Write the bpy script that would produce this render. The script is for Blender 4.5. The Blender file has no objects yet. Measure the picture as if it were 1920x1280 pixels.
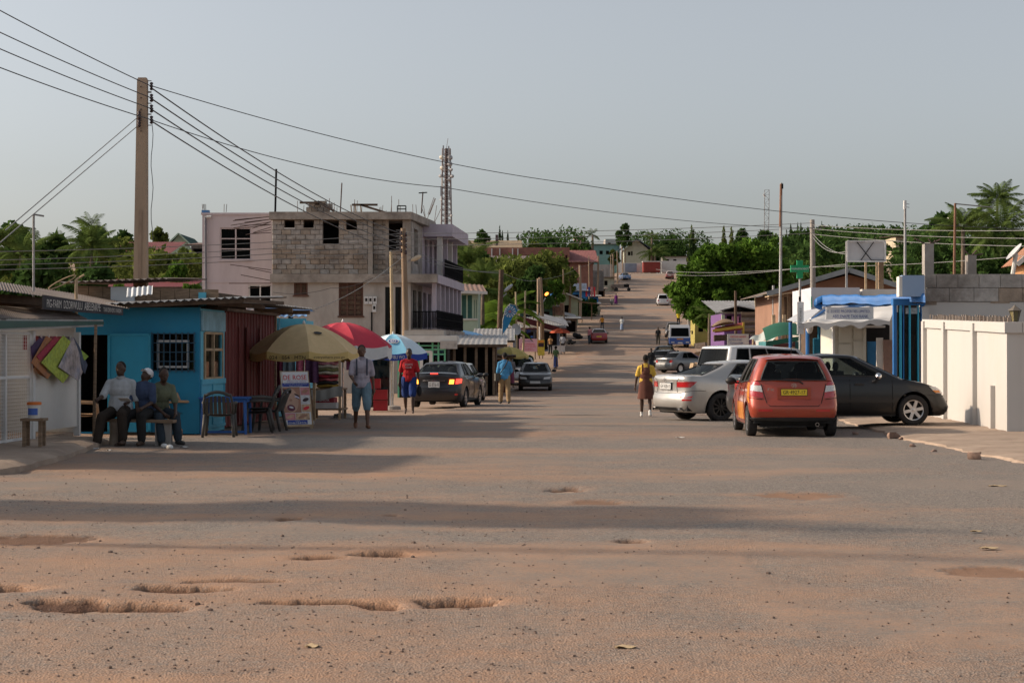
import bpy, bmesh, math, random
import numpy as np
from mathutils import Vector, Matrix, noise as mnoise
R = math.radians
random.seed(7); rng = np.random.default_rng(7)
scene = bpy.context.scene
COL = scene.collection
# ------------------------------------------------------------ camera
CAMZ = 1.57; FPX = 3200.0; PITCH = math.atan(20/3200)
cam_d = bpy.data.cameras.new('camera'); cam = bpy.data.objects.new('camera', cam_d); COL.objects.link(cam)
cam_d.sensor_width = 36; cam_d.lens = 36*FPX/1920; cam_d.clip_start = .1; cam_d.clip_end = 4000
cam.location = (0, 0, CAMZ); cam.rotation_euler = (R(90)+PITCH, 0, 0); scene.camera = cam
# ------------------------------------------------------------ light
SUN_EL = R(27); SUN_AZ = R(8)            # sun to the left (-X), turned a little away from the camera
sdir = Vector((-math.cos(SUN_AZ)*math.cos(SUN_EL), math.sin(SUN_AZ)*math.cos(SUN_EL), math.sin(SUN_EL)))
sl = bpy.data.lights.new('sun', 'SUN'); sl.energy = 3.3; sl.angle = R(1.8); sl.color = (1, .80, .60)
so = bpy.data.objects.new('sun', sl); COL.objects.link(so); so.rotation_euler = sdir.to_track_quat('Z', 'Y').to_euler()
w = bpy.data.worlds.new('World'); scene.world = w; w.use_nodes = True
nt = w.node_tree; nt.nodes.clear()
sky = nt.nodes.new('ShaderNodeTexSky'); sky.sky_type = 'NISHITA'; sky.sun_disc = False
sky.sun_elevation = SUN_EL; sky.sun_rotation = math.atan2(sdir.x, sdir.y)
sky.altitude = 50; sky.air_density = 1.0; sky.dust_density = 3.0; sky.ozone_density = 1.5
bg = nt.nodes.new('ShaderNodeBackground'); bg.inputs[1].default_value = .108
hs = nt.nodes.new('ShaderNodeHueSaturation'); hs.inputs['Saturation'].default_value = .38
out = nt.nodes.new('ShaderNodeOutputWorld')
nt.links.new(sky.outputs[0], hs.inputs['Color']); nt.links.new(hs.outputs[0], bg.inputs[0]); nt.links.new(bg.outputs[0], out.inputs[0])
vs = scene.view_settings; vs.view_transform = 'Standard'; vs.look = 'None'; vs.gamma = 1; vs.use_curve_mapping = False
vs.exposure = 0.5
scene.cycles.max_bounces = 6; scene.cycles.transparent_max_bounces = 12; scene.cycles.diffuse_bounces = 3
scene.cycles.use_denoising = True
# ------------------------------------------------------------ terrain profile and pixel helpers
_pz = [(-80,0),(0,0),(36,0),(48,-.10),(60,-.24),(83,-.36),(105,-.1),(128,.45),(150,1.35),(168,2.3),(190,3.8),(240,7.2),(300,12.4),(340,16.2),(362,18.4),(420,20.5),(1200,24)]
_yy = np.arange(-80, 1200, 1.0); _zz = np.interp(_yy, [a for a,b in _pz], [b for a,b in _pz])
_k = np.exp(-np.linspace(-2, 2, 17)**2); _k /= _k.sum()
_zs = np.convolve(np.pad(_zz, 8, mode='edge'), _k, 'valid')
_zs[_yy < 34] = 0
def gz(y): return float(np.interp(y, _yy, _zs))
def ray(x, y):
 dx = (x-960)/FPX; dy = (640-y)/FPX
 return Vector((dx, math.cos(PITCH)-dy*math.sin(PITCH), math.sin(PITCH)+dy*math.cos(PITCH)))
def PX(x, y, Y):
 d = ray(x, y); return Vector((0, 0, CAMZ))+d*(Y/d.y)
def G(x, y, dz=0.0):
 d = ray(x, y); d = d/d.y; Y = 5.0; st = .25
 while Y < 500:
  if CAMZ+d.z*Y < gz(Y)+dz: break
  Y += st
 for i in range(20):
  st /= 2; Y += -st if CAMZ+d.z*Y < gz(Y)+dz else st
 return Vector((d.x*Y, Y, gz(Y)+dz))
def ppm(Y): return FPX/Y
def lerp(a, b, t): return a+(b-a)*t
def smooth(t): t = max(0, min(1, t)); return t*t*(3-2*t)
# ------------------------------------------------------------ objects
ORG = {}
def link(o): COL.objects.link(o); return o
def thing(name, label, cat, loc, rotz=None, group=None, kind=None):
 o = bpy.data.objects.new(name, None); link(o); o.empty_display_size = .2; o.location = loc
 if rotz is not None: o.rotation_euler = (0, 0, rotz); ORG[o.name] = Vector((0, 0, 0))
 else: ORG[o.name] = Vector(loc)
 tag(o, label, cat, group, kind); return o
def tag(o, label=None, cat=None, group=None, kind=None):
 if label: o['label'] = label
 if cat: o['category'] = cat
 if group: o['group'] = group
 if kind: o['kind'] = kind
 return o
def copy_tree(o, parent=None):
 c = o.copy(); link(c); c.parent = parent; ORG[c.name] = ORG.get(o.name, Vector())
 for ch in list(o.children): copy_tree(ch, c)
 return c
def place(o, loc, rotz): o.location = loc; o.rotation_euler = (0, 0, rotz)
def mesh_obj(name, me, mats, parent=None, smooth_=False, angle=None):
 if not isinstance(mats, (list, tuple)): mats = [mats]
 for m in mats: me.materials.append(m)
 o = bpy.data.objects.new(name, me); link(o)
 if parent is not None:
  o.parent = parent; off = ORG[parent.name]; ORG[o.name] = off
  if off.length > 0: me.transform(Matrix.Translation(-off))
 else: ORG[o.name] = Vector((0, 0, 0))
 if smooth_:
  me.polygons.foreach_set('use_smooth', [True]*len(me.polygons))
  if angle: me.set_sharp_from_angle(angle=R(angle))
 return o
def base(o):
 """give a top-level mesh its origin at the base centre of its bounds"""
 me = o.data; n = len(me.vertices); a = np.empty(n*3); me.vertices.foreach_get('co', a); a = a.reshape(-1, 3)
 c = Vector(((a[:,0].min()+a[:,0].max())/2, (a[:,1].min()+a[:,1].max())/2, a[:,2].min()))
 me.transform(Matrix.Translation(-c)); o.location = c; ORG[o.name] = c; return o
class MB:
 def __init__(s): s.v = []; s.f = []; s.m = []; s.cur = 0
 def add(s, vs, fs):
  b = len(s.v); s.v += [tuple(p) for p in vs]; s.f += [tuple(i+b for i in f) for f in fs]; s.m += [s.cur]*len(fs); return s
 def box(s, x0, x1, y0, y1, z0, z1, mat=None):
  P = [Vector((x, y, z)) for z in (z0, z1) for y in (y0, y1) for x in (x0, x1)]
  if mat is not None: P = [mat @ p for p in P]
  return s.add(P, [(0,2,3,1),(4,5,7,6),(0,1,5,4),(2,6,7,3),(0,4,6,2),(1,3,7,5)])
 def cbox(s, c, size, mat=None):
  a, b, d = size[0]/2, size[1]/2, size[2]/2; m = Matrix.Translation(c)
  if mat is not None: m = m @ mat.to_4x4()
  return s.box(-a, a, -b, b, -d, d, m)
 def bar(s, a, b, w, h=None, up=(0, 0, 1)):
  a = Vector(a); b = Vector(b); h = h or w; d = (b-a); L = d.length; d.normalize(); up = Vector(up)
  if abs(d.dot(up)) > .98: up = Vector((0, 1, 0))
  x = d.cross(up).normalized(); z = x.cross(d)
  P = [p+x*sx*w/2+z*sz*h/2 for p in (a, b) for sz in (-1, 1) for sx in (-1, 1)]
  return s.add(P, [(0,2,3,1),(4,5,7,6),(0,1,5,4),(2,6,7,3),(0,4,6,2),(1,3,7,5)])
 def tube(s, pts, r, n=8, cap=True):
  pts = [Vector(p) for p in pts]; N = len(pts)
  rs = r if isinstance(r, (list, tuple)) else [r]*N
  b = len(s.v); ref = None; V = []; F = []
  for i, p in enumerate(pts):
   d = (pts[min(i+1, N-1)]-pts[max(i-1, 0)])
   d = d.normalized() if d.length > 1e-9 else Vector((0, 0, 1))
   if ref is None: ref = Vector((1, 0, 0)) if abs(d.x) < .8 else Vector((0, 1, 0))
   x = (ref-d*ref.dot(d)).normalized(); y = d.cross(x); ref = x
   for k in range(n):
    a = 2*math.pi*k/n; V.append(p+(x*math.cos(a)+y*math.sin(a))*rs[i])
  for i in range(N-1):
   for k in range(n): F.append((i*n+k, i*n+(k+1) % n, (i+1)*n+(k+1) % n, (i+1)*n+k))
  if cap: F.append(tuple(range(n-1, -1, -1))); F.append(tuple((N-1)*n+k for k in range(n)))
  return s.add(V, F)
 def lathe(s, prof, n=16, mat=None, cap=True):
  V = []; F = []
  for (r, z) in prof:
   for k in range(n): a = 2*math.pi*k/n; V.append(Vector((r*math.cos(a), r*math.sin(a), z)))
  for i in range(len(prof)-1):
   for k in range(n): F.append((i*n+k, i*n+(k+1) % n, (i+1)*n+(k+1) % n, (i+1)*n+k))
  if cap: F.append(tuple(range(n-1, -1, -1))); F.append(tuple((len(prof)-1)*n+k for k in range(n)))
  if mat is not None: V = [mat @ p for p in V]
  return s.add(V, F)
 def ell(s, c, r, mat=None, nu=12, nv=8):
  V = []; F = []; c = Vector(c)
  for j in range(nv+1):
   t = math.pi*j/nv
   for i in range(nu):
    a = 2*math.pi*i/nu; p = Vector((r[0]*math.sin(t)*math.cos(a), r[1]*math.sin(t)*math.sin(a), r[2]*math.cos(t)))
    V.append(c+(mat @ p if mat is not None else p))
  for j in range(nv):
   for i in range(nu): F.append((j*nu+i, (j+1)*nu+i, (j+1)*nu+(i+1) % nu, j*nu+(i+1) % nu))
  return s.add(V, F)
 def caps(s, a, b, ra, rb, n=10):
  a = Vector(a); b = Vector(b); d = b-a; L = max(d.length, 1e-5); d = d/L; pts = []; rs = []
  for k in range(4): t = math.pi/2*(1-k/3.); pts.append(a-d*ra*math.sin(t)); rs.append(max(ra*math.cos(t), 1e-4))
  for k in range(4): t = math.pi/2*(k/3.); pts.append(b+d*rb*math.sin(t)); rs.append(max(rb*math.cos(t), 1e-4))
  return s.tube(pts, rs, n)
 def prism(s, poly, mat, d):
  """poly: 2-D points in the plane x,z of mat, extruded along its +y by d"""
  n = len(poly); V = [mat @ Vector((p[0], 0, p[1])) for p in poly]+[mat @ Vector((p[0], d, p[1])) for p in poly]
  F = [tuple(range(n)), tuple(range(2*n-1, n-1, -1))]+[(i, i+n, (i+1) % n+n, (i+1) % n) for i in range(n)]
  return s.add(V, F)
 def grid(s, fn, nu, nv, wrap=False):
  V = [fn(i/nu, j/nv) for j in range(nv+1) for i in range(nu+1)]; k = nu+1
  return s.add(V, [(j*k+i, j*k+i+1, (j+1)*k+i+1, (j+1)*k+i) for j in range(nv) for i in range(nu)])
 def quad(s, a, b, c, d): return s.add([a, b, c, d], [(0, 1, 2, 3)])
 def slab(s, a, b, c, d, t):
  """a four-cornered sheet with thickness t along its normal"""
  a, b, c, d = map(Vector, (a, b, c, d)); n = (b-a).cross(d-a).normalized()*t
  return s.add([a, b, c, d, a+n, b+n, c+n, d+n], [(3,2,1,0),(4,5,6,7),(0,1,5,4),(1,2,6,5),(2,3,7,6),(3,0,4,7)])
 def mesh(s, name='m'):
  me = bpy.data.meshes.new(name); me.from_pydata(s.v, [], s.f)
  if any(s.m): me.polygons.foreach_set('material_index', s.m)
  me.update(); return me
 def islands(s):
  par = list(range(len(s.v)))
  def fd(a):
   while par[a] != a: par[a] = par[par[a]]; a = par[a]
   return a
  for f in s.f:
   r0 = fd(f[0])
   for i in f[1:]: par[fd(i)] = r0
  gr = {}
  for fi, f in enumerate(s.f): gr.setdefault(fd(f[0]), []).append(fi)
  res = []
  for fl in gr.values():
   m = MB(); ix = {}
   for fi in fl:
    for i in s.f[fi]:
     if i not in ix: ix[i] = len(m.v); m.v.append(s.v[i])
    m.f.append(tuple(ix[i] for i in s.f[fi])); m.m.append(s.m[fi])
   res.append(m)
  return res
 def build_each(s, name, mat, parent=None, smooth=False, angle=None):
  return [m.build(name, mat, parent, smooth, angle) for m in s.islands()]
 def build(s, name, mat, parent=None, smooth=False, angle=None):
  return mesh_obj(name, s.mesh(name), mat, parent, smooth, angle)
def fix_normals(o):
 bm = bmesh.new(); bm.from_mesh(o.data); bmesh.ops.recalc_face_normals(bm, faces=bm.faces); bm.to_mesh(o.data); bm.free(); return o
# ------------------------------------------------------------ materials
def S(r, g, b, k=1.0):
 f = lambda c: (c/255/12.92 if c/255 <= .04045 else ((c/255+.055)/1.055)**2.4)
 return (f(r)*k, f(g)*k, f(b)*k)
MATS = {}
def M(name, col, rough=.85, var=.16, scale=3.0, bump=.12, bscale=45, metal=0, coat=0, dirt=0, dcol=(.16,.095,.06), dscale=1.3, spec=.35, stretch=None, emis=0, pos=False):
 if name in MATS: return MATS[name]
 if not emis and not metal: col, dcol = [tuple(q*1.4/(1+.5*q) for q in c_) for c_ in (col, dcol)]
 m = bpy.data.materials.new(name); m.use_nodes = True; MATS[name] = m; N = m.node_tree.nodes; L = m.node_tree.links
 b = N['Principled BSDF']; b.inputs['Roughness'].default_value = rough; b.inputs['Metallic'].default_value = metal
 b.inputs['Specular IOR Level'].default_value = spec; b.inputs['Coat Weight'].default_value = coat; b.inputs['Coat Roughness'].default_value = .06
 tc = N.new('ShaderNodeTexCoord'); src = tc.outputs['Object']
 if pos: src = N.new('ShaderNodeNewGeometry').outputs['Position']
 if stretch:
  mp = N.new('ShaderNodeMapping'); mp.inputs['Scale'].default_value = stretch; L.new(src, mp.inputs[0]); src = mp.outputs[0]
 def nz(sc, det=5, rg=.6):
  n = N.new('ShaderNodeTexNoise'); n.inputs['Scale'].default_value = sc; n.inputs['Detail'].default_value = det; n.inputs['Roughness'].default_value = rg; L.new(src, n.inputs['Vector']); return n.outputs[0]
 def ramp(fac, lo, hi):
  r = N.new('ShaderNodeMapRange'); r.inputs[1].default_value = lo; r.inputs[2].default_value = hi; L.new(fac, r.inputs[0]); return r.outputs[0]
 def mix(f, a, c):
  x = N.new('ShaderNodeMix'); x.data_type = 'RGBA'
  if isinstance(f, float): x.inputs[0].default_value = f
  else: L.new(f, x.inputs[0])
  for k, q in ((6, a), (7, c)):
   if isinstance(q, tuple): x.inputs[k].default_value = (*q, 1)
   else: L.new(q, x.inputs[k])
  return x.outputs[2]
 c = mix(ramp(nz(scale), .3, .7), tuple(q*(1-var) for q in col), tuple(min(1, q*(1+var)) for q in col))
 if dirt:
  dm = N.new('ShaderNodeMath'); dm.operation = 'MULTIPLY'; dm.inputs[1].default_value = dirt; L.new(ramp(nz(dscale, 8, .7), .48, .68), dm.inputs[0])
  c = mix(dm.outputs[0], c, dcol)
 L.new(c, b.inputs['Base Color'])
 if bump:
  bp = N.new('ShaderNodeBump'); bp.inputs['Strength'].default_value = bump; bp.inputs['Distance'].default_value = .02; L.new(nz(bscale, 4), bp.inputs['Height']); L.new(bp.outputs[0], b.inputs['Normal'])
 if emis: b.inputs['Emission Color'].default_value = (*col, 1); b.inputs['Emission Strength'].default_value = emis
 return m
def glass_mat(name, tint=(.25,.28,.28), clear=.55, rough=.03, spec=.6):
 if name in MATS: return MATS[name]
 m = bpy.data.materials.new(name); m.use_nodes = True; MATS[name] = m; N = m.node_tree.nodes; L = m.node_tree.links
 N.clear(); o = N.new('ShaderNodeOutputMaterial'); t = N.new('ShaderNodeBsdfTransparent'); t.inputs[0].default_value = (*tint, 1)
 p = N.new('ShaderNodeBsdfPrincipled'); p.inputs['Base Color'].default_value = (.006, .007, .008, 1); p.inputs['Roughness'].default_value = rough; p.inputs['Specular IOR Level'].default_value = spec
 mx = N.new('ShaderNodeMixShader'); mx.inputs[0].default_value = 1-clear
 L.new(t.outputs[0], mx.inputs[1]); L.new(p.outputs[0], mx.inputs[2]); L.new(mx.outputs[0], o.inputs[0]); return m
def leaf_mat(name, col, var=.45, tr=.3):
 if name in MATS: return MATS[name]
 m = bpy.data.materials.new(name); m.use_nodes = True; MATS[name] = m; N = m.node_tree.nodes; L = m.node_tree.links
 N.clear(); o = N.new('ShaderNodeOutputMaterial'); d = N.new('ShaderNodeBsdfDiffuse'); t = N.new('ShaderNodeBsdfTranslucent'); mx = N.new('ShaderNodeMixShader'); mx.inputs[0].default_value = tr
 at = N.new('ShaderNodeTexCoord'); n = N.new('ShaderNodeTexNoise'); n.inputs['Scale'].default_value = .9; n.inputs['Detail'].default_value = 6; L.new(at.outputs['Object'], n.inputs['Vector'])
 r = N.new('ShaderNodeMapRange'); r.inputs[1].default_value = .35; r.inputs[2].default_value = .65; L.new(n.outputs[0], r.inputs[0])
 x = N.new('ShaderNodeMix'); x.data_type = 'RGBA'; L.new(r.outputs[0], x.inputs[0])
 x.inputs[6].default_value = (*[c*(1-var) for c in col], 1); x.inputs[7].default_value = (col[0]*(1+var*1.2), col[1]*(1+var), col[2]*(1+var*.5), 1)
 L.new(x.outputs[2], d.inputs[0]); L.new(x.outputs[2], t.inputs[0]); L.new(d.outputs[0], mx.inputs[1]); L.new(t.outputs[0], mx.inputs[2]); L.new(mx.outputs[0], o.inputs[0]); return m
# ------------------------------------------------------------ lettering
def text(s, org, xd, zd, width, height, mat, parent, name='lettering', depth=.004, center=True):
 """flat letters fitted into width x height; org = centre of the line, xd/zd = unit right/up"""
 cu = bpy.data.curves.new(name, 'FONT'); cu.body = s; cu.size = 1; cu.resolution_u = 2
 t = bpy.data.objects.new('t', cu); me = bpy.data.meshes.new_from_object(t); bpy.data.objects.remove(t); bpy.data.curves.remove(cu)
 n = len(me.vertices); a = np.empty(n*3); me.vertices.foreach_get('co', a); a = a.reshape(-1, 3)
 lo = a.min(0); hi = a.max(0); sx = width/max(hi[0]-lo[0], 1e-6); sz = height/max(hi[1]-lo[1], 1e-6)
 org = np.array(org); xd = np.array(xd, float); zd = np.array(zd, float); nd = np.cross(xd, zd)
 P = org+np.outer((a[:,0]-(lo[0]+hi[0])/2)*sx, xd)+np.outer((a[:,1]-(lo[1]+hi[1])/2)*sz, zd)+nd*depth
 me.vertices.foreach_set('co', P.ravel()); me.update()
 return mesh_obj(name, me, mat, parent)
# ------------------------------------------------------------ ground, road, pavements
def vnoise(x, y, seed=0):
 xi = np.floor(x).astype(np.int64); yi = np.floor(y).astype(np.int64); fx = x-xi; fy = y-yi
 fx = fx*fx*(3-2*fx); fy = fy*fy*(3-2*fy)
 def h(a, b):
  n = (a*374761393+b*668265263+seed*982451653) & 0x7fffffff; n = ((n ^ (n >> 13))*1274126177) & 0x7fffffff
  return ((n ^ (n >> 16)) & 0xffff)/65535.0
 return (h(xi, yi)*(1-fx)+h(xi+1, yi)*fx)*(1-fy)+(h(xi, yi+1)*(1-fx)+h(xi+1, yi+1)*fx)*fy
def fbm(x, y, sc, oc=4, seed=0):
 r = 0; a = .5; f = sc
 for i in range(oc): r = r+a*vnoise(x*f, y*f, seed+i); a *= .5; f *= 2.03
 return r
def road_material():
 m = bpy.data.materials.new('road_surface'); m.use_nodes = True; N = m.node_tree.nodes; L = m.node_tree.links; b = N['Principled BSDF']
 b.inputs['Roughness'].default_value = .93; b.inputs['Specular IOR Level'].default_value = .25
 tc = N.new('ShaderNodeTexCoord'); src = tc.outputs['Object']
 def nz(sc, det=6, rg=.6, v=None):
  n = N.new('ShaderNodeTexNoise'); n.inputs['Scale'].default_value = sc; n.inputs['Detail'].default_value = det; n.inputs['Roughness'].default_value = rg; L.new(v or src, n.inputs['Vector']); return n.outputs[0]
 def rng_(f, lo, hi, a=0., c=1.):
  r = N.new('ShaderNodeMapRange'); r.inputs[1].default_value = lo; r.inputs[2].default_value = hi; r.inputs[3].default_value = a; r.inputs[4].default_value = c; L.new(f, r.inputs[0]); return r.outputs[0]
 def math_(op, a, c):
  x = N.new('ShaderNodeMath'); x.operation = op
  for k, q in ((0, a), (1, c)):
   if isinstance(q, (int, float)): x.inputs[k].default_value = q
   else: L.new(q, x.inputs[k])
  return x.outputs[0]
 def mix(f, a, c):
  x = N.new('ShaderNodeMix'); x.data_type = 'RGBA'; L.new(f, x.inputs[0])
  for k, q in ((6, a), (7, c)):
   if isinstance(q, tuple): x.inputs[k].default_value = (*q, 1)
   else: L.new(q, x.inputs[k])
  return x.outputs[2]
 at = N.new('ShaderNodeAttribute'); at.attribute_name = 'dust'; at2 = N.new('ShaderNodeAttribute'); at2.attribute_name = 'patch'
 mp = N.new('ShaderNodeMapping'); mp.inputs['Scale'].default_value = (.16, .9, 1); L.new(src, mp.inputs[0])
 big = nz(.32, 5, .65, mp.outputs[0]); mid = nz(1.4, 6, .7)
 dust = math_('ADD', math_('MULTIPLY', rng_(big, .38, .62), .62), math_('MULTIPLY', rng_(mid, .35, .7), .38))
 dust = math_('ADD', dust, math_('SUBTRACT', at.outputs['Fac'], .5))
 dust = rng_(dust, .15, .95)
 vo = N.new('ShaderNodeTexVoronoi'); vo.inputs['Scale'].default_value = 68; L.new(src, vo.inputs['Vector'])
 vc = N.new('ShaderNodeSeparateColor'); L.new(vo.outputs['Color'], vc.inputs[0])
 stone = mix(vc.outputs[0], (.115, .103, .094), (.285, .248, .215))
 stone = mix(math_('MULTIPLY', at2.outputs['Fac'], .7), stone, (.205, .170, .143))
 dirt = mix(nz(2.2, 8, .7), (.315, .168, .098), (.415, .27, .18))
 f = rng_(nz(38, 5, .7), .32, .72, -.35, .35); fac = N.new('ShaderNodeMath'); fac.operation = 'ADD'; fac.use_clamp = True; L.new(dust, fac.inputs[0]); L.new(f, fac.inputs[1])
 at3 = N.new('ShaderNodeAttribute'); at3.attribute_name = 'pit'; L.new(mix(at3.outputs['Fac'], mix(fac.outputs[0], stone, dirt), mix(nz(9, 6, .7), (.050, .026, .017), (.150, .074, .044))), b.inputs['Base Color'])  # pit mask mixes in red-brown soil, darkened further to carry the holes' shade
 h = math_('ADD', math_('MULTIPLY', vo.outputs['Distance'], .7), math_('MULTIPLY', nz(22, 6, .75), 1.1))
 bp = N.new('ShaderNodeBump'); bp.inputs['Distance'].default_value = .016; L.new(h, bp.inputs['Height'])
 L.new(math_('SUBTRACT', .62, math_('MULTIPLY', at2.outputs['Fac'], .42)), bp.inputs['Strength']); L.new(bp.outputs[0], b.inputs['Normal']); return m
MROAD = road_material()
MDIRT = M('packed_dirt', (.245, .165, .115), .95, .25, .8, .5, 14, dirt=.5, dcol=(.17, .13, .10), dscale=.5)
MSLAB = M('worn_concrete_slab', (.27, .20, .15), .92, .22, 1.6, .4, 22, dirt=.6, dcol=(.16, .11, .08), dscale=1.8)
# pits in the asphalt: pixel centre, half sizes in metres, depth
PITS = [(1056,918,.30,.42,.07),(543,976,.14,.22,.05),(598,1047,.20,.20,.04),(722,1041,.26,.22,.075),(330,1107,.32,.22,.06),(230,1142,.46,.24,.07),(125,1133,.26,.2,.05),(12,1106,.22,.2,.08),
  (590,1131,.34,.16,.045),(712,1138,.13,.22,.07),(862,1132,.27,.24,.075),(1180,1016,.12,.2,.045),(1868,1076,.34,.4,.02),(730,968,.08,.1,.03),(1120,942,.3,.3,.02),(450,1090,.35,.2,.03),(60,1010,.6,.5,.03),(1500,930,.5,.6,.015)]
def road_height(X, Y, full=True):
 z = (fbm(X, Y, .45, 3, 3)-.45)*.05+(fbm(X, Y, 2.3, 3, 9)-.45)*.022
 dust = np.full_like(X, .42); patch = np.zeros_like(X); pit = np.zeros_like(X)
 wob = fbm(X, Y, 5., 4, 21)-.45; wob2 = fbm(X, Y, 1.5, 2, 5)-.4; wob3 = fbm(X, Y, 17., 3, 77)-.42
 for (px, py, rx, ry, d) in PITS:
  rx *= .92; ry *= .75; d *= .8
  c = G(px, py); rr = np.sqrt(((X-c.x)/rx)**2+((Y-c.y)/ry)**2)+wob*1.1+wob2*.45+wob3*.35
  t = np.clip((1.05-rr)/.14, 0, 1); t = t*t*(3-2*t); sl_ = np.clip((1.9-rr)/.9, 0, 1); z = z-d*(.72*t+.28*sl_*sl_)+t*(wob3*.05)*d/.06
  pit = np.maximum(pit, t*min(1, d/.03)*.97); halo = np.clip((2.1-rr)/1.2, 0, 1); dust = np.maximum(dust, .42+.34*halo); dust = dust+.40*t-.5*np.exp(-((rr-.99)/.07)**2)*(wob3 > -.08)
 # smooth resurfaced patch
 a = G(850, 1105); b = G(1395, 1042)
 inp = np.clip((X-a.x)/.35, 0, 1)*np.clip((b.x+.05*wob-X)/.04, 0, 1)*np.clip((Y-a.y-wob*.4)/.15, 0, 1)*np.clip((b.y+wob*.5-Y)/.2, 0, 1)
 patch = np.maximum(patch, inp)
 patch = np.maximum(patch, np.clip((fbm(X, Y, .6, 3, 33)-.50)*7, 0, 1)*.9)
 z = z+patch*.006; grain = (fbm(X, Y, 17., 3, 41)-.42)*.0055*(1-.7*patch); z = z+grain
 dust = dust+np.clip(-(X-1.5)*.05, -.14, .12)+np.clip((13-Y)*.03, 0, .11)-np.clip((Y-18)/60, 0, .12)-.16*np.clip((X-3.5)/3, 0, 1)*np.clip((Y-17)/6, 0, 1)
 return z, np.clip(dust, 0, 1), patch, pit
def build_road():
 ys = [5.2]
 while ys[-1] < 44: ys.append(ys[-1]+max(.02, ys[-1]**2*.00034))
 ys = np.array(ys); nc = 430; u = np.linspace(-1, 1, nc+1)
 Y = np.repeat(ys[:, None], nc+1, 1); X = u[None, :]*(.36*Y+2.2)
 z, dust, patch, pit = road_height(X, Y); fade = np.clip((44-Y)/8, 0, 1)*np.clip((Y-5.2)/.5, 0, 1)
 gzv = np.interp(Y, _yy, _zs); Z = gzv+.010+z*fade
 V = np.stack([X, Y, Z], -1).reshape(-1, 3); nr = len(ys)
 i = np.arange((nr-1)*nc); r = i//nc; c = i % nc; a = r*(nc+1)+c
 F = np.stack([a, a+1, a+nc+2, a+nc+1], 1)
 # far strip
 rows = list(np.arange(44, 366, 1.5)); base_ = len(V); FV = []; FA = []; K = 18
 for y in rows:
  cx = -1.3+.081*y; wl = 5.4+.5*math.sin(y*.11)+.4*math.sin(y*.29+1); wr = 5.3+.4*math.sin(y*.13+2)+.35*math.sin(y*.33)
  if y < 60: wl = lerp(4.6, wl, (y-44)/16)
  for k in range(K+1):
   t = k/K; x = cx-wl+(wl+wr)*t; e = min(t, 1-t)
   FV.append((x, y, gz(y)+.010+.012*math.sin(x*1.7+y*.4)*min(1, e*5)-(.02 if e == 0 else 0)))
   FA.append(.34+.25*math.exp(-e*9)+.10*smooth((y-60)/80))
 FF = [(base_+j*(K+1)+k, base_+j*(K+1)+k+1, base_+(j+1)*(K+1)+k+1, base_+(j+1)*(K+1)+k) for j in range(len(rows)-1) for k in range(K)]
 V = np.vstack([V, np.array(FV)]); F = np.vstack([F, np.array(FF)])
 me = bpy.data.meshes.new('road'); me.vertices.add(len(V)); me.vertices.foreach_set('co', V.ravel())
 me.loops.add(F.size); me.loops.foreach_set('vertex_index', F.ravel().astype(np.int32)); me.polygons.add(len(F))
 me.polygons.foreach_set('loop_start', np.arange(0, F.size, 4, dtype=np.int32)); me.update(calc_edges=True); me.validate()
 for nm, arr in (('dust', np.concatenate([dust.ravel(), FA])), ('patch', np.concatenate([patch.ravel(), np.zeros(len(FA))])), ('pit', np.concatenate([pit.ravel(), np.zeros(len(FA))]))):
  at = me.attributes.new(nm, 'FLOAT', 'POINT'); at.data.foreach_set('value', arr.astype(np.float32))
 o = mesh_obj('road', me, MROAD, None, True); tag(o, kind='structure'); return o
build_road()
def build_ground():
 ys = list(np.arange(-60, 40, 5.))+list(np.arange(40, 420, 4.))+list(np.arange(420, 1201, 60.)); xs = list(np.arange(-700, -60, 40.))+list(np.arange(-60, 90, 3.))+list(np.arange(90, 701, 40.))
 V = []
 for y in ys:
  for x in xs:
   side = (x-(-1.3+.081*y)); h = gz(y)-.045
   if y > 50: h += .15*smooth((abs(side)-8)/20)*math.sin(x*.21+y*.07)
   if y > 60 and side < -9: h += 1.5*smooth((-side-12)/40)*smooth((y-60)/60)*(1-smooth((y-190)/120))+6.5*smooth((-side-10)/22)*smooth((y-140)/90)*(1-smooth((y-290)/70))
   V.append((x, y, h))
 k = len(xs); F = [(j*k+i, j*k+i+1, (j+1)*k+i+1, (j+1)*k+i) for j in range(len(ys)-1) for i in range(k-1)]
 tag(MB().add(V, F).build('ground', MDIRT, None, True), kind='structure')
build_ground()
def strip(name, pts_in, pts_out, h, mat, wob=.03, n=60, seed=3):
 """a raised pavement: ragged kerb edge pts_in, back edge pts_out (lists of X,Y)"""
 def samp(P, t):
  t = t*(len(P)-1); i = min(int(t), len(P)-2); f = t-i; return (lerp(P[i][0], P[i+1][0], f), lerp(P[i][1], P[i+1][1], f))
 rnd = random.Random(seed); mb = MB(); rows = []
 for j in range(n+1):
  t = j/n; a = samp(pts_in, t); b = samp(pts_out, t); j1 = rnd.uniform(-wob, wob); row = []
  for (f, hh) in ((0, -.08), (.004, h*.55), (.03, h), (.12, h+.012), (.35, h+.02), (.7, h+.03), (1, h+.03)):
   x = lerp(a[0], b[0], f)+j1*(1-f)*(1 if f < .05 else .3); y = lerp(a[1], b[1], f); z = gz(y)+hh+(rnd.uniform(-.012, .012) if f > 0 else 0); row.append((x, y, z))
  rows.append(row)
 V = [p for r in rows for p in r]; k = 7
 mb.add(V, [(j*k+i, j*k+i+1, (j+1)*k+i+1, (j+1)*k+i) for j in range(n) for i in range(k-1)])
 o = mb.build(name, mat, None, True, 45); tag(o, kind='structure'); return fix_normals(o)
EDGE_R = [(9.6,16),(8.2,20),(7.15,22.8),(7.02,26),(7.0,30.4),(7.3,36),(7.6,40),(7.9,46),(8.3,52)]
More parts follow.
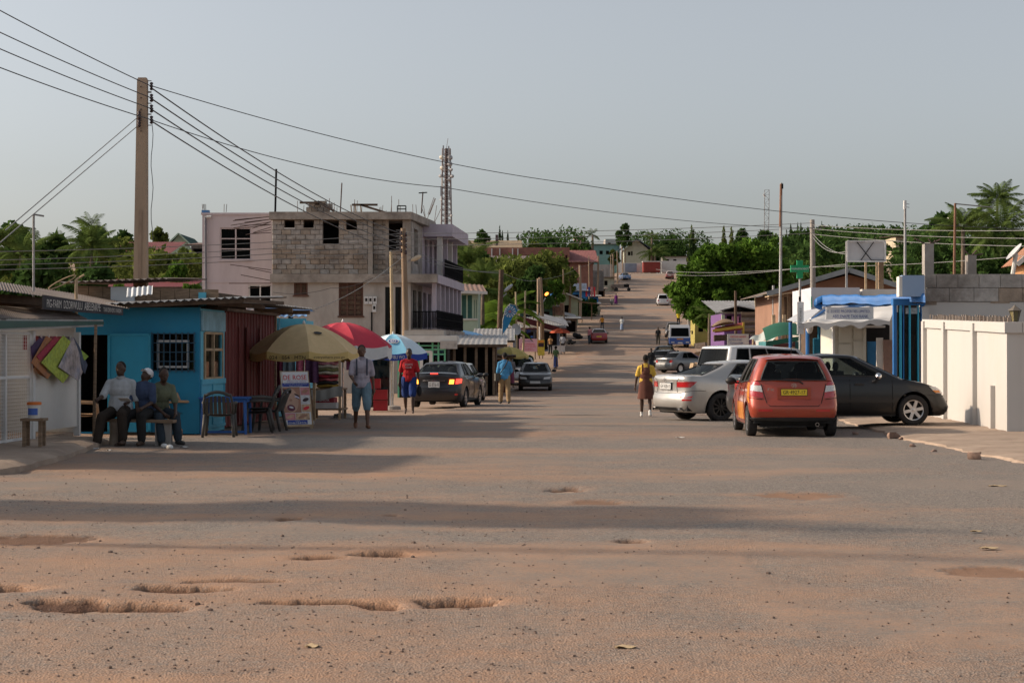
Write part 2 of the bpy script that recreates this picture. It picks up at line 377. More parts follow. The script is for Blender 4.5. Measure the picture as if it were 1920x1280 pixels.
strip('pavement', EDGE_R, [(40,16),(36,20),(30,22.8),(20,26),(20,30),(20,36),(20,40),(16,46),(16,52)], .075, MSLAB, .06, 130, 4)
a = G(30, 888); b = G(178, 842)
strip('footpath', [(a.x-2.5, a.y-3.0),(a.x,a.y),(lerp(a.x,b.x,.5)+.12,lerp(a.y,b.y,.5)),(b.x,b.y),(b.x-.05,b.y+1.2)], [(-14,a.y-3.0),(-14,a.y),(-14,lerp(a.y,b.y,.5)),(-14,b.y),(-14,b.y+1.2)], .14, MSLAB, .03, 60, 8)
def rock(loc, r, mat, seed):
 rnd = random.Random(seed); mb = MB(); mb.ell((0, 0, 0), (r, r*.8, r*.7), None, 6, 4)
 off = Vector((rnd.random()*50, rnd.random()*50, 0)); mb.v = [tuple(Vector(p)*(1+.8*mnoise.noise(Vector(p)*1.3/r+off))+Vector(loc)+Vector((0, 0, r*.35))) for p in mb.v]; return mb
MSTONE = M('laterite_stone', (.20, .13, .10), .95, .3, 8, .6, 30)
# ------------------------------------------------------------ cars (local frame: +x forward, +y left, origin on the ground under the middle)
def I(x, pts): return float(np.interp(x, [p[0] for p in pts], [p[1] for p in pts]))
RUB = M('tyre_rubber', (.018, .017, .017), .85, .2, 20, .2, 60)
DARK = M('dark_underbody', (.012, .012, .012), .9, .2, 5, 0)
TRIM = M('black_plastic_trim', (.02, .02, .021), .5, .15, 9, .05)
INTR = M('car_interior_cloth', (.030, .030, .032), .9, .2, 6, 0)
CHROME = M('chrome', (.62, .62, .63), .16, .05, 3, 0, metal=1)
ALLOY = M('alloy_rim', (.52, .52, .53), .3, .08, 8, 0, metal=.9)
BRIM = M('black_rim', (.025, .025, .027), .3, .1, 8, 0, metal=.6)
PLATEW = M('white_plate', (.62, .62, .60), .5, .06, 9, 0); PLATEY = M('yellow_plate', (.74, .48, .03), .45, .08, 9, 0); INK = M('black_ink', (.015, .015, .015), .6, .05, 9, 0)
TRED = M('red_tail_lens', (.35, .012, .014), .15, .12, 30, 0, coat=1); TCLR = M('clear_lens', (.52, .52, .50), .12, .2, 30, 0, coat=1); TAMB = M('amber_lens', (.62, .17, .02), .15, .1, 30, 0, coat=1)
LRED = M('lit_brake_lamp', (1, .05, .03), .3, .1, 30, 0, emis=2.0); LAMB = M('lit_yellow_lamp', (1, .42, .05), .3, .1, 30, 0, emis=2.2)
GLS = glass_mat('car_glass', (.62, .68, .66), .74); GLSD = glass_mat('dark_car_glass', (.05, .055, .055), .3, .1, .04); SEAM = M('panel_gap', (.008, .008, .008), .9, .1, 3, 0)
REFL = M('red_reflector', (.45, .02, .02), .25, .1, 20, 0, coat=.5)
def paint(name, col, metal=.25, dust=.12, coat=.8): return M(name, col, .38, .05, 1.5, 0, metal=metal, coat=coat, dirt=dust, dcol=(.22, .15, .11), dscale=2.2, spec=.5)
class Car:
 def __init__(s, name, label, loc, heading, P, group=None, lod=1):
  s.P = P; s.L = P['L']; s.W = P['W']; s.H = P['H']; s.lod = lod; s.rc = P.get('rc', .16)
  s.root = thing(name, label, P.get('cat', 'car'), loc, heading, group); s.xr0 = -s.L/2; s.xf0 = s.L/2
  s.ax = (s.xf0-P['fo'], s.xf0-P['fo']-P['wb'])
  s.body()
 def zt(s, x): return I(x, s.P['deck'])
 def zb(s, x): return I(x, s.P.get('sill', [(s.xr0,.24),(s.xr0+.5,.20),(s.xf0-.5,.19),(s.xf0,.22)]))
 def half(s, v):
  P = s.P; b = s.W/2*I(v, P['wv']); xr = s.xr0+I(v, P['rv']); xf = s.xf0-I(v, P['fv']); rc = s.rc; bw = P.get('bow', .10); bf = P.get('bowf', .16)
  ns = [90, 50, 26][1-s.lod] if s.lod <= 1 else 90
  pts = []
  for k in range(7): y = (b-rc)*k/6; pts.append((xr+bw*(y/b)**2, y))
  ex = xr+bw*((b-rc)/b)**2
  for k in range(1, 5): a = math.pi/2*k/5; pts.append((ex+rc*(1-math.cos(a)), b-rc+rc*math.sin(a)))
  fx = xf-bf*((b-rc)/b)**2
  x0 = ex+rc; x1 = fx-rc
  for k in range(ns+1):
   x = lerp(x0, x1, k/ns); tp = P.get('tap', (.05, .07)); c = x/(s.L/2); yy = b*(1-(tp[0] if c < 0 else tp[1])*abs(c)**3.5)
   pts.append((x, yy))
  yl = b*(1-P.get('tap', (.05, .07))[1]*(x1/(s.L/2))**3.5); y0 = b*(1-P.get('tap', (.05, .07))[0]*abs(x0/(s.L/2))**3.5)
  # keep ends consistent with the tapered sides
  for i in range(len(pts)):
   x, y = pts[i]
   if i < 11: pts[i] = (x, y*y0/b)
  for k in range(1, 5): a = math.pi/2*k/5; pts.append((fx-rc*(1-math.sin(a)) if False else fx-rc+rc*math.sin(a), (b-rc+rc*math.cos(a))*yl/b))
  for k in range(7): y = (b-rc)*(6-k)/6; pts.append((xf-bf*(y/b)**2, y*yl/b))
  return pts
 def pt(s, sgn, end, sd, z, off=0.0):
  """surface point: arc length sd from the centre of an end ('r' or 'f') at height z"""
  def ev(sd, z):
   v = .6
   for _ in range(3):
    pl = s.half(max(0, min(1, v)));  pl = pl if end == 'r' else pl[::-1]; acc = 0; p = pl[-1]
    for i in range(len(pl)-1):
     d = math.dist(pl[i], pl[i+1])
     if acc+d >= sd: t = (sd-acc)/max(d, 1e-9); p = (lerp(pl[i][0], pl[i+1][0], t), lerp(pl[i][1], pl[i+1][1], t)); break
     acc += d
    v = (z-s.zb(p[0]))/(s.zt(p[0])-s.zb(p[0]))
   return Vector((p[0], p[1], z))
  a = abs(sd); p = ev(a, z)
  if off:
   du = ev(a+.02, z)-ev(max(a-.02, 0), z); dv = ev(a, z+.02)-ev(a, z-.02); n = du.cross(dv)
   if n.length > 1e-9: n.normalize()
   if n.dot(Vector((p.x*.3 if end == 'r' else p.x*.3, p.y+.001, .1))) < 0 and abs(p.y) > s.W*.3: n = -n
   if end == 'r' and n.x > .3: n = -n
   if end == 'f' and n.x < -.3: n = -n
   p = p+n*off
  if sgn*(1 if sd >= 0 else -1) < 0: p.y = -p.y
  return p
 def patch(s, name, mat, end, c4, sgn=1, n=(6, 4), off=.006, parent=None):
  """c4: four (arc, z) corners, bottom-inner, bottom-outer, top-outer, top-inner"""
  def fn(u, v):
   a = (lerp(c4[0][0], c4[1][0], u), lerp(c4[0][1], c4[1][1], u)); b = (lerp(c4[3][0], c4[2][0], u), lerp(c4[3][1], c4[2][1], u))
   return s.pt(sgn, end, lerp(a[0], b[0], v), lerp(a[1], b[1], v), off)
  def fn2(u, v):
   a = (lerp(c4[0][0], c4[1][0], u), lerp(c4[0][1], c4[1][1], u)); b = (lerp(c4[3][0], c4[2][0], u), lerp(c4[3][1], c4[2][1], u))
   return s.pt(sgn, end, lerp(a[0], b[0], v), lerp(a[1], b[1], v), -.004)
  mb = MB(); mb.grid(fn, *n); k = n[0]+1; nn = len(mb.v); mb.grid(fn2, *n); mb.f = mb.f[:n[0]*n[1]]; mb.m = mb.m[:n[0]*n[1]]
  rim = [i for i in range(k)]+[j*k+n[0] for j in range(1, n[1]+1)]+[n[1]*k+i for i in range(n[0]-1, -1, -1)]+[j*k for j in range(n[1]-1, 0, -1)]
  for a, b in zip(rim, rim[1:]+rim[:1]): mb.f.append((a, b, b+nn, a+nn)); mb.m.append(0)
  return mb.build(name, mat, parent or s.root, True, 40)
 def line(s, name, mat, end, path, sgn=1, w=.010, off=.003, parent=None):
  mb = MB()
  for (a, b) in zip(path, path[1:]):
   n = max(1, int(math.dist(a, b)/.08))
   for k in range(n):
    p = s.pt(sgn, end, lerp(a[0], b[0], k/n), lerp(a[1], b[1], k/n), off); q = s.pt(sgn, end, lerp(a[0], b[0], (k+1)/n), lerp(a[1], b[1], (k+1)/n), off)
    mb.bar(p, q, w, w)
  return mb.build(name, mat, parent or s.root)
 def body(s):
  P = s.P; VL = [0, .05, .14, .26, .4, .52, .62, .72, .82, .9, .96, 1.0]; rings = []
  ra = P['wr']+.055; zc = P['wr']+.01
  for v in VL:
   r = []
   for (x, y) in s.half(v):
    z = lerp(s.zb(x), s.zt(x), v)
    for xw in s.ax:
     if y > s.W*.36 and abs(x-xw) < ra: z = max(z, zc+math.sqrt(ra*ra-(x-xw)**2)+.0008*v)
    r.append(Vector((x, y, min(z, s.zt(x)))))
   rings.append(r)
  n = len(rings[0]); mb = MB(); NB = MB(); V = [p for r in rings for p in r]; F = []
  for j in range(len(VL)-1):
   for i in range(n-1): F.append((j*n+i, j*n+i+1, (j+1)*n+i+1, (j+1)*n+i))
  mb.add(V, F); mb.add([Vector((p.x, -p.y, p.z)) for p in V], [f[::-1] for f in F])
  # deck
  top = rings[-1]; K = 12; cr = P.get('crown', .035); g = P['gh']; gx0, gx1, gw = g['r0'], g['f0'], g['w0']
  D = []; inn = MB(); DV = []
  for p in top:
   for k in range(K+1):
    t = 2*k/K-1; e = (1-t*t)*cr*min(1, p.y/(s.W*.3)); DV.append(Vector((p.x, -p.y*t if False else p.y*t, p.z+e)))
  for i in range(n-1):
   for k in range(K):
    f = (i*(K+1)+k, i*(K+1)+k+1, (i+1)*(K+1)+k+1, (i+1)*(K+1)+k); c = sum((DV[q] for q in f), Vector())/4
    (inn if gx0+.05 < c.x < gx1-.06 and abs(c.y) < gw-.04 else mb).add([DV[q] for q in f], [(0, 1, 2, 3)])
  bd = mb.build('body', P['paint'], s.root, False)
  bm = bmesh.new(); bm.from_mesh(bd.data); bmesh.ops.remove_doubles(bm, verts=bm.verts, dist=.0015); bmesh.ops.recalc_face_normals(bm, faces=bm.faces); bm.to_mesh(bd.data); bm.free()
  bd.data.polygons.foreach_set('use_smooth', [True]*len(bd.data.polygons)); bd.data.set_sharp_from_angle(angle=R(38)); s.bodyo = bd
  if inn.v:
   inn.v = [(a, b, c-.05) for a, b, c in inn.v]; inn.build('cabin_floor', INTR, s.root)
  # underbody and wheel wells
  ub = MB(); hw = s.W/2-.24; ub.box(s.xr0+.25, s.xf0-.25, -hw, hw, .19, .5)
  ub.box(s.ax[1]+ra, s.ax[0]-ra, -s.W/2+.06, s.W/2-.06, .19, .45); ub.box(s.xr0+.16, s.ax[1]-ra, -s.W/2+.12, s.W/2-.12, .25, .5); ub.box(s.ax[0]+ra, s.xf0-.2, -s.W/2+.14, s.W/2-.14, .22, .5)
  for xw in s.ax:
   for sg in (-1, 1):
    ub.grid(lambda u, v: Vector((xw+ra*math.cos(math.pi*u), sg*lerp(s.W/2-.035, s.W/2-.3, v), zc+ra*math.sin(math.pi*u)-.01)), 14, 1)
  ub.build('underbody', DARK, s.root)
  s.greenhouse(); s.wheels()
 def gpath(s, t):
  g = s.P['gh']; e = I(t, g.get('ease', [(0, 0), (1, 1)]))
  b = lerp(g['w0'], g['w1'], t**g.get('tw', 1.15)); xr = lerp(g['r0'], g['r1'], I(t, g.get('er', [(0, 0), (1, 1)]))); xf = lerp(g['f0'], g['f1'], I(t, g.get('ef', [(0, 0), (1, 1)])))
  z0 = g['z0']; z1 = g['z1']; rc = g.get('rc', .13); br = g.get('br', .10); bf = g.get('bf', .22); pts = []
  zz = lambda x: lerp(z0, z1, t) if not g.get('belt') else lerp(I(x, g['belt']), I(x, g.get('rl', [(0, z1)])), t)
  for f in g.get('rf', (0, .25, .5, .75, .93, 1)): y = (b-rc)*f; pts.append((xr+br*(y/b)**2, y))
  ex = pts[-1][0]
  for k in (1, 2, 3): a = math.pi/2*k/4; pts.append((ex+rc*(1-math.cos(a)), b-rc+rc*math.sin(a)))
  fx = xf-bf*((b-rc)/b)**2; x0 = ex+rc; x1 = fx-rc; s.nr = len(pts)
  for f in g['cols']: pts.append((lerp(x0, x1, f), b*(1-.05*abs(2*f-1)**3)))
  ylast = .95
  for i in range(s.nr): pts[i] = (pts[i][0], pts[i][1]*ylast)
  for k in (1, 2, 3): a = math.pi/2*k/4; pts.append((fx-rc+rc*math.sin(a), (b-rc+rc*math.cos(a))*ylast))
  for f in (1, .93, .75, .5, .25, 0): y = (b-rc)*f; pts.append((xf-bf*(y/b)**2, y*ylast))
  return [Vector((x, y, zz(x))) for x, y in pts]
 def greenhouse(s):
  g = s.P['gh']; TL = g.get('tl', [0, .07, .12, .3, .5, .7, .86, .93, 1.0]); rings = [s.gpath(t) for t in TL]; n = len(rings[0]); nc = len(g['cols']); nr = s.nr
  shell = MB(); wins = {}; win_t = g.get('wt', (.1, .9))
  def cell(i, tm):
   if not (win_t[0] < tm < win_t[1]): return None
   if i < g.get('rwin', 5) : return 'rear_window' if g.get('rear', 1) and (g.get('rt', win_t)[0] < tm < g.get('rt', win_t)[1]) else None
   if i >= n-1-5-g.get('fwx', 0): return 'windshield'
   for k, (c0, c1) in enumerate(g['side']):
    if nr+c0 <= i < nr+c1: return ('side_window', k)
   return None
  for sg in (1, -1):
   for j in range(len(TL)-1):
    tm = (TL[j]+TL[j+1])/2
    for i in range(n-1):
     q = [rings[j][i], rings[j][i+1], rings[j+1][i+1], rings[j+1][i]]; q = [Vector((p.x, p.y*sg, p.z)) for p in q]
     if sg < 0: q = q[::-1]
     c = cell(i, tm)
     if c is None: shell.add(q, [(0, 1, 2, 3)])
     else:
      k = c if isinstance(c, str) else (c[0], c[1], sg); wins.setdefault(k, MB()).add(q, [(0, 1, 2, 3)])
  # roof cap
  top = rings[-1]; full = top+[Vector((p.x, -p.y, p.z)) for p in top[::-1]]; cx = sum(p.x for p in full)/len(full); prev = full; cap = g.get('cap', .06)
  for (k, dz) in ((.95, .30), (.8, .62), (.5, .9), (.2, 1.0), (.001, 1.0)):
   cur = [Vector((cx+(p.x-cx)*k, p.y*k, p.z+cap*dz)) for p in full]; m = len(full)
   for i in range(m): q = [prev[i], prev[(i+1) % m], cur[(i+1) % m], cur[i]]; shell.add(q, [(0, 1, 2, 3)])
   prev = cur
  so_ = shell.build('roof_shell', g.get('mat', s.P['paint']), s.root)
  bm = bmesh.new(); bm.from_mesh(so_.data); bmesh.ops.remove_doubles(bm, verts=bm.verts, dist=.001); bmesh.ops.recalc_face_normals(bm, faces=bm.faces); bm.to_mesh(so_.data); bm.free()
  so_.data.polygons.foreach_set('use_smooth', [True]*len(so_.data.polygons)); so_.data.set_sharp_from_angle(angle=R(50))
  for k, mb in wins.items():
   nm = k if isinstance(k, str) else 'side_window'
   mb.v = [tuple(Vector(p)*.997+Vector((0, 0, .003))) for p in mb.v]
   wo = mb.build(nm, s.P.get('glass', GLS) if nm != 'rear_window' else s.P.get('rglass', s.P.get('glass', GLS)), s.root)
   bm = bmesh.new(); bm.from_mesh(wo.data); bmesh.ops.remove_doubles(bm, verts=bm.verts, dist=.002); ed = [e for e in bm.edges if e.is_boundary]
   tr = MB()
   for e in ed: tr.bar(e.verts[0].co*1.003, e.verts[1].co*1.003, .022, .022)
   bm.to_mesh(wo.data); bm.free(); wo.data.polygons.foreach_set('use_smooth', [True]*len(wo.data.polygons)); tr.build('window_seal', TRIM, wo)
  if s.lod >= 1:
   zb = g['z0']
   for (x, ys) in ((lerp(g['r0'], g['f0'], .56), (.36, -.36)), (lerp(g['r0'], g['f0'], .26), (.38, -.38))):
    for y in ys:
     st = MB(); st.cbox((x-.02, y, zb+.02), (.16, .46, .34)); st.ell((x-.06, y, zb+.27), (.055, .14, .11)); st.build('seat', INTR, s.root, True, 60)
   sw = MB(); sw.tube([Vector((g['f0']-.75+.05*math.sin(a), .36+.17*math.cos(a), zb+.02+.15*math.sin(a))) for a in np.linspace(0, 2*math.pi, 14)], .014, 6); sw.build('steering_wheel', INTR, s.root)
   mr = MB(); mr.cbox((g['f1']-.12, 0, g['z1']-.10), (.03, .24, .07)); mr.build('rear_view_mirror', INTR, s.root)
 def wheels(s):
  P = s.P; r = P['wr']; tw = P.get('tw', .19); track = s.W/2-.02-tw/2; rim = P.get('rim', ALLOY)
  tm = MB(); n = 28 if s.lod >= 1 else 14
  rot = Matrix.Rotation(R(90), 4, 'X')
  tm.lathe([(r*.66, -tw*.42), (r*.86, -tw*.5), (r*.96, -tw*.44), (r, -tw*.3), (r, tw*.3), (r*.96, tw*.44), (r*.86, tw*.5), (r*.66, tw*.42)], n, rot, False)
  tme = tm.mesh('tyre'); tme.materials.append(RUB); tme.polygons.foreach_set('use_smooth', [True]*len(tme.polygons))
  for xw in s.ax:
   for sg in (1, -1):
    wh = bpy.data.objects.new('wheel', tme); link(wh); wh.parent = s.root; wh.location = (xw, sg*track, r); ORG[wh.name] = Vector()
    rm = MB(); f = -sg*tw*.40; RM = Matrix.Rotation(R(90), 4, 'X')
    if s.lod >= 1:
     rm.lathe([(r*.66, -f*.2), (r*.69, f*.75), (r*.66, f*1.06), (r*.61, f*1.0), (r*.60, f*.2)], 26, RM, False); ns = P.get('spokes', 7)
     for k in range(ns):
      a = 2*math.pi*k/ns+.2; d = Vector((math.cos(a), 0, math.sin(a))); y = -f*.9
      rm.bar(Vector((0, y*.92, 0))+d*r*.08, Vector((0, y, 0))+d*r*.63, r*P.get('sw', .13), .022, up=(0, 1, 0))
     rm.lathe([(r*.13, f*.75), (r*.13, f*1.03), (r*.05, f*1.07)], 12, RM)
    else: rm.lathe([(r*.66, f*.2), (r*.66, f*1.0), (r*.3, f*.9), (r*.02, f*1.0)], 14, RM)
    ro = rm.build('rim', rim, wh, True, 35)
    bk = MB(); bk.lathe([(r*.62, 0), (.01, 0)], 16, Matrix.Translation((0, -f*.25, 0)) @ RM, False); bk.build('brake_disc', DARK, wh)
 def mirror(s, x, z, sgn, mat, y=None):
  mb = MB(); yy = (y if y else s.W/2-.03); mb.ell((x, sgn*(yy+.12), z), (.075, .11, .075), None, 12, 8); mb.bar((x+.02, sgn*(yy-.03), z-.04), (x, sgn*(yy+.07), z-.02), .05, .035); mb.build('wing_mirror', mat, s.root, True, 50)
 def plate(s, end, z, txt, mat, w=.5, h=.12, off=.016, y=0):
  p = s.pt(1, end, abs(y), z, off); x = p.x; d = -1 if end == 'r' else 1; mb = MB(); mb.cbox((x, y, z), (.012, w+.02, h+.02)); pl = mb.build('plate_frame', TRIM, s.root)
  mb = MB(); mb.cbox((x+d*.008, y, z), (.008, w, h)); po = mb.build('number_plate', mat, s.root)
  if txt: text(txt, (x+d*.013, y, z), (0, d, 0), (0, 0, 1), w*.88, h*.62, INK, po, depth=.002)
  return x
 def handle(s, x, z, sgn, mat):
  p = None; mb = MB(); y = s.W/2*.985; mb.cbox((x, sgn*(y+.012), z), (.18, .03, .035)); mb.build('door_handle', mat, s.root)
 def exhaust(s, y, z=.27, r=.035):
  mb = MB(); M4 = Matrix.Translation((s.xr0+.02, y, z)) @ Matrix.Rotation(R(90), 4, 'Y'); mb.lathe([(r*.8, .0), (r, 0), (r, .3), (r*.8, .3)], 14, M4, False); mb.build('exhaust_pipe', CHROME, s.root, True, 40)
def door_seams(c, doors, z0, sgns=(1, -1)):
 """doors: list of x positions of vertical gaps on the flank"""
 for sg in sgns:
  for x in doors:
   mb = MB(); pts = []
   for k in range(7):
    z = lerp(z0, c.zt(x)-.01, k/6); v = (z-c.zb(x))/(c.zt(x)-c.zb(x)); pl = c.half(max(0, min(1, v))); y = np.interp(x, [p[0] for p in pl[11:-11]], [p[1] for p in pl[11:-11]]); pts.append(Vector((x, sg*(y+.002), z)))
   for a, b in zip(pts, pts[1:]): mb.bar(a, b, .010, .010)
   mb.build('door_gap', SEAM, c.root)
WV = [(0,.90),(.06,.945),(.2,.985),(.4,1.0),(.6,1.0),(.8,.985),(.92,.965),(1,.925)]
def sedan(L, W, H, pnt, **k):
 h = L/2
 P = dict(L=L, W=W, H=H, wb=k.get('wb', 2.6), fo=k.get('fo', .9), wr=k.get('wr', .31), paint=pnt, wv=WV,
  rv=[(0,.10),(.12,.02),(.3,0),(.5,.01),(.56,.05),(.8,.05),(.95,.03),(1,.07)], fv=[(0,.12),(.1,.04),(.35,0),(.55,.04),(.75,.10),(.95,.22),(1,.30)],
  deck=[(-h,.97),(-h+.1,1.0),(-h+.45,1.0),(-h+1.0,.95),(h-1.35,.92),(h-1.1,.90),(h-.7,.84),(h-.35,.75),(h-.1,.66),(h,.6)],
  gh=dict(r0=-h+.42, f0=h-1.02, r1=-h+1.12, f1=h-1.85, w0=W/2*.925, w1=W/2*.66, z0=.92, z1=H-.055, cols=[0,.05,.16,.19,.30,.42,.445,.5,.6,.72,.8,.9,.97,1.0], side=[(3,5),(6,11)], rwin=6, cap=.055, belt=[(-h,1.0),(-h+.45,1.0),(-h+1.0,.95),(h-1.35,.92),(h-1.0,.895),(h,.8)], rl=[(-h,H-.09),(-h+1.1,H-.085),(0,H-.055),(h-1.8,H-.08),(h,H-.12)], er=[(0,0),(.5,.47),(1,1)]))
 P.update({a: b for a, b in k.items() if a not in ('wb','fo','wr','gh')})
 P['gh'].update(k.get('gh', {})); return P
def finish_small(c, rear='r', plate=PLATEW, lit=False):
 """lamps, plate and mirrors for a car seen from far away"""
 z = .72
 for sg in (1, -1):
  if rear == 'r': c.patch('tail_lamp', LRED if lit and sg < 0 else TRED, 'r', [(c.W*.30,.68),(c.W*.47,.68),(c.W*.48,.86),(c.W*.33,.86)], sg, (3, 2))
  else: c.patch('headlamp', TCLR, 'f', [(c.W*.24,.56),(c.W*.44,.58),(c.W*.46,.70),(c.W*.26,.66)], sg, (3, 2))
  c.mirror(c.P['gh']['f0']-.42, .98, sg, TRIM)
 if rear == 'r': c.plate('r', .62, '', plate)
 else: c.plate('f', .42, '', plate)
# ------------------------------------------------------------ the cars in the street
def hatch_taxi():
 L, W, H = 3.83, 1.69, 1.535; h = L/2; pn = paint('copper_red_paint', (.37, .052, .022), .3, .10); OR = M('orange_paint', (.72, .20, .015), .4, .06, 3, 0, coat=.6)
 P = dict(L=L, W=W, H=H, wb=2.45, fo=.80, wr=.295, tw=.18, paint=pn, wv=[(0,.93),(.06,.965),(.2,.99),(.4,1.0),(.6,.995),(.8,.97),(.92,.945),(1,.915)], rc=.2, bow=.09,
  rv=[(0,.08),(.1,.02),(.25,0),(.40,.01),(.46,.055),(.7,.075),(1,.12)], fv=[(0,.12),(.1,.04),(.35,0),(.55,.05),(.75,.12),(.95,.25),(1,.32)],
  deck=[(-h,1.05),(-h+.6,1.03),(0,.97),(h-1.0,.93),(h-.75,.90),(h-.4,.82),(h-.1,.70),(h,.64)], sill=[(-h,.31),(-h+.4,.30),(-h+.7,.21),(h-.6,.2),(h,.22)],
  gh=dict(r0=-h+.10, f0=h-.62, r1=-h+.36, f1=h-1.62, w0=W/2*.925, w1=W/2*.70, z0=1.0, z1=H-.065, cols=[0,.03,.10,.13,.30,.38,.40,.5,.62,.66,.76,.84,.95,1.0], side=[(3,5),(6,9),(10,12)], rwin=5, rf=(0,.25,.5,.75,.97,1.0), cap=.062, rc=.15, br=.07,
   belt=[(-h,1.05),(-h+.6,1.03),(0,.97),(h-1.0,.93),(h-.6,.90),(h,.8)], rl=[(-h,H-.10),(-h+.4,H-.08),(0,H-.06),(h-1.5,H-.085),(h,H-.12)], er=[(0,0),(.7,.55),(1,1)], wt=(.03,.9), rt=(.02,.88), tl=[0,.025,.1,.3,.5,.7,.86,.93,1.0], tw=1.3))
 c = Car('hatchback_taxi', 'copper red hatchback taxi with orange corners and yellow number plate', (5.27, 33.35, 0), math.atan2(1, .035), P, lod=1); T = c.root
 for sg in (1, -1):
  c.patch('tail_lamp', TRED, 'r', [(.56,.72),(.80,.76),(.82,.86),(.575,.83)], sg, (6,4), .008); tl = c.patch('tail_lamp', TCLR, 'r', [(.575,.832),(.82,.862),(.82,.96),(.60,.95)], sg, (6,3), .010)
  c.patch('tail_lamp', TRED, 'r', [(.60,.952),(.82,.962),(.76,1.02),(.655,1.03)], sg, (6,4), .008)
  c.patch('reflector', REFL, 'r', [(.40,.475),(.66,.475),(.66,.515),(.40,.515)], sg, (3,1), .006)
  c.line('hatch_gap', SEAM, 'r', [(0,.575),(.44,.575),(.50,.62),(.60,.98)], sg, .010)
  c.line('bumper_gap', SEAM, 'r', [(.575,.70),(.95,.735)], sg, .008)
  c.patch('bumper_lip', TRIM, 'r', [(0,.30),(1.05,.32),(1.05,.36),(0,.365)], sg, (10,2), .018)
 c.patch('orange_corner', OR, 'r', [(.86,.62),(1.06,.70),(1.26,1.0),(.90,1.0)], 1, (6,5), .004)
 c.patch('orange_sill', OR, 'r', [(1.62,.30),(2.7,.30),(2.7,.62),(1.62,.62)], 1, (8,3), .004)
 x = c.plate('r', .83, 'GR·4927-17', PLATEY, .47, .11, .02)
 mb = MB(); mb.cbox((x+.012, 0, .81), (.02, .62, .22)); mb.build('plate_recess', pn, T)
 mb = MB(); mb.tube([(x-.004, .048*math.cos(a), .955+.034*math.sin(a)) for a in np.linspace(0, 2*math.pi, 13)], .005, 5)
 for y in (-.018, .018): mb.cbox((x-.004, y, .955), (.008, .009, .045))
 mb.cbox((x-.004, 0, .955), (.008, .03, .008)); mb.build('emblem', CHROME, T)
 text('Fit', (c.pt(1, 'r', .42, .88, .008).x-.002, .42, .88), (0, -1, 0), (0, 0, 1), .12, .05, CHROME, T)
 mb = MB(); p0 = Vector((-h+.10, -.17, .985)); mb.bar(p0, p0+Vector((.0, .07, .05)), .03, .02); mb.bar(p0+Vector((-.02, .07, .05)), p0+Vector((-.015, .50, .075)), .022, .018); mb.build('rear_wiper', TRIM, T)
 mb = MB(); g = [(u, v) for u in (0, 1) for v in (0, 1)]
 mb.grid(lambda u, v: Vector((-h+.30+.16*v+.04*(2*u-1)**2, (u-.5)*1.0, H-.075+.035*v-.03*(2*u-1)**2)), 10, 3); mb.grid(lambda u, v: Vector((-h+.30+.16*v+.04*(2*u-1)**2, (u-.5)*1.0, H-.105+.035*v-.03*(2*u-1)**2)), 10, 3); mb.build('roof_spoiler', pn, T, True)
 mb = MB(); mb.tube([(-h+.52, .0, H-.01), (-h+.44, 0, H+.10)], .006, 6); mb.build('aerial', TRIM, T)
 c.exhaust(-.42, .24, .035); c.mirror(h-1.32, 1.0, 1, TRIM); c.mirror(h-1.32, 1.0, -1, TRIM)
 door_seams(c, [-h+1.0, -.05, h-1.15], .28); c.handle(-.35, .88, 1, pn); c.handle(.55, .86, 1, pn)
 mb = MB(); mb.tube([(h-1.72, .10, H-.16), (h-1.72, .10, H-.30)], .008, 6); mb.lathe([(.05, -.01), (.075, 0), (.05, .01)], 14, Matrix.Translation((h-1.72, .06, H-.37)) @ Matrix.Rotation(R(90), 4, 'Y'), False); mb.build('mirror_ornament', PLATEW, T)
 return c
hatch_taxi()
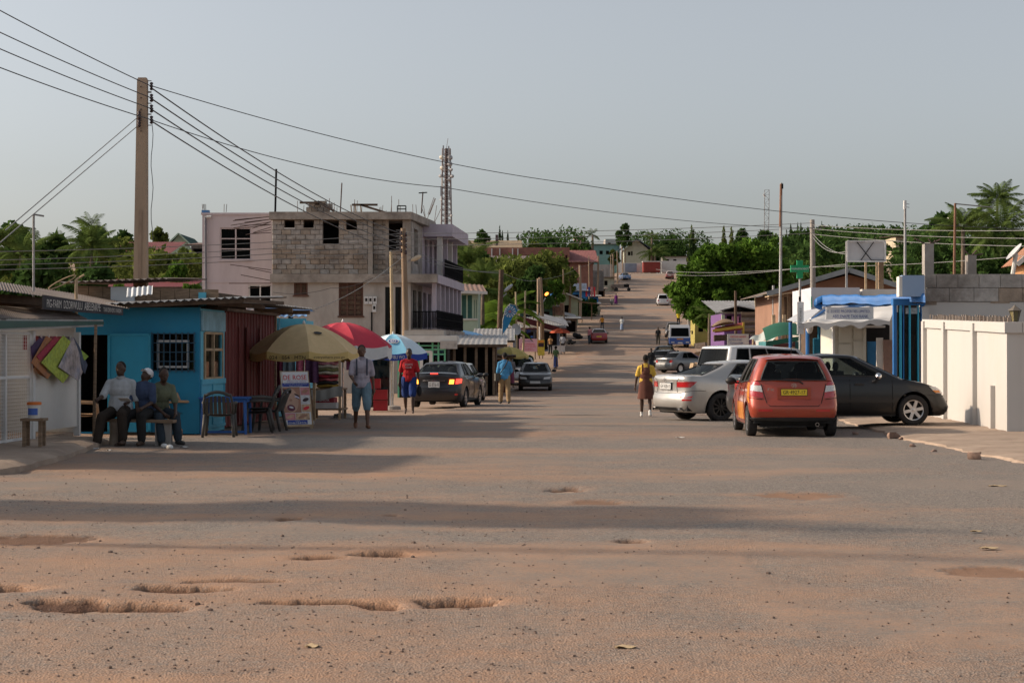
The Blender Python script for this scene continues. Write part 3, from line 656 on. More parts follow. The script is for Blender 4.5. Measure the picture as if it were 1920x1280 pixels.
def silver_sedan():
 pn = paint('silver_paint', (.47, .455, .43), .55, .16); L, W, H = 4.58, 1.80, 1.43; h = L/2
 P = sedan(L, W, H, pn, wb=2.73, fo=.83, wr=.335, tw=.22, rim=BRIM, spokes=10, sw=.085, rc=.24, bow=.13, tap=(.08,.08),
  deck=[(-h,1.03),(-h+.12,1.06),(-h+.5,1.05),(-h+1.1,.98),(h-1.35,.92),(h-1.1,.90),(h-.7,.84),(h-.35,.75),(h-.1,.66),(h,.6)],
  rv=[(0,.16),(.1,.03),(.25,0),(.42,.01),(.46,.05),(.8,.05),(.93,.015),(1,.05)],
  gh=dict(r0=-h+.40, r1=-h+1.30, f1=h-2.0, w1=W/2*.62, belt=[(-h,1.06),(-h+.5,1.05),(-h+1.1,.98),(h-1.35,.92),(h-1.0,.895),(h,.8)], cols=[0,.04,.10,.16,.22,.34,.44,.465,.5,.62,.74,.82,.9,.97,1.0], side=[(4,6),(7,12)]))
 rw = Vector((4.82, 39.6)); hd = Vector((.91, .415)).normalized(); left = Vector((-hd.y, hd.x)); rax = -h+(L-.83-2.73); cc = rw+left*(W/2-.1)-hd*rax
 c = Car('silver_sedan', 'silver sedan with black alloy wheels and dented rear bumper', (cc.x, cc.y, gz(cc.y)), math.atan2(hd.y, hd.x), P, lod=1); T = c.root
 for sg in (1, -1):
  c.patch('tail_lamp', TRED, 'r', [(.44,.80),(.86,.80),(1.02,.93),(.46,.93)], sg, (10,4), .010)
  c.line('bumper_gap', SEAM, 'r', [(0,.66),(.5,.66),(.9,.72),(1.25,.72)], sg, .008); c.line('boot_gap', SEAM, 'r', [(.47,.68),(.44,.80),(.46,.93),(.55,1.0)], sg, .008)
  c.mirror(h-1.55, .98, sg, pn); c.exhaust(sg*.56, .28, .045)
  c.patch('bumper_diffuser', TRIM, 'r', [(0,.25),(.62,.25),(.62,.33),(0,.33)], sg, (4,1), .004)
 c.patch('red_tape', REFL, 'r', [(.60,.56),(.92,.56),(.92,.61),(.60,.61)], -1, (4,1), .006); c.patch('red_tape', REFL, 'r', [(.68,.49),(.92,.49),(.92,.53),(.68,.53)], -1, (4,1), .006)
 c.plate('r', .82, 'GN 5028-13', PLATEW, .50, .14, .014)
 c.line('boot_lip', CHROME, 'r', [(0,.905),(.3,.905)], 1, .015, .012); c.line('boot_lip', CHROME, 'r', [(0,.905),(.3,.905)], -1, .015, .012)
 mb = MB(); x = c.pt(1, 'r', 0, .965, .012).x; mb.tube([(x, .05*math.cos(a), .97+.033*math.sin(a)) for a in np.linspace(0, 2*math.pi, 13)], .005, 5); mb.bar((x, .01, .985), (x, -.02, .955), .01); mb.build('emblem', CHROME, T)
 door_seams(c, [-h+1.42, -h+2.35, h-1.25], .27); c.handle(-h+1.62, .83, -1, pn); c.handle(-h+2.6, .80, -1, pn)
silver_sedan()
def black_sedan_side():
 pn = paint('black_paint', (.003, .003, .004), .01, 0, .35); L, W, H = 4.53, 1.71, 1.47; h = L/2
 P = sedan(L, W, H, pn, wb=2.60, fo=.86, wr=.315, tw=.195, rim=ALLOY, spokes=6, sw=.20, rc=.22, glass=GLS, deck=[(-h,.97),(-h+.1,1.0),(-h+.45,1.0),(-h+1.0,.97),(h-1.35,.94),(h-1.05,.93),(h-.65,.86),(h-.3,.76),(h-.1,.66),(h,.58)],
  gh=dict(f0=h-.88, f1=h-1.85, r1=-h+1.05, belt=[(-h,1.0),(-h+.45,1.0),(-h+1.0,.97),(h-1.35,.94),(h-.85,.915),(h,.8)], cols=[0,.05,.14,.17,.28,.40,.43,.5,.6,.70,.8,.88,.95,1.0], side=[(3,5),(6,12)]))
 c = Car('black_sedan', 'black sedan parked nose first against the white panelled wall', (6.75, 35.55, .075), R(2), P, lod=1); T = c.root
 for sg in (1, -1):
  hl = c.patch('headlamp', TCLR, 'f', [(.50,.64),(.92,.66),(.98,.80),(.60,.76)], sg, (8,4), .010); c.patch('turn_signal', TAMB, 'f', [(.80,.66),(.93,.665),(.96,.72),(.80,.715)], sg, (3,2), .014, hl)
  c.patch('fog_lamp', TCLR, 'f', [(.50,.36),(.64,.36),(.64,.44),(.50,.44)], sg, (3,2), .008); c.mirror(h-1.62, 1.0, sg, CHROME if sg < 0 else pn); c.handle(-h+1.55, .86, sg, pn); c.handle(-h+2.55, .84, sg, pn)
  c.patch('tail_lamp', TRED, 'r', [(.42,.72),(.80,.74),(.82,.92),(.45,.90)], sg, (6,3), .008); c.patch('side_moulding', pn, 'f', [(1.9,.48),(3.9,.48),(3.9,.53),(1.9,.53)], sg, (14,1), .016)
  mw = MB(); [mw.bar((h-1.02+.1*k, sg*.05, .935), (h-1.15, sg*(.1+.35*k), .95), .015) for k in (0, 1)]; mw.build_each('wiper', TRIM, T)
 door_seams(c, [-h+1.36, -h+2.36, h-1.30], .26); c.line('bumper_gap', SEAM, 'f', [(.5,.60),(1.15,.62)], -1, .009); c.patch('grille', TRIM, 'f', [(0,.56),(.40,.58),(.42,.68),(0,.68)], 1, (4,2), .006); c.plate('f', .42, '', PLATEW)
black_sedan_side()
def grey_sedan_left():
 pn = paint('charcoal_paint', (.012, .013, .017), .1, .02, .5); L, W, H = 4.54, 1.76, 1.47; h = L/2
 P = sedan(L, W, H, pn, wb=2.60, fo=.95, wr=.315, rc=.24, tap=(.07,.07), deck=[(-h,1.04),(-h+.12,1.06),(-h+.5,1.05),(-h+1.1,.98),(h-1.35,.93),(h-1.0,.91),(h-.6,.84),(h-.3,.75),(h-.1,.66),(h,.6)],
  gh=dict(r0=-h+.36, r1=-h+1.2, belt=[(-h,1.06),(-h+.5,1.05),(-h+1.1,.98),(h-1.35,.93),(h-1.0,.91),(h,.8)]))
 p = G(828, 763); hd = Vector((.155, 1)).normalized()
 c = Car('charcoal_sedan', 'charcoal sedan with lit brake lamps seen from behind by the green shop', (p.x+.12, p.y+1.75, gz(p.y+1.7)), math.atan2(hd.y, hd.x), P, lod=1); T = c.root
 for sg in (1, -1):
  c.patch('tail_lamp', LRED, 'r', [(.68,.76),(.92,.80),(.98,.92),(.70,.92)], sg, (6,3), .012); c.patch('tail_lamp', LAMB, 'r', [(.47,.76),(.62,.76),(.64,.90),(.50,.90)], sg, (5,3), .014); c.patch('tail_lamp', TRED, 'r', [(.44,.74),(.90,.76),(1.02,.95),(.47,.94)], sg, (8,4), .006)
  c.patch('reflector', REFL, 'r', [(.66,.40),(.76,.41),(.76,.46),(.66,.46)], sg, (3,1), .008); c.mirror(h-1.6, 1.0, sg, pn); c.line('bumper_gap', SEAM, 'r', [(0,.63),(.45,.63),(.6,.70),(1.1,.72)], sg, .008)
  c.line('boot_trim', CHROME, 'r', [(0,.865),(.36,.865)], sg, .035, .012)
 sp = MB(); sp.grid(lambda u, v: Vector((-h+.06+.18*v+.10*(2*u-1)**2, (u-.5)*1.35, 1.10+.03*v-.035*(2*u-1)**4)), 14, 2); sp.grid(lambda u, v: Vector((-h+.06+.18*v+.10*(2*u-1)**2, (u-.5)*1.35, 1.07+.03*v-.035*(2*u-1)**4)), 14, 2); sp.build('boot_spoiler', pn, T, True)
 mb = MB(); mb.cbox((-h+.06, 0, 1.085), (.02, .24, .03)); mb.build('brake_lamp', LRED, T); c.plate('r', .74, 'GS 8716-10', PLATEW, .36, .18, .014); door_seams(c, [-h+1.4, -h+2.35, h-1.28], .27)
grey_sedan_left()
def wagon(L, W, H, pn, **k):
 h = L/2; P = sedan(L, W, H, pn, **{a: b for a, b in k.items() if a != 'gh'})
 P['rv'] = [(0,.08),(.1,.02),(.25,0),(.45,.01),(.5,.05),(1,.10)]
 g = dict(r0=-h+.08, r1=-h+.36, f1=h-1.85, cols=[0,.04,.20,.23,.30,.46,.48,.55,.62,.70,.8,.88,.95,1.0], side=[(1,2),(3,5),(6,12)], rwin=5, w1=W/2*.72, z0=.95); g.update(k.get('gh', {})); P['gh'].update(g); return P
def far_cars():
 # hatchback facing us on the left
 pn = paint('dark_grey_paint', (.045, .044, .042), .4, .25); p = G(1003, 733)
 P = wagon(4.0, 1.69, 1.40, pn, wb=2.58, fo=.78, wr=.29, gh=dict(f0=2-.98, f1=2-1.75, r1=-2+.75)); hd = Vector((-.02, -1)).normalized()
 c = Car('hatchback', 'dark grey dusty hatchback facing the camera on the left side', (p.x+.05, p.y+1.9, gz(p.y+1.9)), math.atan2(hd.y, hd.x), P, lod=1); finish_small(c, 'f'); c.patch('grille', TRIM, 'f', [(0,.50),(.36,.52),(.36,.60),(0,.60)], 1, (4,1), .006); c.patch('grille', TRIM, 'f', [(0,.50),(.36,.52),(.36,.60),(0,.60)], -1, (4,1), .006)
 # silver estate behind it
 pn = paint('pale_silver_paint', (.40, .40, .40), .4, .2); p = G(992, 728); P = wagon(4.3, 1.68, 1.5, pn, gh=dict(r1=-2.15+.35)); hd = Vector((.06, -1)).normalized()
 c = Car('silver_estate_car', 'silver estate car with roof rails standing behind the grey hatchback', (p.x-.35, p.y+8, gz(p.y+8)), math.atan2(hd.y, hd.x), P, lod=0); finish_small(c, 'f')
 mb = MB(); [mb.bar((-1.4, s_*.5, 1.5), (.4, s_*.5, 1.5), .03) for s_ in (1, -1)]; mb.build_each('roof_rail', TRIM, c.root)
 # car half hidden beyond the charcoal sedan
 pn = paint('champagne_paint', (.36, .33, .28), .4, .2); p = G(893, 755); P = sedan(4.4, 1.72, 1.45, pn); hd = Vector((.12, 1)).normalized()
 c = Car('champagne_sedan', 'champagne sedan mostly hidden beyond the charcoal one', (p.x-.75, p.y+2.6, gz(p.y+2.6)), math.atan2(hd.y, hd.x), P, lod=0); finish_small(c, 'r')
 # white suv roof behind the silver sedan
 pn = paint('white_paint', (.62, .63, .64), .05, .12); P = wagon(4.75, 1.92, 1.86, pn, wb=2.88, fo=.86, wr=.37, tw=.24, rglass=GLSD, glass=GLSD, gh=dict(z0=1.05, w1=.80, w0=.88, r0=-2.3, r1=-2.12, f0=1.15, f1=.35, cap=.06, belt=[(-3,1.08),(0,1.06),(3,1.0)], rl=[(-2.4,1.80),(-1,1.80),(.6,1.72),(2,1.6)], wt=(.05,.93)), deck=[(-2.4,1.08),(0,1.06),(1.1,1.04),(1.6,.98),(2.2,.86),(2.38,.75)])
 hd = Vector((.90, .44)).normalized(); p = PX(1362, 646, 45.2); cc = Vector((p.x, p.y))-hd*(-2.25)+Vector((-hd.y, hd.x))*.85
 c = Car('white_suv', 'white sport utility vehicle with blacked out windows behind the silver sedan', (cc.x, cc.y, gz(cc.y)), math.atan2(hd.y, hd.x), P, lod=1); finish_small(c, 'r')
 # black sedan in the road
 pn = MATS['black_paint']; p = G(1246, 684); P = sedan(4.5, 1.74, 1.43, pn); hd = Vector((.16, 1)).normalized()
 c = Car('black_saloon', 'black saloon with one brake lamp lit driving up the road', (p.x+.2, p.y+2, gz(p.y+2)), math.atan2(hd.y, hd.x), P, lod=0); finish_small(c, 'r', PLATEW, True)
 pn = paint('steel_grey_paint', (.16, .17, .18), .5, .1); p = G(1272, 700); P = sedan(4.4, 1.72, 1.45, pn, glass=GLSD); hd = Vector((.75, .66)).normalized()
 c = Car('grey_saloon', 'steel grey saloon half hidden behind the schoolgirl and white vehicle', (p.x+.6, p.y+1.6, gz(p.y+1.6)), math.atan2(hd.y, hd.x), P, lod=0); finish_small(c, 'r')
 pn = paint('black_paint_dusty', (.02, .02, .022), .2, .3); p = G(1258, 697); P = sedan(4.4, 1.70, 1.43, pn, glass=GLSD); hd = Vector((.5, .86)).normalized()
 c = Car('dark_saloon', 'dark saloon peeking out left of the steel grey one', (p.x+.2, p.y+4.2, gz(p.y+4.2)), math.atan2(hd.y, hd.x), P, lod=0); finish_small(c, 'r')
 # red hatchback with white roof
 pn = paint('red_paint', (.30, .012, .016), .1, .25); wp = paint('faded_white_paint', (.55, .45, .43), 0, .2); p = G(1124, 645); P = wagon(4.0, 1.72, 1.42, pn, gh=dict(mat=wp)); hd = Vector((.02, 1)).normalized()
 c = Car('red_hatchback', 'red hatchback taxi with pale roof stopped beside a man', (p.x, p.y+2, gz(p.y+2)), math.atan2(hd.y, hd.x), P, lod=0); finish_small(c, 'r', PLATEY)
 # white suv far up
 p = G(1244, 573); P = wagon(4.4, 1.80, 1.70, MATS['white_paint'], gh=dict(z0=1.0, rl=[(-3,1.62),(3,1.6)], belt=[(-3,1.0),(3,.95)]), rglass=GLSD); hd = Vector((.05, 1)).normalized()
 c = Car('white_crossover', 'small white crossover far up the hill road', (p.x, p.y+2, gz(p.y+2)), math.atan2(hd.y, hd.x), P, lod=0); finish_small(c, 'r'); c.root.rotation_euler.y = -R(5)
 pn = paint('blue_paint', (.06, .14, .30), .2, .2); p = G(1173, 526); P = sedan(4.4, 1.7, 1.42, pn); hd = Vector((.15, -1)).normalized()
 c = Car('blue_saloon', 'blue saloon parked at the top of the hill', (p.x, p.y+2, gz(p.y+2)), math.atan2(hd.y, hd.x), P, lod=0); finish_small(c, 'f')
 pn = paint('maroon_paint', (.20, .05, .05), .2, .25); p = G(1257, 524); P = wagon(4.0, 1.68, 1.5, pn, gh=dict(mat=paint('rose_paint', (.5, .36, .36), 0, .2))); hd = Vector((.05, 1)).normalized()
 c = Car('maroon_hatchback', 'maroon and rose hatchback near the crest of the road', (p.x, p.y+2, gz(p.y+2)), math.atan2(hd.y, hd.x), P, lod=0); finish_small(c, 'r')
 pn = paint('brown_grey_paint', (.11, .09, .08), .3, .2); p = G(1262, 636); P = wagon(4.4, 1.8, 1.65, pn, gh=dict(z0=.98, belt=[(-3,1.0),(3,.95)], rl=[(-3,1.58),(3,1.56)])); hd = Vector((-.08, -1)).normalized()
 c = Car('dark_suv', 'dark sport utility vehicle waiting behind the blue and white truck', (p.x+.3, p.y+3, gz(p.y+3)), math.atan2(hd.y, hd.x), P, lod=0); finish_small(c, 'f')
far_cars()
def truck():
 p = G(1275, 652); T = thing('light_truck', 'light truck with white cab and blue bumper facing the camera', 'truck', (p.x, p.y, p.z), 0); W = 1.95
 blue = paint('truck_blue', (.02, .07, .28), 0, .1); wh = MATS['white_paint']; mb = MB()
 mb.add([(-W/2,0,.95),(W/2,0,.95),(W/2*.97,.22,1.95),(-W/2*.97,.22,1.95),(-W/2*.93,.35,2.2),(W/2*.93,.35,2.2),(-W/2,1.6,.95),(W/2,1.6,.95),(W/2*.93,1.5,2.2),(-W/2*.93,1.5,2.2)], [(0,1,2,3),(3,2,5,4),(4,5,8,9),(1,7,8,5,2),(6,0,3,4,9),(7,6,9,8),(0,6,7,1)]); mb.build('cab', wh, T)
 mb = MB(); mb.box(-W/2-.01, W/2+.01, -.05, 1.6, .42, .95); mb.build('cab_front', blue, T)
 mb = MB(); mb.slab((-W/2*.88,.022,1.08),(W/2*.88,.022,1.08),(W/2*.84,.192,1.88),(-W/2*.84,.192,1.88),-.012); mb.build('windshield', GLSD, T)
 mb = MB(); mb.box(-W/2-.04, W/2+.04, -.12, .1, .36, .60); mb.build('bumper', blue, T)
 for sg in (1, -1):
  mb = MB(); mb.box(sg*.70-.16, sg*.70+.16, -.135, -.10, .48, .58); mb.build('headlamp', TCLR, T); mb = MB(); mb.box(sg*1.16-.07, sg*1.16+.07, -.02, .02, 1.3, 1.62); mb.bar((sg*W/2, .05, 1.6), (sg*1.16, 0, 1.55), .03); mb.build('wing_mirror', TRIM, T)
  for y in (.55, 3.2): wm = MB(); wm.lathe([(.2,-.09),(.33,-.1),(.36,-.05),(.36,.05),(.33,.1),(.2,.09)], 16, Matrix.Translation((sg*.78, y, .36)) @ Matrix.Rotation(R(90), 4, 'Y')); wm.build('wheel', RUB, T)
 mb = MB(); mb.box(-.22, .22, -.13, -.12, .42, .53); mb.build('number_plate', PLATEW, T); mb = MB(); mb.box(-.3, .3, -.062, -.05, .78, .88); mb.build('badge', M('orange_badge', (.6,.2,.02)), T)
 mb = MB(); mb.box(-.95, .95, 1.65, 4.4, .7, .82); mb.box(-.95, .95, 1.65, 1.7, .8, 1.5); mb.build('cargo_bed', DARK, T)
truck()
# ------------------------------------------------------------ people (local frame: facing +y, x to their right)
SKIN = M('dark_skin', (.045, .024, .016), .5, .12, 12, .05, 60); SKIN2 = M('brown_skin', (.085, .043, .027), .5, .12, 12, .05, 60); HAIR = M('black_hair', (.008, .007, .006), .9, .2, 30, .5, 120); EYE = M('eye_white', (.07, .05, .04), .3, .05, 9, 0)
def cloth(name, col, var=.22, scale=6): return M('cloth_'+name, col, .92, var, scale, .35, 16)
def remesh(mb, voxel, smooth_=4, fold=0.0, seed=0):
 me = mb.mesh('tmp'); o = bpy.data.objects.new('tmp', me); link(o)
 m = o.modifiers.new('r', 'REMESH'); m.mode = 'VOXEL'; m.voxel_size = voxel
 if smooth_: s_ = o.modifiers.new('s', 'SMOOTH'); s_.factor = .5; s_.iterations = smooth_
 dg = bpy.context.evaluated_depsgraph_get(); nm = bpy.data.meshes.new_from_object(o.evaluated_get(dg)); bpy.data.objects.remove(o); bpy.data.meshes.remove(me)
 if fold:
  n = len(nm.vertices); co = np.empty(n*3); no = np.empty(n*3); nm.vertices.foreach_get('co', co); nm.vertices.foreach_get('normal', no); co = co.reshape(-1, 3); no = no.reshape(-1, 3)
  d = np.array([mnoise.noise(Vector((p[0]*13+seed, p[1]*13, p[2]*6)))+.5*mnoise.noise(Vector((p[0]*30, p[1]*30+seed, p[2]*14))) for p in co]); co += no*(d*fold)[:, None]; nm.vertices.foreach_set('co', co.ravel()); nm.update()
 return nm
def person(label, loc, heading, H=1.75, legs=((8,3,4),(-8,3,10)), arms=((8,6,15,0),(-8,6,15,0)), lean=0, head=(0,0), top=None, bottom=None, skirt=None, shoes=None, hair='short', near=True, skin=None, zfix=None, build=1.0, extra=None, group=None, name='person', hat=None):
 k = H/1.75; skin = skin or SKIN; T = thing(name, label, 'person', (0, 0, 0), heading, group); vox = .0125 if near else .022
 lm = Matrix.Rotation(-R(lean), 3, 'X'); piv = Vector((0, 0, .93))
 U = lambda p: lm @ (Vector(p)-piv)+piv
 B = []; E = []      # skin capsules / ellipsoids in canonical metres
 J = {}
 for i, sg in ((0, -1), (1, 1)):
  a, o, kb = [R(q) for q in legs[i]]; hip = Vector((sg*.088, 0, .92)); th = Vector((sg*math.sin(o), math.sin(a)*math.cos(o), -math.cos(a)*math.cos(o))).normalized()
  kn = hip+th*.43; sh = Vector((sg*math.sin(o)*.4, math.sin(a-kb), -math.cos(a-kb))).normalized(); an = kn+sh*.41
  fd = Vector((sg*.12, 1, 0)).normalized() if abs(a-kb) < R(25) or a > R(50) else Vector((0, math.cos(min(0, a-kb)), math.sin(a-kb))).normalized()
  J['leg%d' % i] = (hip, kn, an, fd)
  a, o, eb, inn = [R(q) for q in arms[i]]; so_ = U((sg*.172*build, 0, 1.375)); ua = Vector((sg*math.sin(o), math.sin(a)*math.cos(o), -math.cos(a)*math.cos(o))).normalized(); ua = lm @ ua; el = so_+ua*.285
  a2 = a+eb; fa = lm @ Vector((sg*(math.sin(o)*.6-math.sin(inn)), math.sin(a2), -math.cos(a2))).normalized(); wr = el+fa*.255; J['arm%d' % i] = (so_, el, wr, fa)
 dz = -min(J['leg0'][2].z, J['leg1'][2].z)+.085
 hm = Matrix.Rotation(R(head[0]), 3, 'Z') @ Matrix.Rotation(-R(head[1]), 3, 'X'); nb = U((0, 0, 1.445)); hp = nb+lm @ Vector((0, .015, .0)); Hd = lambda p: hp+hm @ Vector(p)
 def fin(mb, fold=0, sm=4, vx=None):
  mb.v = [tuple((Vector(p)+Vector((0, 0, dz)))*k) for p in mb.v]; return remesh(mb, (vx or vox)*(1 if near else 1), sm, fold, random.random()*20)
 mb = MB()
 # head
 mb.ell(Hd((0, .0, .175)), (.080, .098, .116), hm); mb.ell(Hd((0, .028, .112)), (.062, .070, .075), hm); mb.caps(Hd((0, .085, .165)), Hd((0, .103, .135)), .011, .017); mb.ell(Hd((0, .085, .095)), (.03, .02, .016), hm); mb.ell(Hd((0, .075, .19)), (.055, .022, .014), hm)
 for sg in (-1, 1): mb.ell(Hd((sg*.076, -.005, .155)), (.014, .022, .034), hm)
 mb.caps(nb-Vector((0, .005, .04)), Hd((0, -.01, .10)), .058, .052)
 # trunk
 for c, r in (((0,0,.94),(.155*build,.11,.13)),((0,.0,1.08),(.135*build,.10,.14)),((0,.005,1.27),(.165*build,.115,.17))): mb.ell(U(c), r, lm)
 for sg in (-1, 1): mb.caps(U((sg*.03,-.01,1.43)), U((sg*.15*build,0,1.375)), .055, .055)
 for i, sg in ((0, -1), (1, 1)):
  hip, kn, an, fd = J['leg%d' % i]; mb.caps(hip, kn, .083, .056); mb.caps(kn, kn+(an-kn)*.35, .054, .056); mb.caps(kn+(an-kn)*.35, an, .055, .036); mb.caps(an+Vector((0, -.02, -.045)), an+fd*.15+Vector((0, 0, -.06)), .036, .028)
  so_, el, wr, fa = J['arm%d' % i]; mb.caps(so_, el, .052*build, .038); mb.caps(el, wr, .039, .026)
  side = fa.cross(Vector((0, 0, 1))); side = side.normalized() if side.length > .2 else Vector((1, 0, 0)); pal = wr+fa*.045
  mb.caps(wr, wr+fa*.07, .027, .033)
 body = fin(mb)
 bo = mesh_obj('body', body, skin, T, True)
 if near:     # separate fingers, unequal and slightly curled
  fg = MB()
  for i, sg in ((0, -1), (1, 1)):
   so_, el, wr, fa = J['arm%d' % i]; fwd = Vector((0, 1, 0)); ax = fa.cross(Vector((1, 0, 0))); ax = ax.normalized() if ax.length > .2 else Vector((0, 1, 0)); inn = Vector((-sg, 0, 0)); inn = (inn-fa*inn.dot(fa)).normalized()
   for q, ln in enumerate((.070, .080, .074, .058)):
    b0 = wr+fa*.075+ax*(q-1.5)*.019; b1 = b0+fa*ln*.5+inn*.006; b2 = b1+fa*ln*.42+inn*.022; fg.caps(b0, b1, .0095, .0085, 6); fg.caps(b1, b2, .0085, .007, 6)
   b0 = wr+fa*.025+ax*-.022*(-1); b1 = b0+(fa*.6+ax*.6+inn*.3).normalized()*.045; b2 = b1+(fa*.9+inn*.4).normalized()*.032; fg.caps(b0, b1, .012, .010, 6); fg.caps(b1, b2, .010, .008, 6)
  fg.v = [tuple((Vector(p)+Vector((0, 0, dz)))*k) for p in fg.v]; me2 = fg.mesh(); bm = bmesh.new(); bm.from_mesh(body); bm.from_mesh(me2); bm.to_mesh(body); bm.free(); bpy.data.meshes.remove(me2); body.polygons.foreach_set('use_smooth', [True]*len(body.polygons))
  ey = MB()
  for sg in (-1, 1): ey.ell(Hd((sg*.031, .083, .172)), (.012, .008, .007), hm, 8, 6)
  ey.v = [tuple((Vector(p)+Vector((0, 0, dz)))*k) for p in ey.v]; ey.build_each('eye', EYE, T, True)
 if hair:
  hb = MB(); big = {'short': 0, 'low': -.004, 'afro': .03, 'bun': .012}[hair]; hb.ell(Hd((0, -.018, .200)), (.084+big, .098+big, .102+big), hm, 16, 10)
  if hair == 'bun': hb.ell(Hd((0, -.09, .24)), (.04, .04, .04), hm)
  hb.v = [tuple((Vector(p)+Vector((0, 0, dz)))*k) for p in hb.v]; hb.build('hair', HAIR, T, True)
 g = .016
 if top:
  mat, sl, hem = top[:3]; tb = MB(); infl = top[3] if len(top) > 3 else g
  for c, r in (((0,0,hem+.10),(.158*build,.115,.13)),((0,.0,1.08),(.146*build,.112,.14)),((0,.005,1.27),(.166*build,.118,.165))): tb.ell(U(c), [q+infl for q in r], lm)
  for sg in (-1, 1): tb.caps(U((sg*.03,-.01,1.415)), U((sg*.145*build,0,1.372)), .055+g, .054+g)
  tb.lathe([(.165*build+infl, 0), (.17*build+infl, .05), (.16*build, .25)], 16, Matrix.Translation(U((0, 0, hem))) @ lm.to_4x4() @ Matrix.Diagonal((1, .72, 1, 1)))
  for i in (0, 1):
   so_, el, wr, fa = J['arm%d' % i]
   if sl > 0: e = so_+(el-so_)*min(sl, 1); tb.caps(so_, e, .047*build+g, .050+g)
   if sl > 1: tb.caps(el, el+(wr-el)*(sl-1), .048+g*.8, .038+g*.8)
  mesh_obj('shirt', fin(tb, .006, 2), mat, T, True)
  if len(top) > 4:      # collar
   cb = MB(); ctr = U((0, .01, 1.465)); cb.lathe([(.072, -.02), (.062, .03), (.078, .012)], 14, Matrix.Translation(ctr) @ lm.to_4x4(), False); cb.v = [tuple((Vector(p)+Vector((0, 0, dz)))*k) for p in cb.v]; cb.build('collar', mat, T, True)
 if bottom:
  mat, ln = bottom[:2]; wd = bottom[2] if len(bottom) > 2 else .022; bb = MB(); bb.ell((0, 0, .945), (.158*build+g, .112+g, .12))
  for i in (0, 1):
   hip, kn, an, fd = J['leg%d' % i]; e = hip+(kn-hip)*min(ln, 1); bb.caps(hip, e, .083+wd, lerp(.083, .058, min(ln, 1))+wd)
   if ln > 1: bb.caps(kn, kn+(an-kn)*(ln-1), .058+wd, .045+wd)
  mesh_obj('trousers' if ln > 1.3 else 'shorts', fin(bb, .006, 2), mat, T, True)
 if skirt:
  mat, z0, z1, r0, r1 = skirt; sb = MB(); nn = 28
  def sk(u, v):
   a = 2*math.pi*u; r = lerp(r0, r1, v**.8)*(1+.05*v*math.sin(7*a)); return Vector((math.cos(a)*r, math.sin(a)*r*.8, lerp(z0, z1, v)+dz))*k
  sb.grid(sk, nn, 8); sb.build('skirt', mat, T, True)
 if shoes:
  sb = MB()
  for i in (0, 1):
   hip, kn, an, fd = J['leg%d' % i]; sb = MB(); sb.caps(an+Vector((0, -.03, -.045)), an+fd*.165+Vector((0, 0, -.055)), .044, .036)
   if len(shoes) > 1: sb.caps(an+Vector((0, 0, .0)), an+Vector((0, 0, .05)), .042, .042)
   for j in range(len(sb.v)):
    x, y, z = sb.v[j]; sb.v[j] = (x, y, max(z, -dz+.004))
   sb.v = [tuple((Vector(p)+Vector((0, 0, dz)))*k) for p in sb.v]; sb.build('shoe', shoes[0], T, True)
 if hat:
  hb = MB(); hb.ell(Hd((0, -.008, .205)), (.093, .108, .095), hm, 16, 10); hb.grid(lambda u, v: Hd((lerp(-.07, .07, u), .07+v*.075*(1-(2*u-1)**2*.5), .215-.02*v-.02*(2*u-1)**2)), 8, 3); hb.v = [tuple((Vector(p)+Vector((0, 0, dz)))*k) for p in hb.v]; hb.build('cap', hat, T, True)
 T.location = Vector(loc)+Vector((0, 0, zfix or 0)); W = lambda p: (Vector(p)+Vector((0, 0, dz)))*k
 return T, J, W, U, Hd
BACK = R(180)      # facing the camera
def put(px, py, dz=.012): return G(px, py)+Vector((0, 0, dz))
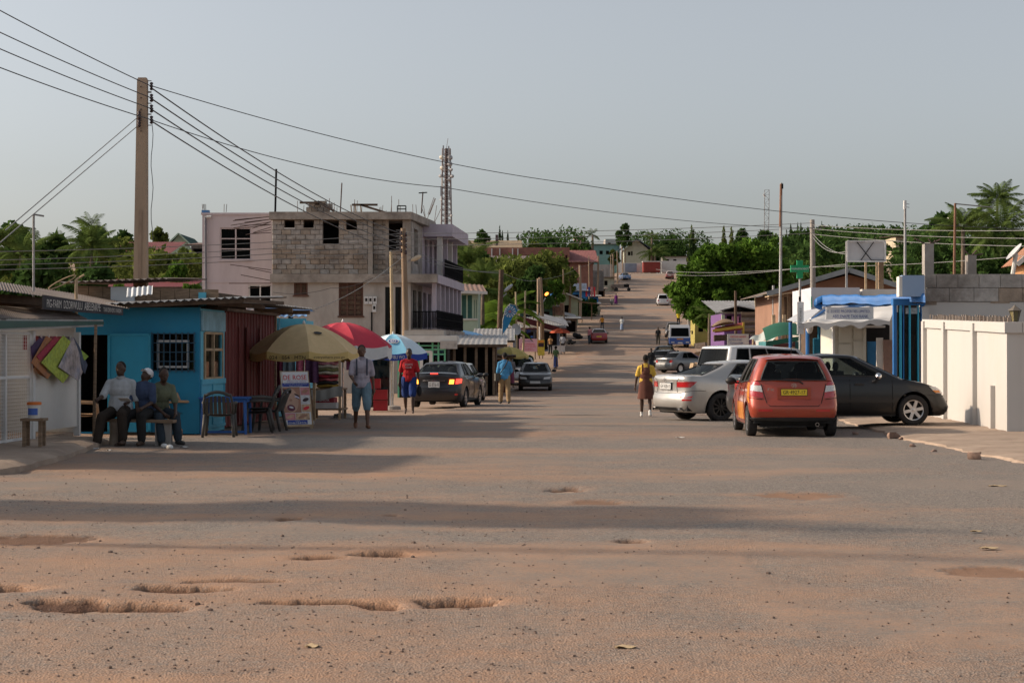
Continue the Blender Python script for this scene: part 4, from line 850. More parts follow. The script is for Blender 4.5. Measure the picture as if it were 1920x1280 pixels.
def crowd():
 MSAN = M('brown_leather', (.12, .05, .025), .7); MBLK = M('black_leather', (.012, .012, .012), .5); WSHOE = M('white_canvas', (.6, .6, .58), .8); c = cloth
 # man with the backpack straps
 T, J, W, U, Hd = person('man in checked shirt and denim shorts walking towards the camera with a backpack', put(678, 803), R(186), 1.76, ((20,3,6),(-14,3,18)), ((-8,10,14,0),(20,10,42,22)), 2, (4,0), (c('lilac_check', (.30,.27,.32)), .85, .86, .022, 1), (c('faded_denim', (.10,.16,.20)), 1.18, .034), None, (MSAN,), skin=SKIN2)
 st = MB()
 for sg in (-1, 1): st.grid(lambda u, v: W(U((sg*(.105+.035*(u-.5)), lerp(.15, .155, v)-.02*(2*v-1)**2, lerp(1.12, 1.46, v)))), 1, 8)
 st.build_each('backpack_strap', c('slate', (.05,.055,.075)), T); bp = MB(); bp.ell(W(U((0,-.20,1.25))), (.15,.09,.21)); bp.build('backpack', c('slate', (.05,.055,.075)), T, True)
 # man in red
 T, J, W, U, Hd = person('man in red printed T-shirt and blue shorts walking with a dark bag', put(767, 775), R(178), 1.78, ((18,3,8),(-12,3,22)), ((4,14,10,0),(-6,12,12,0)), 0, (0,6), (c('red', (.36,.012,.016)), .8, .86, .022), (c('royal_blue', (.012,.03,.13)), .95, .04), None, None, 'low')
 IV = M('white_print', (.6,.6,.58)); text('SPORTS', W(U((0,.150,1.31))), (-1,0,0), (0,0,1), .21, .055, IV, T); text('CLUB', W(U((0,.152,1.235))), (-1,0,0), (0,0,1), .16, .05, IV, T)
 wr = J['arm0'][2]; bg_ = MB(); bg_.ell(W(wr+Vector((0,0,-.24))), (.07,.09,.15)); bg_.caps(W(wr+Vector((0,0,-.06))), W(wr+Vector((0,0,-.14))), .012, .02); bg_.build('carrier_bag', c('black_plastic', (.012,.012,.014)), T, True)
 # schoolgirl
 T, J, W, U, Hd = person('schoolgirl in yellow blouse and brown pinafore walking away', put(1211, 782), R(-6), 1.57, ((10,3,4),(-8,3,14)), ((-2,16,14,0),(6,16,14,0)), 0, (-8,-4), (c('yellow_blouse', (.62,.36,.05)), .75, .95, .02, 1), None, (c('brown_pinafore', (.085,.032,.022)), 1.13, .50, .155, .235), (WSHOE, 1), 'low')
 br = c('brown_pinafore', (.085,.032,.022)); tb = MB(); tb.ell(U((0,0,1.12)), (.185,.150,.17)); tb.ell(U((0,-.02,1.26)), (.14,.155,.15)); tb.v = [tuple(W(p)) for p in tb.v]; tb.build('pinafore_bodice', br, T, True)
 st = MB(); [st.grid(lambda u, v: W(U((sg*(.085+.05*(u-.5)), lerp(-.15, -.085, v**3), lerp(1.26, 1.475, v)))), 1, 6) for sg in (-1, 1)]; st.build_each('pinafore_strap', br, T)
 # blue shirt man
 T, J, W, U, Hd = person('man in blue shirt and khaki trousers walking away with a shoulder bag', put(946, 757), R(8), 1.79, ((9,3,2),(-6,3,8)), ((6,10,35,12),(4,12,60,20)), 2, (15,0), (c('azure', (.05,.20,.40)), 1.7, .84, .026, 1), (c('khaki', (.22,.145,.075)), 1.95, .03), None, (MBLK,), skin=SKIN2)
 st = MB(); st.tube([W(U(p)) for p in ((.10,-.10,1.47),(.02,-.165,1.3),(-.12,-.17,1.1),(-.20,-.12,.98))], .018, 6); st.build('bag_strap', MBLK, T); b_ = MB(); b_.cbox(W(U((-.27,-.06,.90))), (.14,.34,.26)); o = b_.build('shoulder_bag', c('olive_bag', (.06,.055,.045)), T)
 # three seated men
 seat = Vector((0, 0, 0))
 person('seated older man in pale short sleeved shirt and dark trousers on the bench', put(226, 836), R(176), 1.76, ((84,8,84),(76,14,60)), ((-4,14,34,-6),(38,12,40,6)), -2, (-6,0), (c('pale_check', (.34,.36,.38)), .95, .90, .03, 1), (c('dark_brown_trouser', (.022,.016,.012)), 1.95, .03), None, (M('brown_shoe', (.05,.03,.02), .5),), 'low', build=1.12)
 T, J, W, U, Hd = person('seated man in white baseball cap looking down at a paper', put(257, 838)+Vector((.05,.42,0)), R(165), 1.70, ((84,6,82),(80,10,70)), ((30,10,50,20),(34,10,60,24)), 10, (-14,-38), (c('dark_blue_shirt', (.03,.045,.09)), .9, .90, .03), (c('black_trouser', (.012,.012,.012)), 1.95, .03), None, (M('brown_shoe', (.05,.03,.02), .5),), 'short', hat=M('white_cap', (.62,.62,.64), .9))
 pp = MB(); h_ = J['arm1'][2]; pp.slab(W(h_+Vector((-.12,.03,.04))), W(h_+Vector((.08,.03,.04))), W(h_+Vector((.08,.15,.10))), W(h_+Vector((-.12,.15,.10))), .006); pp.build('newspaper', PLATEW, T)
 person('seated man in olive T-shirt leaning forward with hands together', put(296, 834), R(215), 1.74, ((84,6,74),(80,8,62)), ((44,4,34,22),(40,4,38,24)), 24, (-8,12), (c('olive_tee', (.085,.095,.06)), .85, .90, .026), (c('dark_jeans', (.018,.026,.035)), 1.95, .026), None, (M('dark_sandal', (.03,.03,.03), .6),), 'low')
 # distant figures
 D = dict(near=False)
 person('woman in green top and blue wrap carrying a pail up the roadside', put(1042, 691), R(150), 1.64, ((10,3,6),(-6,3,10)), ((-4,16,10,0),(4,14,10,0)), 0, (0,0), (c('green_top', (.06,.10,.04)), .7, .88), None, (c('blue_wrap', (.035,.05,.16)), 1.0, .12, .16, .19), (MBLK,), 'afro', **D)
 person('woman in tan top standing by the red umbrella stall', put(1032, 664), R(160), 1.66, ((4,3,2),(0,3,2)), ((20,8,80,30),(8,8,20,0)), 0, (0,0), (c('tan_top', (.22,.12,.05)), .6, .9), (c('black_trouser', (.012,.012,.012)), 1.9), None, (MBLK,), **D)
 person('man in white patterned shirt standing under the red umbrella', put(1055, 662), R(185), 1.74, ((2,3,2),(-2,3,2)), ((4,12,30,14),(4,12,30,14)), 0, (0,0), (c('white_pattern', (.40,.44,.50)), .9, .86), (c('black_trouser', (.012,.012,.012)), 1.9), None, (MBLK,), **D)
 person('man in pink checked shirt leaning at the red hatchback', put(1105, 645), R(-40), 1.74, ((6,3,2),(-8,3,6)), ((30,6,50,0),(20,6,40,0)), 6, (0,0), (c('pink_check', (.36,.13,.14)), .9, .86), (c('dark_jeans', (.018,.026,.035)), 1.9), None, (MBLK,), **D)
 person('woman in white top and pale blue skirt crossing the road', put(1166, 622), R(170), 1.68, ((10,3,4),(-8,3,8)), ((2,10,12,0),(-2,10,12,0)), 0, (0,0), (c('white_top', (.55,.58,.58)), .7, .9), None, (c('pale_blue_skirt', (.22,.30,.46)), 1.05, .25, .15, .20), (MBLK,), 'bun', **D)
 person('person in orange top walking along the left side of the hill', put(1129, 618), R(10), 1.62, ((8,3,4),(-8,3,8)), ((6,12,30,0),(6,12,30,0)), 0, (0,0), (c('orange_top', (.50,.18,.02)), .6, .9), (c('dark_jeans', (.018,.026,.035)), 1.9), None, (MBLK,), **D)
 person('man in black T-shirt and khaki trousers walking in the road', put(1234, 646), R(175), 1.74, ((10,3,4),(-8,3,10)), ((8,12,14,0),(-8,12,14,0)), 0, (0,0), (c('black_tee', (.014,.014,.015)), .8, .86), (c('olive_trouser', (.05,.045,.03)), 1.9), None, (MBLK,), **D)
 person('person in yellow shirt and black trousers carrying a basin near the tree', put(1272, 610), R(0), 1.72, ((8,3,4),(-6,3,8)), ((20,8,60,0),(20,8,60,0)), 0, (0,0), (c('yellow_shirt', (.60,.42,.02)), .8, .86), (c('black_trouser', (.012,.012,.012)), 1.9), None, (MBLK,), **D)
 T, J, W, U, Hd = person('woman in white blouse with a load on her head under the tree', put(1284, 594), R(180), 1.64, ((4,3,2),(-4,3,4)), ((4,10,12,0),(4,10,12,0)), 0, (0,0), (c('white_top', (.55,.58,.58)), .8, .9), None, (c('navy_skirt', (.02,.03,.08)), 1.0, .3, .15, .19), (MBLK,), **D)
 b_ = MB(); b_.ell(W((0,0,1.88)), (.26,.24,.13)); b_.build('head_load', cloth('white_sack', (.6,.6,.58)), T, True)
 T, J, W, U, Hd = person('woman balancing a white bundle on her head on the left verge', put(1123, 593), R(20), 1.62, ((6,3,4),(-4,3,4)), ((4,10,12,0),(4,10,12,0)), 0, (0,0), (c('beige_top', (.28,.24,.17)), .8, .9), None, (c('sage_skirt', (.14,.15,.10)), 1.0, .2, .15, .19), (MBLK,), **D)
 b_ = MB(); b_.ell(W((0,0,1.87)), (.34,.26,.16)); b_.build('head_load', cloth('white_sack', (.6,.6,.58)), T, True)
 person('person wrapped in purple standing at the roadside far uphill', put(1155, 571), R(180), 1.66, ((2,3,2),(-2,3,2)), ((4,10,12,0),(4,10,12,0)), 0, (0,0), (c('purple_wrap', (.12,.02,.12)), 1.2, .9), None, (c('purple_wrap', (.12,.02,.12)), 1.2, .1, .18, .27), None, 'afro', **D)
 person('man in pale blue shirt standing beside the brown kiosk', put(916, 737), R(30), 1.72, ((2,3,2),(-2,3,2)), ((10,8,40,10),(10,8,40,10)), 4, (0,0), (c('pale_blue_shirt', (.12,.22,.40)), .9, .88), (c('black_trouser', (.012,.012,.012)), 1.9), None, (MBLK,), **D)
 person('person in dark clothes standing under the yellow umbrella', put(932, 728), R(180), 1.70, ((2,3,2),(-2,3,2)), ((10,8,30,10),(10,8,30,10)), 0, (0,0), (c('black_tee', (.014,.014,.015)), .9, .88), (c('dark_jeans', (.018,.026,.035)), 1.9), None, (MBLK,), **D)
 person('person in plum skirt partly hidden behind the blue shirted man', put(958, 727), R(200), 1.64, ((2,3,2),(-2,3,2)), ((4,8,20,5),(4,8,20,5)), 0, (0,0), (c('grey_tee', (.14,.13,.13)), .9, .9), None, (c('plum_skirt', (.20,.05,.09)), 1.0, .25, .16, .2), None, **D)
 T, J, W, U, Hd = person('dark haired person standing beyond the schoolgirl near the saloon', put(1221, 700), R(180), 1.70, ((2,3,2),(-2,3,2)), ((4,8,20,5),(4,8,20,5)), 0, (0,0), (c('black_tee', (.014,.014,.015)), .9, .9), (c('dark_jeans', (.018,.026,.035)), 1.9), None, (MBLK,), **D)
crowd()
# ------------------------------------------------------------ shared building helpers
MIRON = M('rusted_corrugated_iron', (.20, .165, .14), .75, .30, 2.2, .15, 30, metal=.15, dirt=.75, dcol=(.13, .075, .05), dscale=1.6)
MZINC = M('grey_corrugated_zinc', (.33, .33, .33), .55, .25, 1.8, .1, 30, metal=.3, dirt=.6, dcol=(.17, .12, .09), dscale=1.4)
MBLUER = M('blue_metal_roof', (.06, .16, .36), .5, .15, 2, .08, 30, dirt=.35)
MWOOD = M('weathered_timber', (.17, .115, .075), .9, .35, 5, .4, 22, stretch=(1, 1, 6)); MWOODD = M('dark_timber', (.07, .045, .03), .9, .35, 5, .4, 22); MWOODL = M('pale_timber', (.36, .25, .15), .9, .25, 5, .3, 22)
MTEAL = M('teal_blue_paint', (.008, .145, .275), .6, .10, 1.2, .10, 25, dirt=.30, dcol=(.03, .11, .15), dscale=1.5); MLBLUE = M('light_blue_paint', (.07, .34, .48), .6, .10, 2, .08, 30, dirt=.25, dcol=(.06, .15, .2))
MWHITE = M('off_white_paint', (.56, .54, .50), .8, .08, 1.2, .15, 30, dirt=.35, dcol=(.36, .30, .25), dscale=1.1); MVOID = M('interior_shade_black', (.02, .018, .017), .95, .3, 2, 0)  # near-black puts the shade of unlit rooms into the colour; also dark meter dials
MMAROON = M('maroon_container_paint', (.115, .020, .018), .6, .2, 1.4, .12, 30, dirt=.4, dcol=(.06, .02, .015)); MGLASS = glass_mat('shop_glass', (.5, .52, .5), .45); MCONC = M('grey_render', (.235, .215, .195), .95, .2, 1.1, .35, 18, dirt=.55, dcol=(.12, .095, .08), dscale=.9)
MSTEELW = M('white_painted_steel', (.56, .56, .55), .5, .08, 4, 0, dirt=.25); MRED = M('red_plastic', (.30, .015, .015), .5, .1, 4, 0)
TH = math.atan2(1, .081)-R(90)        # street axis: local +y runs up the street
STR = Vector((.081, 1, 0)).normalized(); STX = Vector((STR.y, -STR.x, 0))
def F(org):
 """frame on the ground: x across the street (right), y up the street"""
 return Matrix.Translation(org) @ Matrix(((STX.x, STR.x, 0, 0), (STX.y, STR.y, 0, 0), (0, 0, 1, 0), (0, 0, 0, 1)))
def corr(mb, a, b, c, d, pitch=.15, amp=.018, n=4, ragged=0.0, th=.006):
 """corrugated sheet: a-b is the eave (waves run along a->b), d-c the ridge"""
 a, b, c, d = map(Vector, (a, b, c, d)); N = (b-a).cross(d-a).normalized()
 if N.z < 0: N = -N
 nw = max(2, int((b-a).length/pitch)); nu = nw*4; rnd = random.Random(int(a.x*100)); rg = [rnd.uniform(0, ragged) for _ in range(nw+1)]
 def fn(off):
  def f(u, v):
   e = rg[int(u*nw)]*(1-v) if ragged else 0; p = a.lerp(b, u).lerp(d.lerp(c, u), min(1, v+e)); return p+N*(amp*math.sin(u*nw*2*math.pi)+off)
  return f
 mb.grid(fn(0), nu, n); mb.grid(fn(-th), nu, n); return mb
def planks(name, mat, parent, a, b, c, d, n, gap=.012, t=.02, vert=True, jit=.01):
 """boards laid side by side from edge a-d to edge b-c, each its own part"""
 a, b, c, d = map(Vector, (a, b, c, d)); rnd = random.Random(n*7+int(a.x*10)); w_ = gap/max((b-a).length, .01)
 for i in range(n):
  u0 = i/n+w_/2; u1 = (i+1)/n-w_/2; N = (b-a).cross(d-a).normalized()*rnd.uniform(-jit, jit)
  MB().slab(a.lerp(b, u0)+N, a.lerp(b, u1)+N, d.lerp(c, u1)+N, d.lerp(c, u0)+N, t).build(name, mat, parent)
def wall(mb, m4, x0, x1, y0, y1, z0, z1, holes):
 """wall slab in frame m4 spanning x0..x1 (front face at y0, back y1) with rectangular holes (xa,xb,za,zb)"""
 xs = sorted({x0, x1, *[min(max(h[0], x0), x1) for h in holes], *[min(max(h[1], x0), x1) for h in holes]}); zs = sorted({z0, z1, *[h[2] for h in holes], *[h[3] for h in holes]})
 for xa, xb in zip(xs, xs[1:]):
  run = None
  for za, zb in zip(zs, zs[1:]):
   c = ((xa+xb)/2, (za+zb)/2); hole = any(h[0] < c[0] < h[1] and h[2] < c[1] < h[3] for h in holes)
   if hole:
    if run: mb.box(xa, xb, y0, y1, run[0], run[1], m4); run = None
   else: run = (run[0], zb) if run else (za, zb)
  if run: mb.box(xa, xb, y0, y1, run[0], run[1], m4)
 return mb
ID4 = Matrix.Identity(4)
# ------------------------------------------------------------ white mesh kiosk (left edge)
def mesh_kiosk():
 o = Vector((-7.98, 26.0, .15)); m = F(o); T = thing('mesh_kiosk', 'white kiosk with mesh gate and rusty iron roofs at the left edge', 'kiosk', o)
 Ld = 4.1; dp = 3.2; ztop = 1.72
 def part(name, mat, *boxes):
  mb = MB()
  for b in boxes: mb.box(*b, m)
  return mb.build(name, mat, T)
 part('back_wall', MVOID, (-dp, -dp+.08, 0, Ld, 0, 2.0)); part('side_wall', MWHITE, (-dp+.08, -.04, Ld-.08, Ld-.002, 0, 1.85)); part('floor', MSLAB, (-dp+.1, -.05, .1, Ld-.1, -.2, .02))
 g = MB(); W0, W1 = -.3, 1.72      # gate: y range
 for y in (W0, (W0+W1)/2-.05, W1): g.box(-.03, .03, y-.025, y+.025, .0, ztop, m)
 for z in (.03, 1.02, ztop): g.box(-.027, .027, W0, W1, z-.02, z+.02, m)
 fr = g.build('gate_frame', MSTEELW, T); g = MB()
 for k in range(1, 24): y = lerp(W0, W1, k/24); g.box(-.003, .003, y-.003, y+.003, .03, ztop, m)
 for k in range(1, 30): z = lerp(.03, ztop, k/30); g.box(-.003, .003, W0, W1, z-.0025, z+.0025, m)
 tag(g.build('gate_mesh', MSTEELW, T), kind='stuff')
 part('gate_post', MSTEELW, (-.06, .05, W1+.06, W1+.16, -.05, ztop+.05)); part('tarpaulin', MWHITE, (-.02, .012, W1+.2, Ld-.02, .12, 1.36)); part('top_rail', MSTEELW, (-.03, .03, W1+.16, Ld, 1.40, 1.44)); part('post', MSTEELW, (-.05, .05, Ld-.09, Ld+.0, -.05, ztop+.05))
 for k in range(5): y = lerp(W1+.25, Ld-.5, k/4); part('shelf_box', [M('red_goods', (.18,.03,.03)), M('dark_goods', (.05,.04,.06)), M('maroon_goods', (.14,.03,.05))][k % 3], (-.2, -.06, y, y+.33, 1.46, ztop-.03))
 for k in range(7): y = lerp(W1+.2, Ld-.05, k/6); part('lattice_bar', MSTEELW, (-.012, .012, y-.01, y+.01, 1.44, ztop))
 # green fascia and gutter, tilted
 mb = MB(); A = PX(-30,617,25.6); B = PX(190,608,30.4); mb.slab(A, B, B+Vector((0, 0, .05)), A+Vector((0, 0, .13)), .05); mb.build('green_fascia', M('bottle_green_metal', (.018, .06, .05), .5, .15, 3, .05), T)
 mb = MB(); mb.bar(A+Vector((.02, 0, .14)), B+Vector((.02, 0, .07)), .03); mb.bar(A+Vector((.02, 0, -.01)), B+Vector((.02, 0, -.02)), .03); mb.build_each('gutter_edge', MZINC, T)
 # lower roof
 mb = MB(); corr(mb, PX(-40,598,25.2), PX(165,598,30.0), PX(128,581,31.5), PX(-40,571,28.0), .09, .011, 5, .05); mb.build('roof_sheet', MIRON, T, True)
 mb = MB(); mb.bar(PX(-40,566,28.4), PX(84,574,29.4), .06, .08); mb.bar(PX(-40,606,26), PX(150,602,30), .06, .1); mb.build_each('roof_beam', MWOODD, T)
 # upper roof with the route board below its eave
 mb = MB(); corr(mb, PX(-40,538,27.0), PX(243,579,31.6), PX(225,564,36), PX(-40,522,33), .09, .012, 5, .03); mb.build('roof_sheet', MIRON, T, True)
 mb = MB(); mb.bar(PX(-40,556,28.2), PX(84,566,29), .08, .14); mb.build('roof_beam', MWOODD, T)
 # yard antenna pole on the roof and a wire loop
 a = PX(63, 548, 30.5); b = PX(63, 402, 30.5); mb = MB(); mb.tube([a-Vector((0,0,.3)), b], .022, 8); mb.bar(b, b+Vector((.18, 0, -.03)), .06, .03); mb.build('lamp_mast', MZINC, T)
 a = PX(143, 560, 31); b = PX(143, 524, 31); mb = MB(); mb.tube([a-Vector((0,0,.4)), b], .03, 8); mb.tube([b, PX(158, 515, 31)], .02, 6); mb.tube([b+Vector((.25*math.cos(t)-.26, 0, .05*math.sin(t)-.05+.12*math.cos(t))) for t in np.linspace(0, 2*math.pi, 14)], .012, 6); mb.build('aerial', MWOODL, T)
 # route board
 A = PX(83, 580, 27.6); B = PX(231, 591, 30.6); n_ = Vector((0, 0, .235)); S_ = thing('route_board', 'black board with painted white route names under the rusty roof', 'sign', A); mb = MB(); mb.slab(A, B, B+Vector((0, 0, .14)), A+n_, -.04); mb.build('board', M('chalky_black_paint', (.035, .035, .04), .9, .3, 3, .2), S_)
 xd = (B-A).normalized(); nd = Vector((0, 0, 1)).cross(xd); L_ = (B-A).length; ip = M('worn_white_lettering', (.50, .48, .44), .9, .2, 8, 0)
 text('PIG-FARM  DZORWULU  ABELENKPE', A+xd*L_*.36+Vector((0,0,.105))+Vector((0,-.02,0)), xd, (0,0,1), L_*.66, .13, ip, S_, depth=.006); text('TAXI DRIVERS UNION', A+xd*L_*.85+Vector((0,0,.075))+Vector((0,-.02,0)), xd, (0,0,1), L_*.24, .075, ip, S_, depth=.006)
 # pole carrying the canopy
 p = G(176, 832); T2 = thing('canopy_post', 'thin wooden post holding the canopy beside the dark doorway', 'post', p); mb = MB(); mb.tube([p-Vector((0,0,.05)), p+Vector((.03,.0,2.04))], [.03, .025], 8); mb.build('shaft', MWOOD, T2)
mesh_kiosk()
def hanging_mats():
 cols = [('purple', (.05,.03,.07)), ('orange', (.30,.12,.05)), ('red', (.28,.03,.05)), ('lime', (.30,.36,.05)), ('rainbow', (.30,.25,.24)), ('dark', (.05,.06,.09)), ('green', (.20,.30,.05))]
 spec = [(62,632,40,66,70,0), (72,632,38,92,130,1), (88,632,40,92,118,2), (118,630,45,88,128,3), (135,634,24,100,160,4), (152,640,20,100,163,5), (153,657,18,92,163,6)]
 shapes = [[(57,650),(75,632),(88,645),(62,690)], [(58,680),(86,630),(97,636),(70,700),(94,702),(88,710)], [(68,668),(104,630),(112,640),(82,688)], [(77,680),(118,629),(131,640),(113,688),(128,704),(117,718)], [(109,688),(136,632),(143,650),(157,690),(146,714)], [(137,632),(148,650),(163,684),(158,700),(152,690)], [(150,655),(165,668),(158,675),(153,668)]]
 labs = ['dark purple woven mat hung at the back left of the row', 'orange bordered mat with dark squares hanging on the kiosk', 'crimson mat with dark panels hanging on the kiosk', 'lime green dotted mat hanging longest on the kiosk', 'faded rainbow striped mat folded over in front', 'dark slate mat hanging at the right edge of the row', 'small yellow green mat corner poking out at the right']
 for i, sh in enumerate(shapes):
  nm, col = cols[i]; Y = 29.6-.05*i; mat = M('mat_'+nm, col, .9, .5 if i in (3, 4) else .3, 18 if i != 4 else 6, .4, 40, dirt=.55, dcol=[(.02,.015,.03),(.06,.05,.07),(.10,.03,.04),(.03,.10,.06),(.10,.16,.30),(.03,.03,.05),(.05,.10,.03)][i], dscale=9 if i != 4 else 4)
  cx = sum(p[0] for p in sh)/len(sh); P = [PX(x, y, -10.086/((x-960)/3200-.081)-.30-.05*i-.10*math.sin((x-cx)*.15)) for x, y in sh]; mb = MB(); n = len(P); off = Vector((.01, .012, 0)); mb.add(P+[p+off for p in P], [tuple(range(n)), tuple(range(2*n-1, n-1, -1))]+[(k, (k+1) % n, (k+1) % n+n, k+n) for k in range(n)])
  o = mb.build('hanging_mat', mat); tag(o, labs[i], 'mat', 'mats hanging on the kiosk'); base(o)
hanging_mats()
def stool_pail():
 p = G(64, 836, .16); T = thing('wooden_stool', 'small rough wooden stool at the kiosk gate', 'stool', p); mb = MB(); mb.cbox(p+Vector((0,0,.40)), (.34,.3,.04)); mb.build('seat', MWOOD, T)
 for dx in (-.12, .12):
  for dy in (-.1, .1): MB().cbox(p+Vector((dx,dy,.19)), (.05,.05,.38)).build('leg', MWOOD, T)
 q = p+Vector((.0,0,.42)); T = thing('paint_pail', 'white pail with orange lid standing on the wooden stool', 'pail', q); MB().lathe([(.085,0),(.10,.2)], 18, Matrix.Translation(q)).build('bucket', MWHITE, T, True, 40); MB().lathe([(.108,.2),(.108,.235),(.09,.245)], 18, Matrix.Translation(q)).build('lid', M('orange_plastic', (.55,.12,.02), .5), T, True, 40)
 mb = MB(); mb.grid(lambda u, v: q+Vector((.1*math.sin((u-.5)*1.6)*(1+.0)+0, -.1*math.cos((u-.5)*1.6)-.001, .05+.1*v)), 6, 1); mb.build('label_print', M('blue_print', (.05,.10,.35)), T)
stool_pail()
# ------------------------------------------------------------ blue shop and maroon container
def blue_shop():
 c = Vector((-5.93, 32.4, 0)); m = F(c); T = thing('blue_shop', 'teal blue kiosk shop with barred window and open door', 'shop', c); dark = MVOID
 # front (camera) wall, local x -2.05..0 ; z 0..2.35
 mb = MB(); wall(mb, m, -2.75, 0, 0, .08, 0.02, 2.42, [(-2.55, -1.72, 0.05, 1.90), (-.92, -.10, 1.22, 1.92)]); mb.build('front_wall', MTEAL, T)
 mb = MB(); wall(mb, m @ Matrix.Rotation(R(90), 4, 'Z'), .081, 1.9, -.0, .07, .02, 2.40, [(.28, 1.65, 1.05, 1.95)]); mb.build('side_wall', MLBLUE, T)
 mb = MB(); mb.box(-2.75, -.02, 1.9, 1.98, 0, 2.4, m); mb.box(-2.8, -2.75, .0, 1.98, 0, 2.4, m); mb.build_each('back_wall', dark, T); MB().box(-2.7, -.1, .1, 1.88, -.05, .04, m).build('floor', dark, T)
 # door leaf standing open in front of the wall
 mb = MB(); mb.box(-1.72, -.94, -.12, -.08, .08, 1.90, m); d = mb.build('door', M('door_leaf_blue', (.014, .19, .33), .55, .1, 1.5, .08, 25), T); mb = MB()
 for b in ((-1.74,-.92,-.135,-.075,1.88,1.92), (-1.74,-.92,-.135,-.075,.06,.10), (-1.745,-1.70,-.135,-.075,.06,1.92), (-.96,-.915,-.135,-.075,.06,1.92)): mb.box(*b, m)
 mb.build_each('door_frame', M('teal_frame_paint', (.02, .20, .33), .6), d); MB().box(-.99, -.97, -.16, -.12, .95, 1.08, m).build('door_handle', CHROME, d)
 # window bars and glazing
 w_ = MB(); w_.box(-.90, -.12, .09, .10, 1.24, 1.9, m); wo = w_.build('window', MGLASS, T)
 for k in range(8): x = lerp(-.92, -.10, k/7); MB().box(x-.008, x+.008, -.03, -.012, 1.18, 1.95, m).build('window_bar', M('blue_steel_bar', (.02,.06,.10), .5), wo)
 for k in range(5): z = lerp(1.22, 1.92, k/4); MB().box(-.95, -.07, -.011, .005, z-.008, z+.008, m).build('window_bar', MATS['blue_steel_bar'], wo)
 for b in ((-.84,-.80,.04,.07,1.27,1.80), (-.26,-.22,.04,.07,1.27,1.80), (-.80,-.26,.04,.07,1.76,1.80), (-.80,-.26,.04,.07,1.27,1.31)): MB().box(*b, m).build('window_sash', MSTEELW, wo)
 sw = MB(); sw.box(-.045, -.03, .36, 1.73, 1.06, 1.94, m); so_ = sw.build('window', MGLASS, T)
 for y in (.37, 1.02, 1.72): MB().box(-.05, .02, y-.03, y+.03, 1.05, 1.95, m).build('window_sash', MWOODL, so_)
 for z in (1.06, 1.62, 1.94): MB().box(-.048, .015, .38, 1.72, z-.025, z+.025, m).build('window_sash', MWOODL, so_)
 for k, (y, z) in enumerate(((.5,1.2),(.75,1.3),(1.2,1.25),(1.45,1.35))): MB().box(-.35, -.2, y, y+.2, 1.07, z+.2, m).build('shop_goods', [MWHITE, MATS['red_goods'], MWOODL][k % 3], T)
 mb = MB(); mb.box(.002, .03, .08, 1.9, .95, 1.05, m); mb.box(.002, .025, .08, 1.9, .1, .16, m); [mb.box(.002, .022, y-.02, y+.02, .16, .95, m) for y in (.1, .95, 1.85)]; mb.build_each('wall_batten', MLBLUE, T)
 mb = MB(); mb.box(.003, .035, .08, 1.85, 1.98, 2.36, m); mb.build('painted_sign', M('faded_blue_sign', (.20,.36,.44), .8, .2, 4, .2, 20, dirt=.6, dcol=(.12,.2,.25)), T)
 # roof
 mb = MB(); corr(mb, m @ Vector((-2.35, -.5, 2.44)), m @ Vector((1.0, -.35, 2.60)), m @ Vector((1.0, 3.2, 2.72)), m @ Vector((-2.4, 3.2, 2.62)), .15, .02, 4); mb.build('roof_sheet', MZINC, T, True)
 mb = MB(); mb.bar(m @ Vector((-2.3, -.40, 2.40)), m @ Vector((.9, -.28, 2.53)), .05, .07); mb.bar(m @ Vector((.30, -.3, 2.50)), m @ Vector((.55, 3.0, 2.50)), .06, .08); mb.bar(m @ Vector((.9, -.3, 2.54)), m @ Vector((.95, 3.0, 2.58)), .05, .07); mb.build_each('roof_beam', MWOODD, T)
 mb = MB(); corr(mb, m @ Vector((-1.45, .1, 2.62)), m @ Vector((-.95, .1, 2.68)), m @ Vector((-1.0, .3, 2.85)), m @ Vector((-1.5, .3, 2.8)), .1, .015, 2); mb.build('loose_zinc_sheet', MATS['pale_zinc'] if 'pale_zinc' in MATS else M('pale_zinc', (.52,.54,.56), .5, .1, 3, 0, metal=.2), T, True)
 # plank store behind, with blue roof
 T2 = thing('plank_store', 'unpainted plank store with patched zinc roof behind the blue shop', 'shed', m @ Vector((-1, 4, 0))); planks('board', MWOOD, T2, m @ Vector((-3.4,2.8,1.9)), m @ Vector((-.35,2.8,1.9)), m @ Vector((-.35,2.8,2.86)), m @ Vector((-3.4,2.8,2.95)), 10)
 mb = MB(); corr(mb, m @ Vector((-3.6,2.4,3.0)), m @ Vector((-1.3,2.4,3.08)), m @ Vector((-1.3,5.5,3.2)), m @ Vector((-3.6,5.5,3.1)), .15, .02, 3); mb.build('roof_sheet', MIRON, T2, True)
 mb = MB(); corr(mb, PX(312,560,36), PX(415,583,36), PX(415,583,36)+Vector((.4,3.5,.03)), PX(312,560,36)+Vector((.3,3.5,.03)), .15, .02, 3); mb.build('roof_sheet', MZINC, T2, True)
 MB().box(-2.6, -2.1, 2.7, 2.75, 2.55, 2.92, m).build('patch_panel', M('pale_zinc', (.52,.54,.56), .5, .1, 3, 0, metal=.2), T2); MB().box(-.75, -.6, 2.7, 2.76, 2.5, 2.8, m).build('patch_panel', MLBLUE, T2)
 MB().box(-3.3, -.4, 2.9, 5.4, .0, 2.8, m).build('wall', MWOODD, T2)
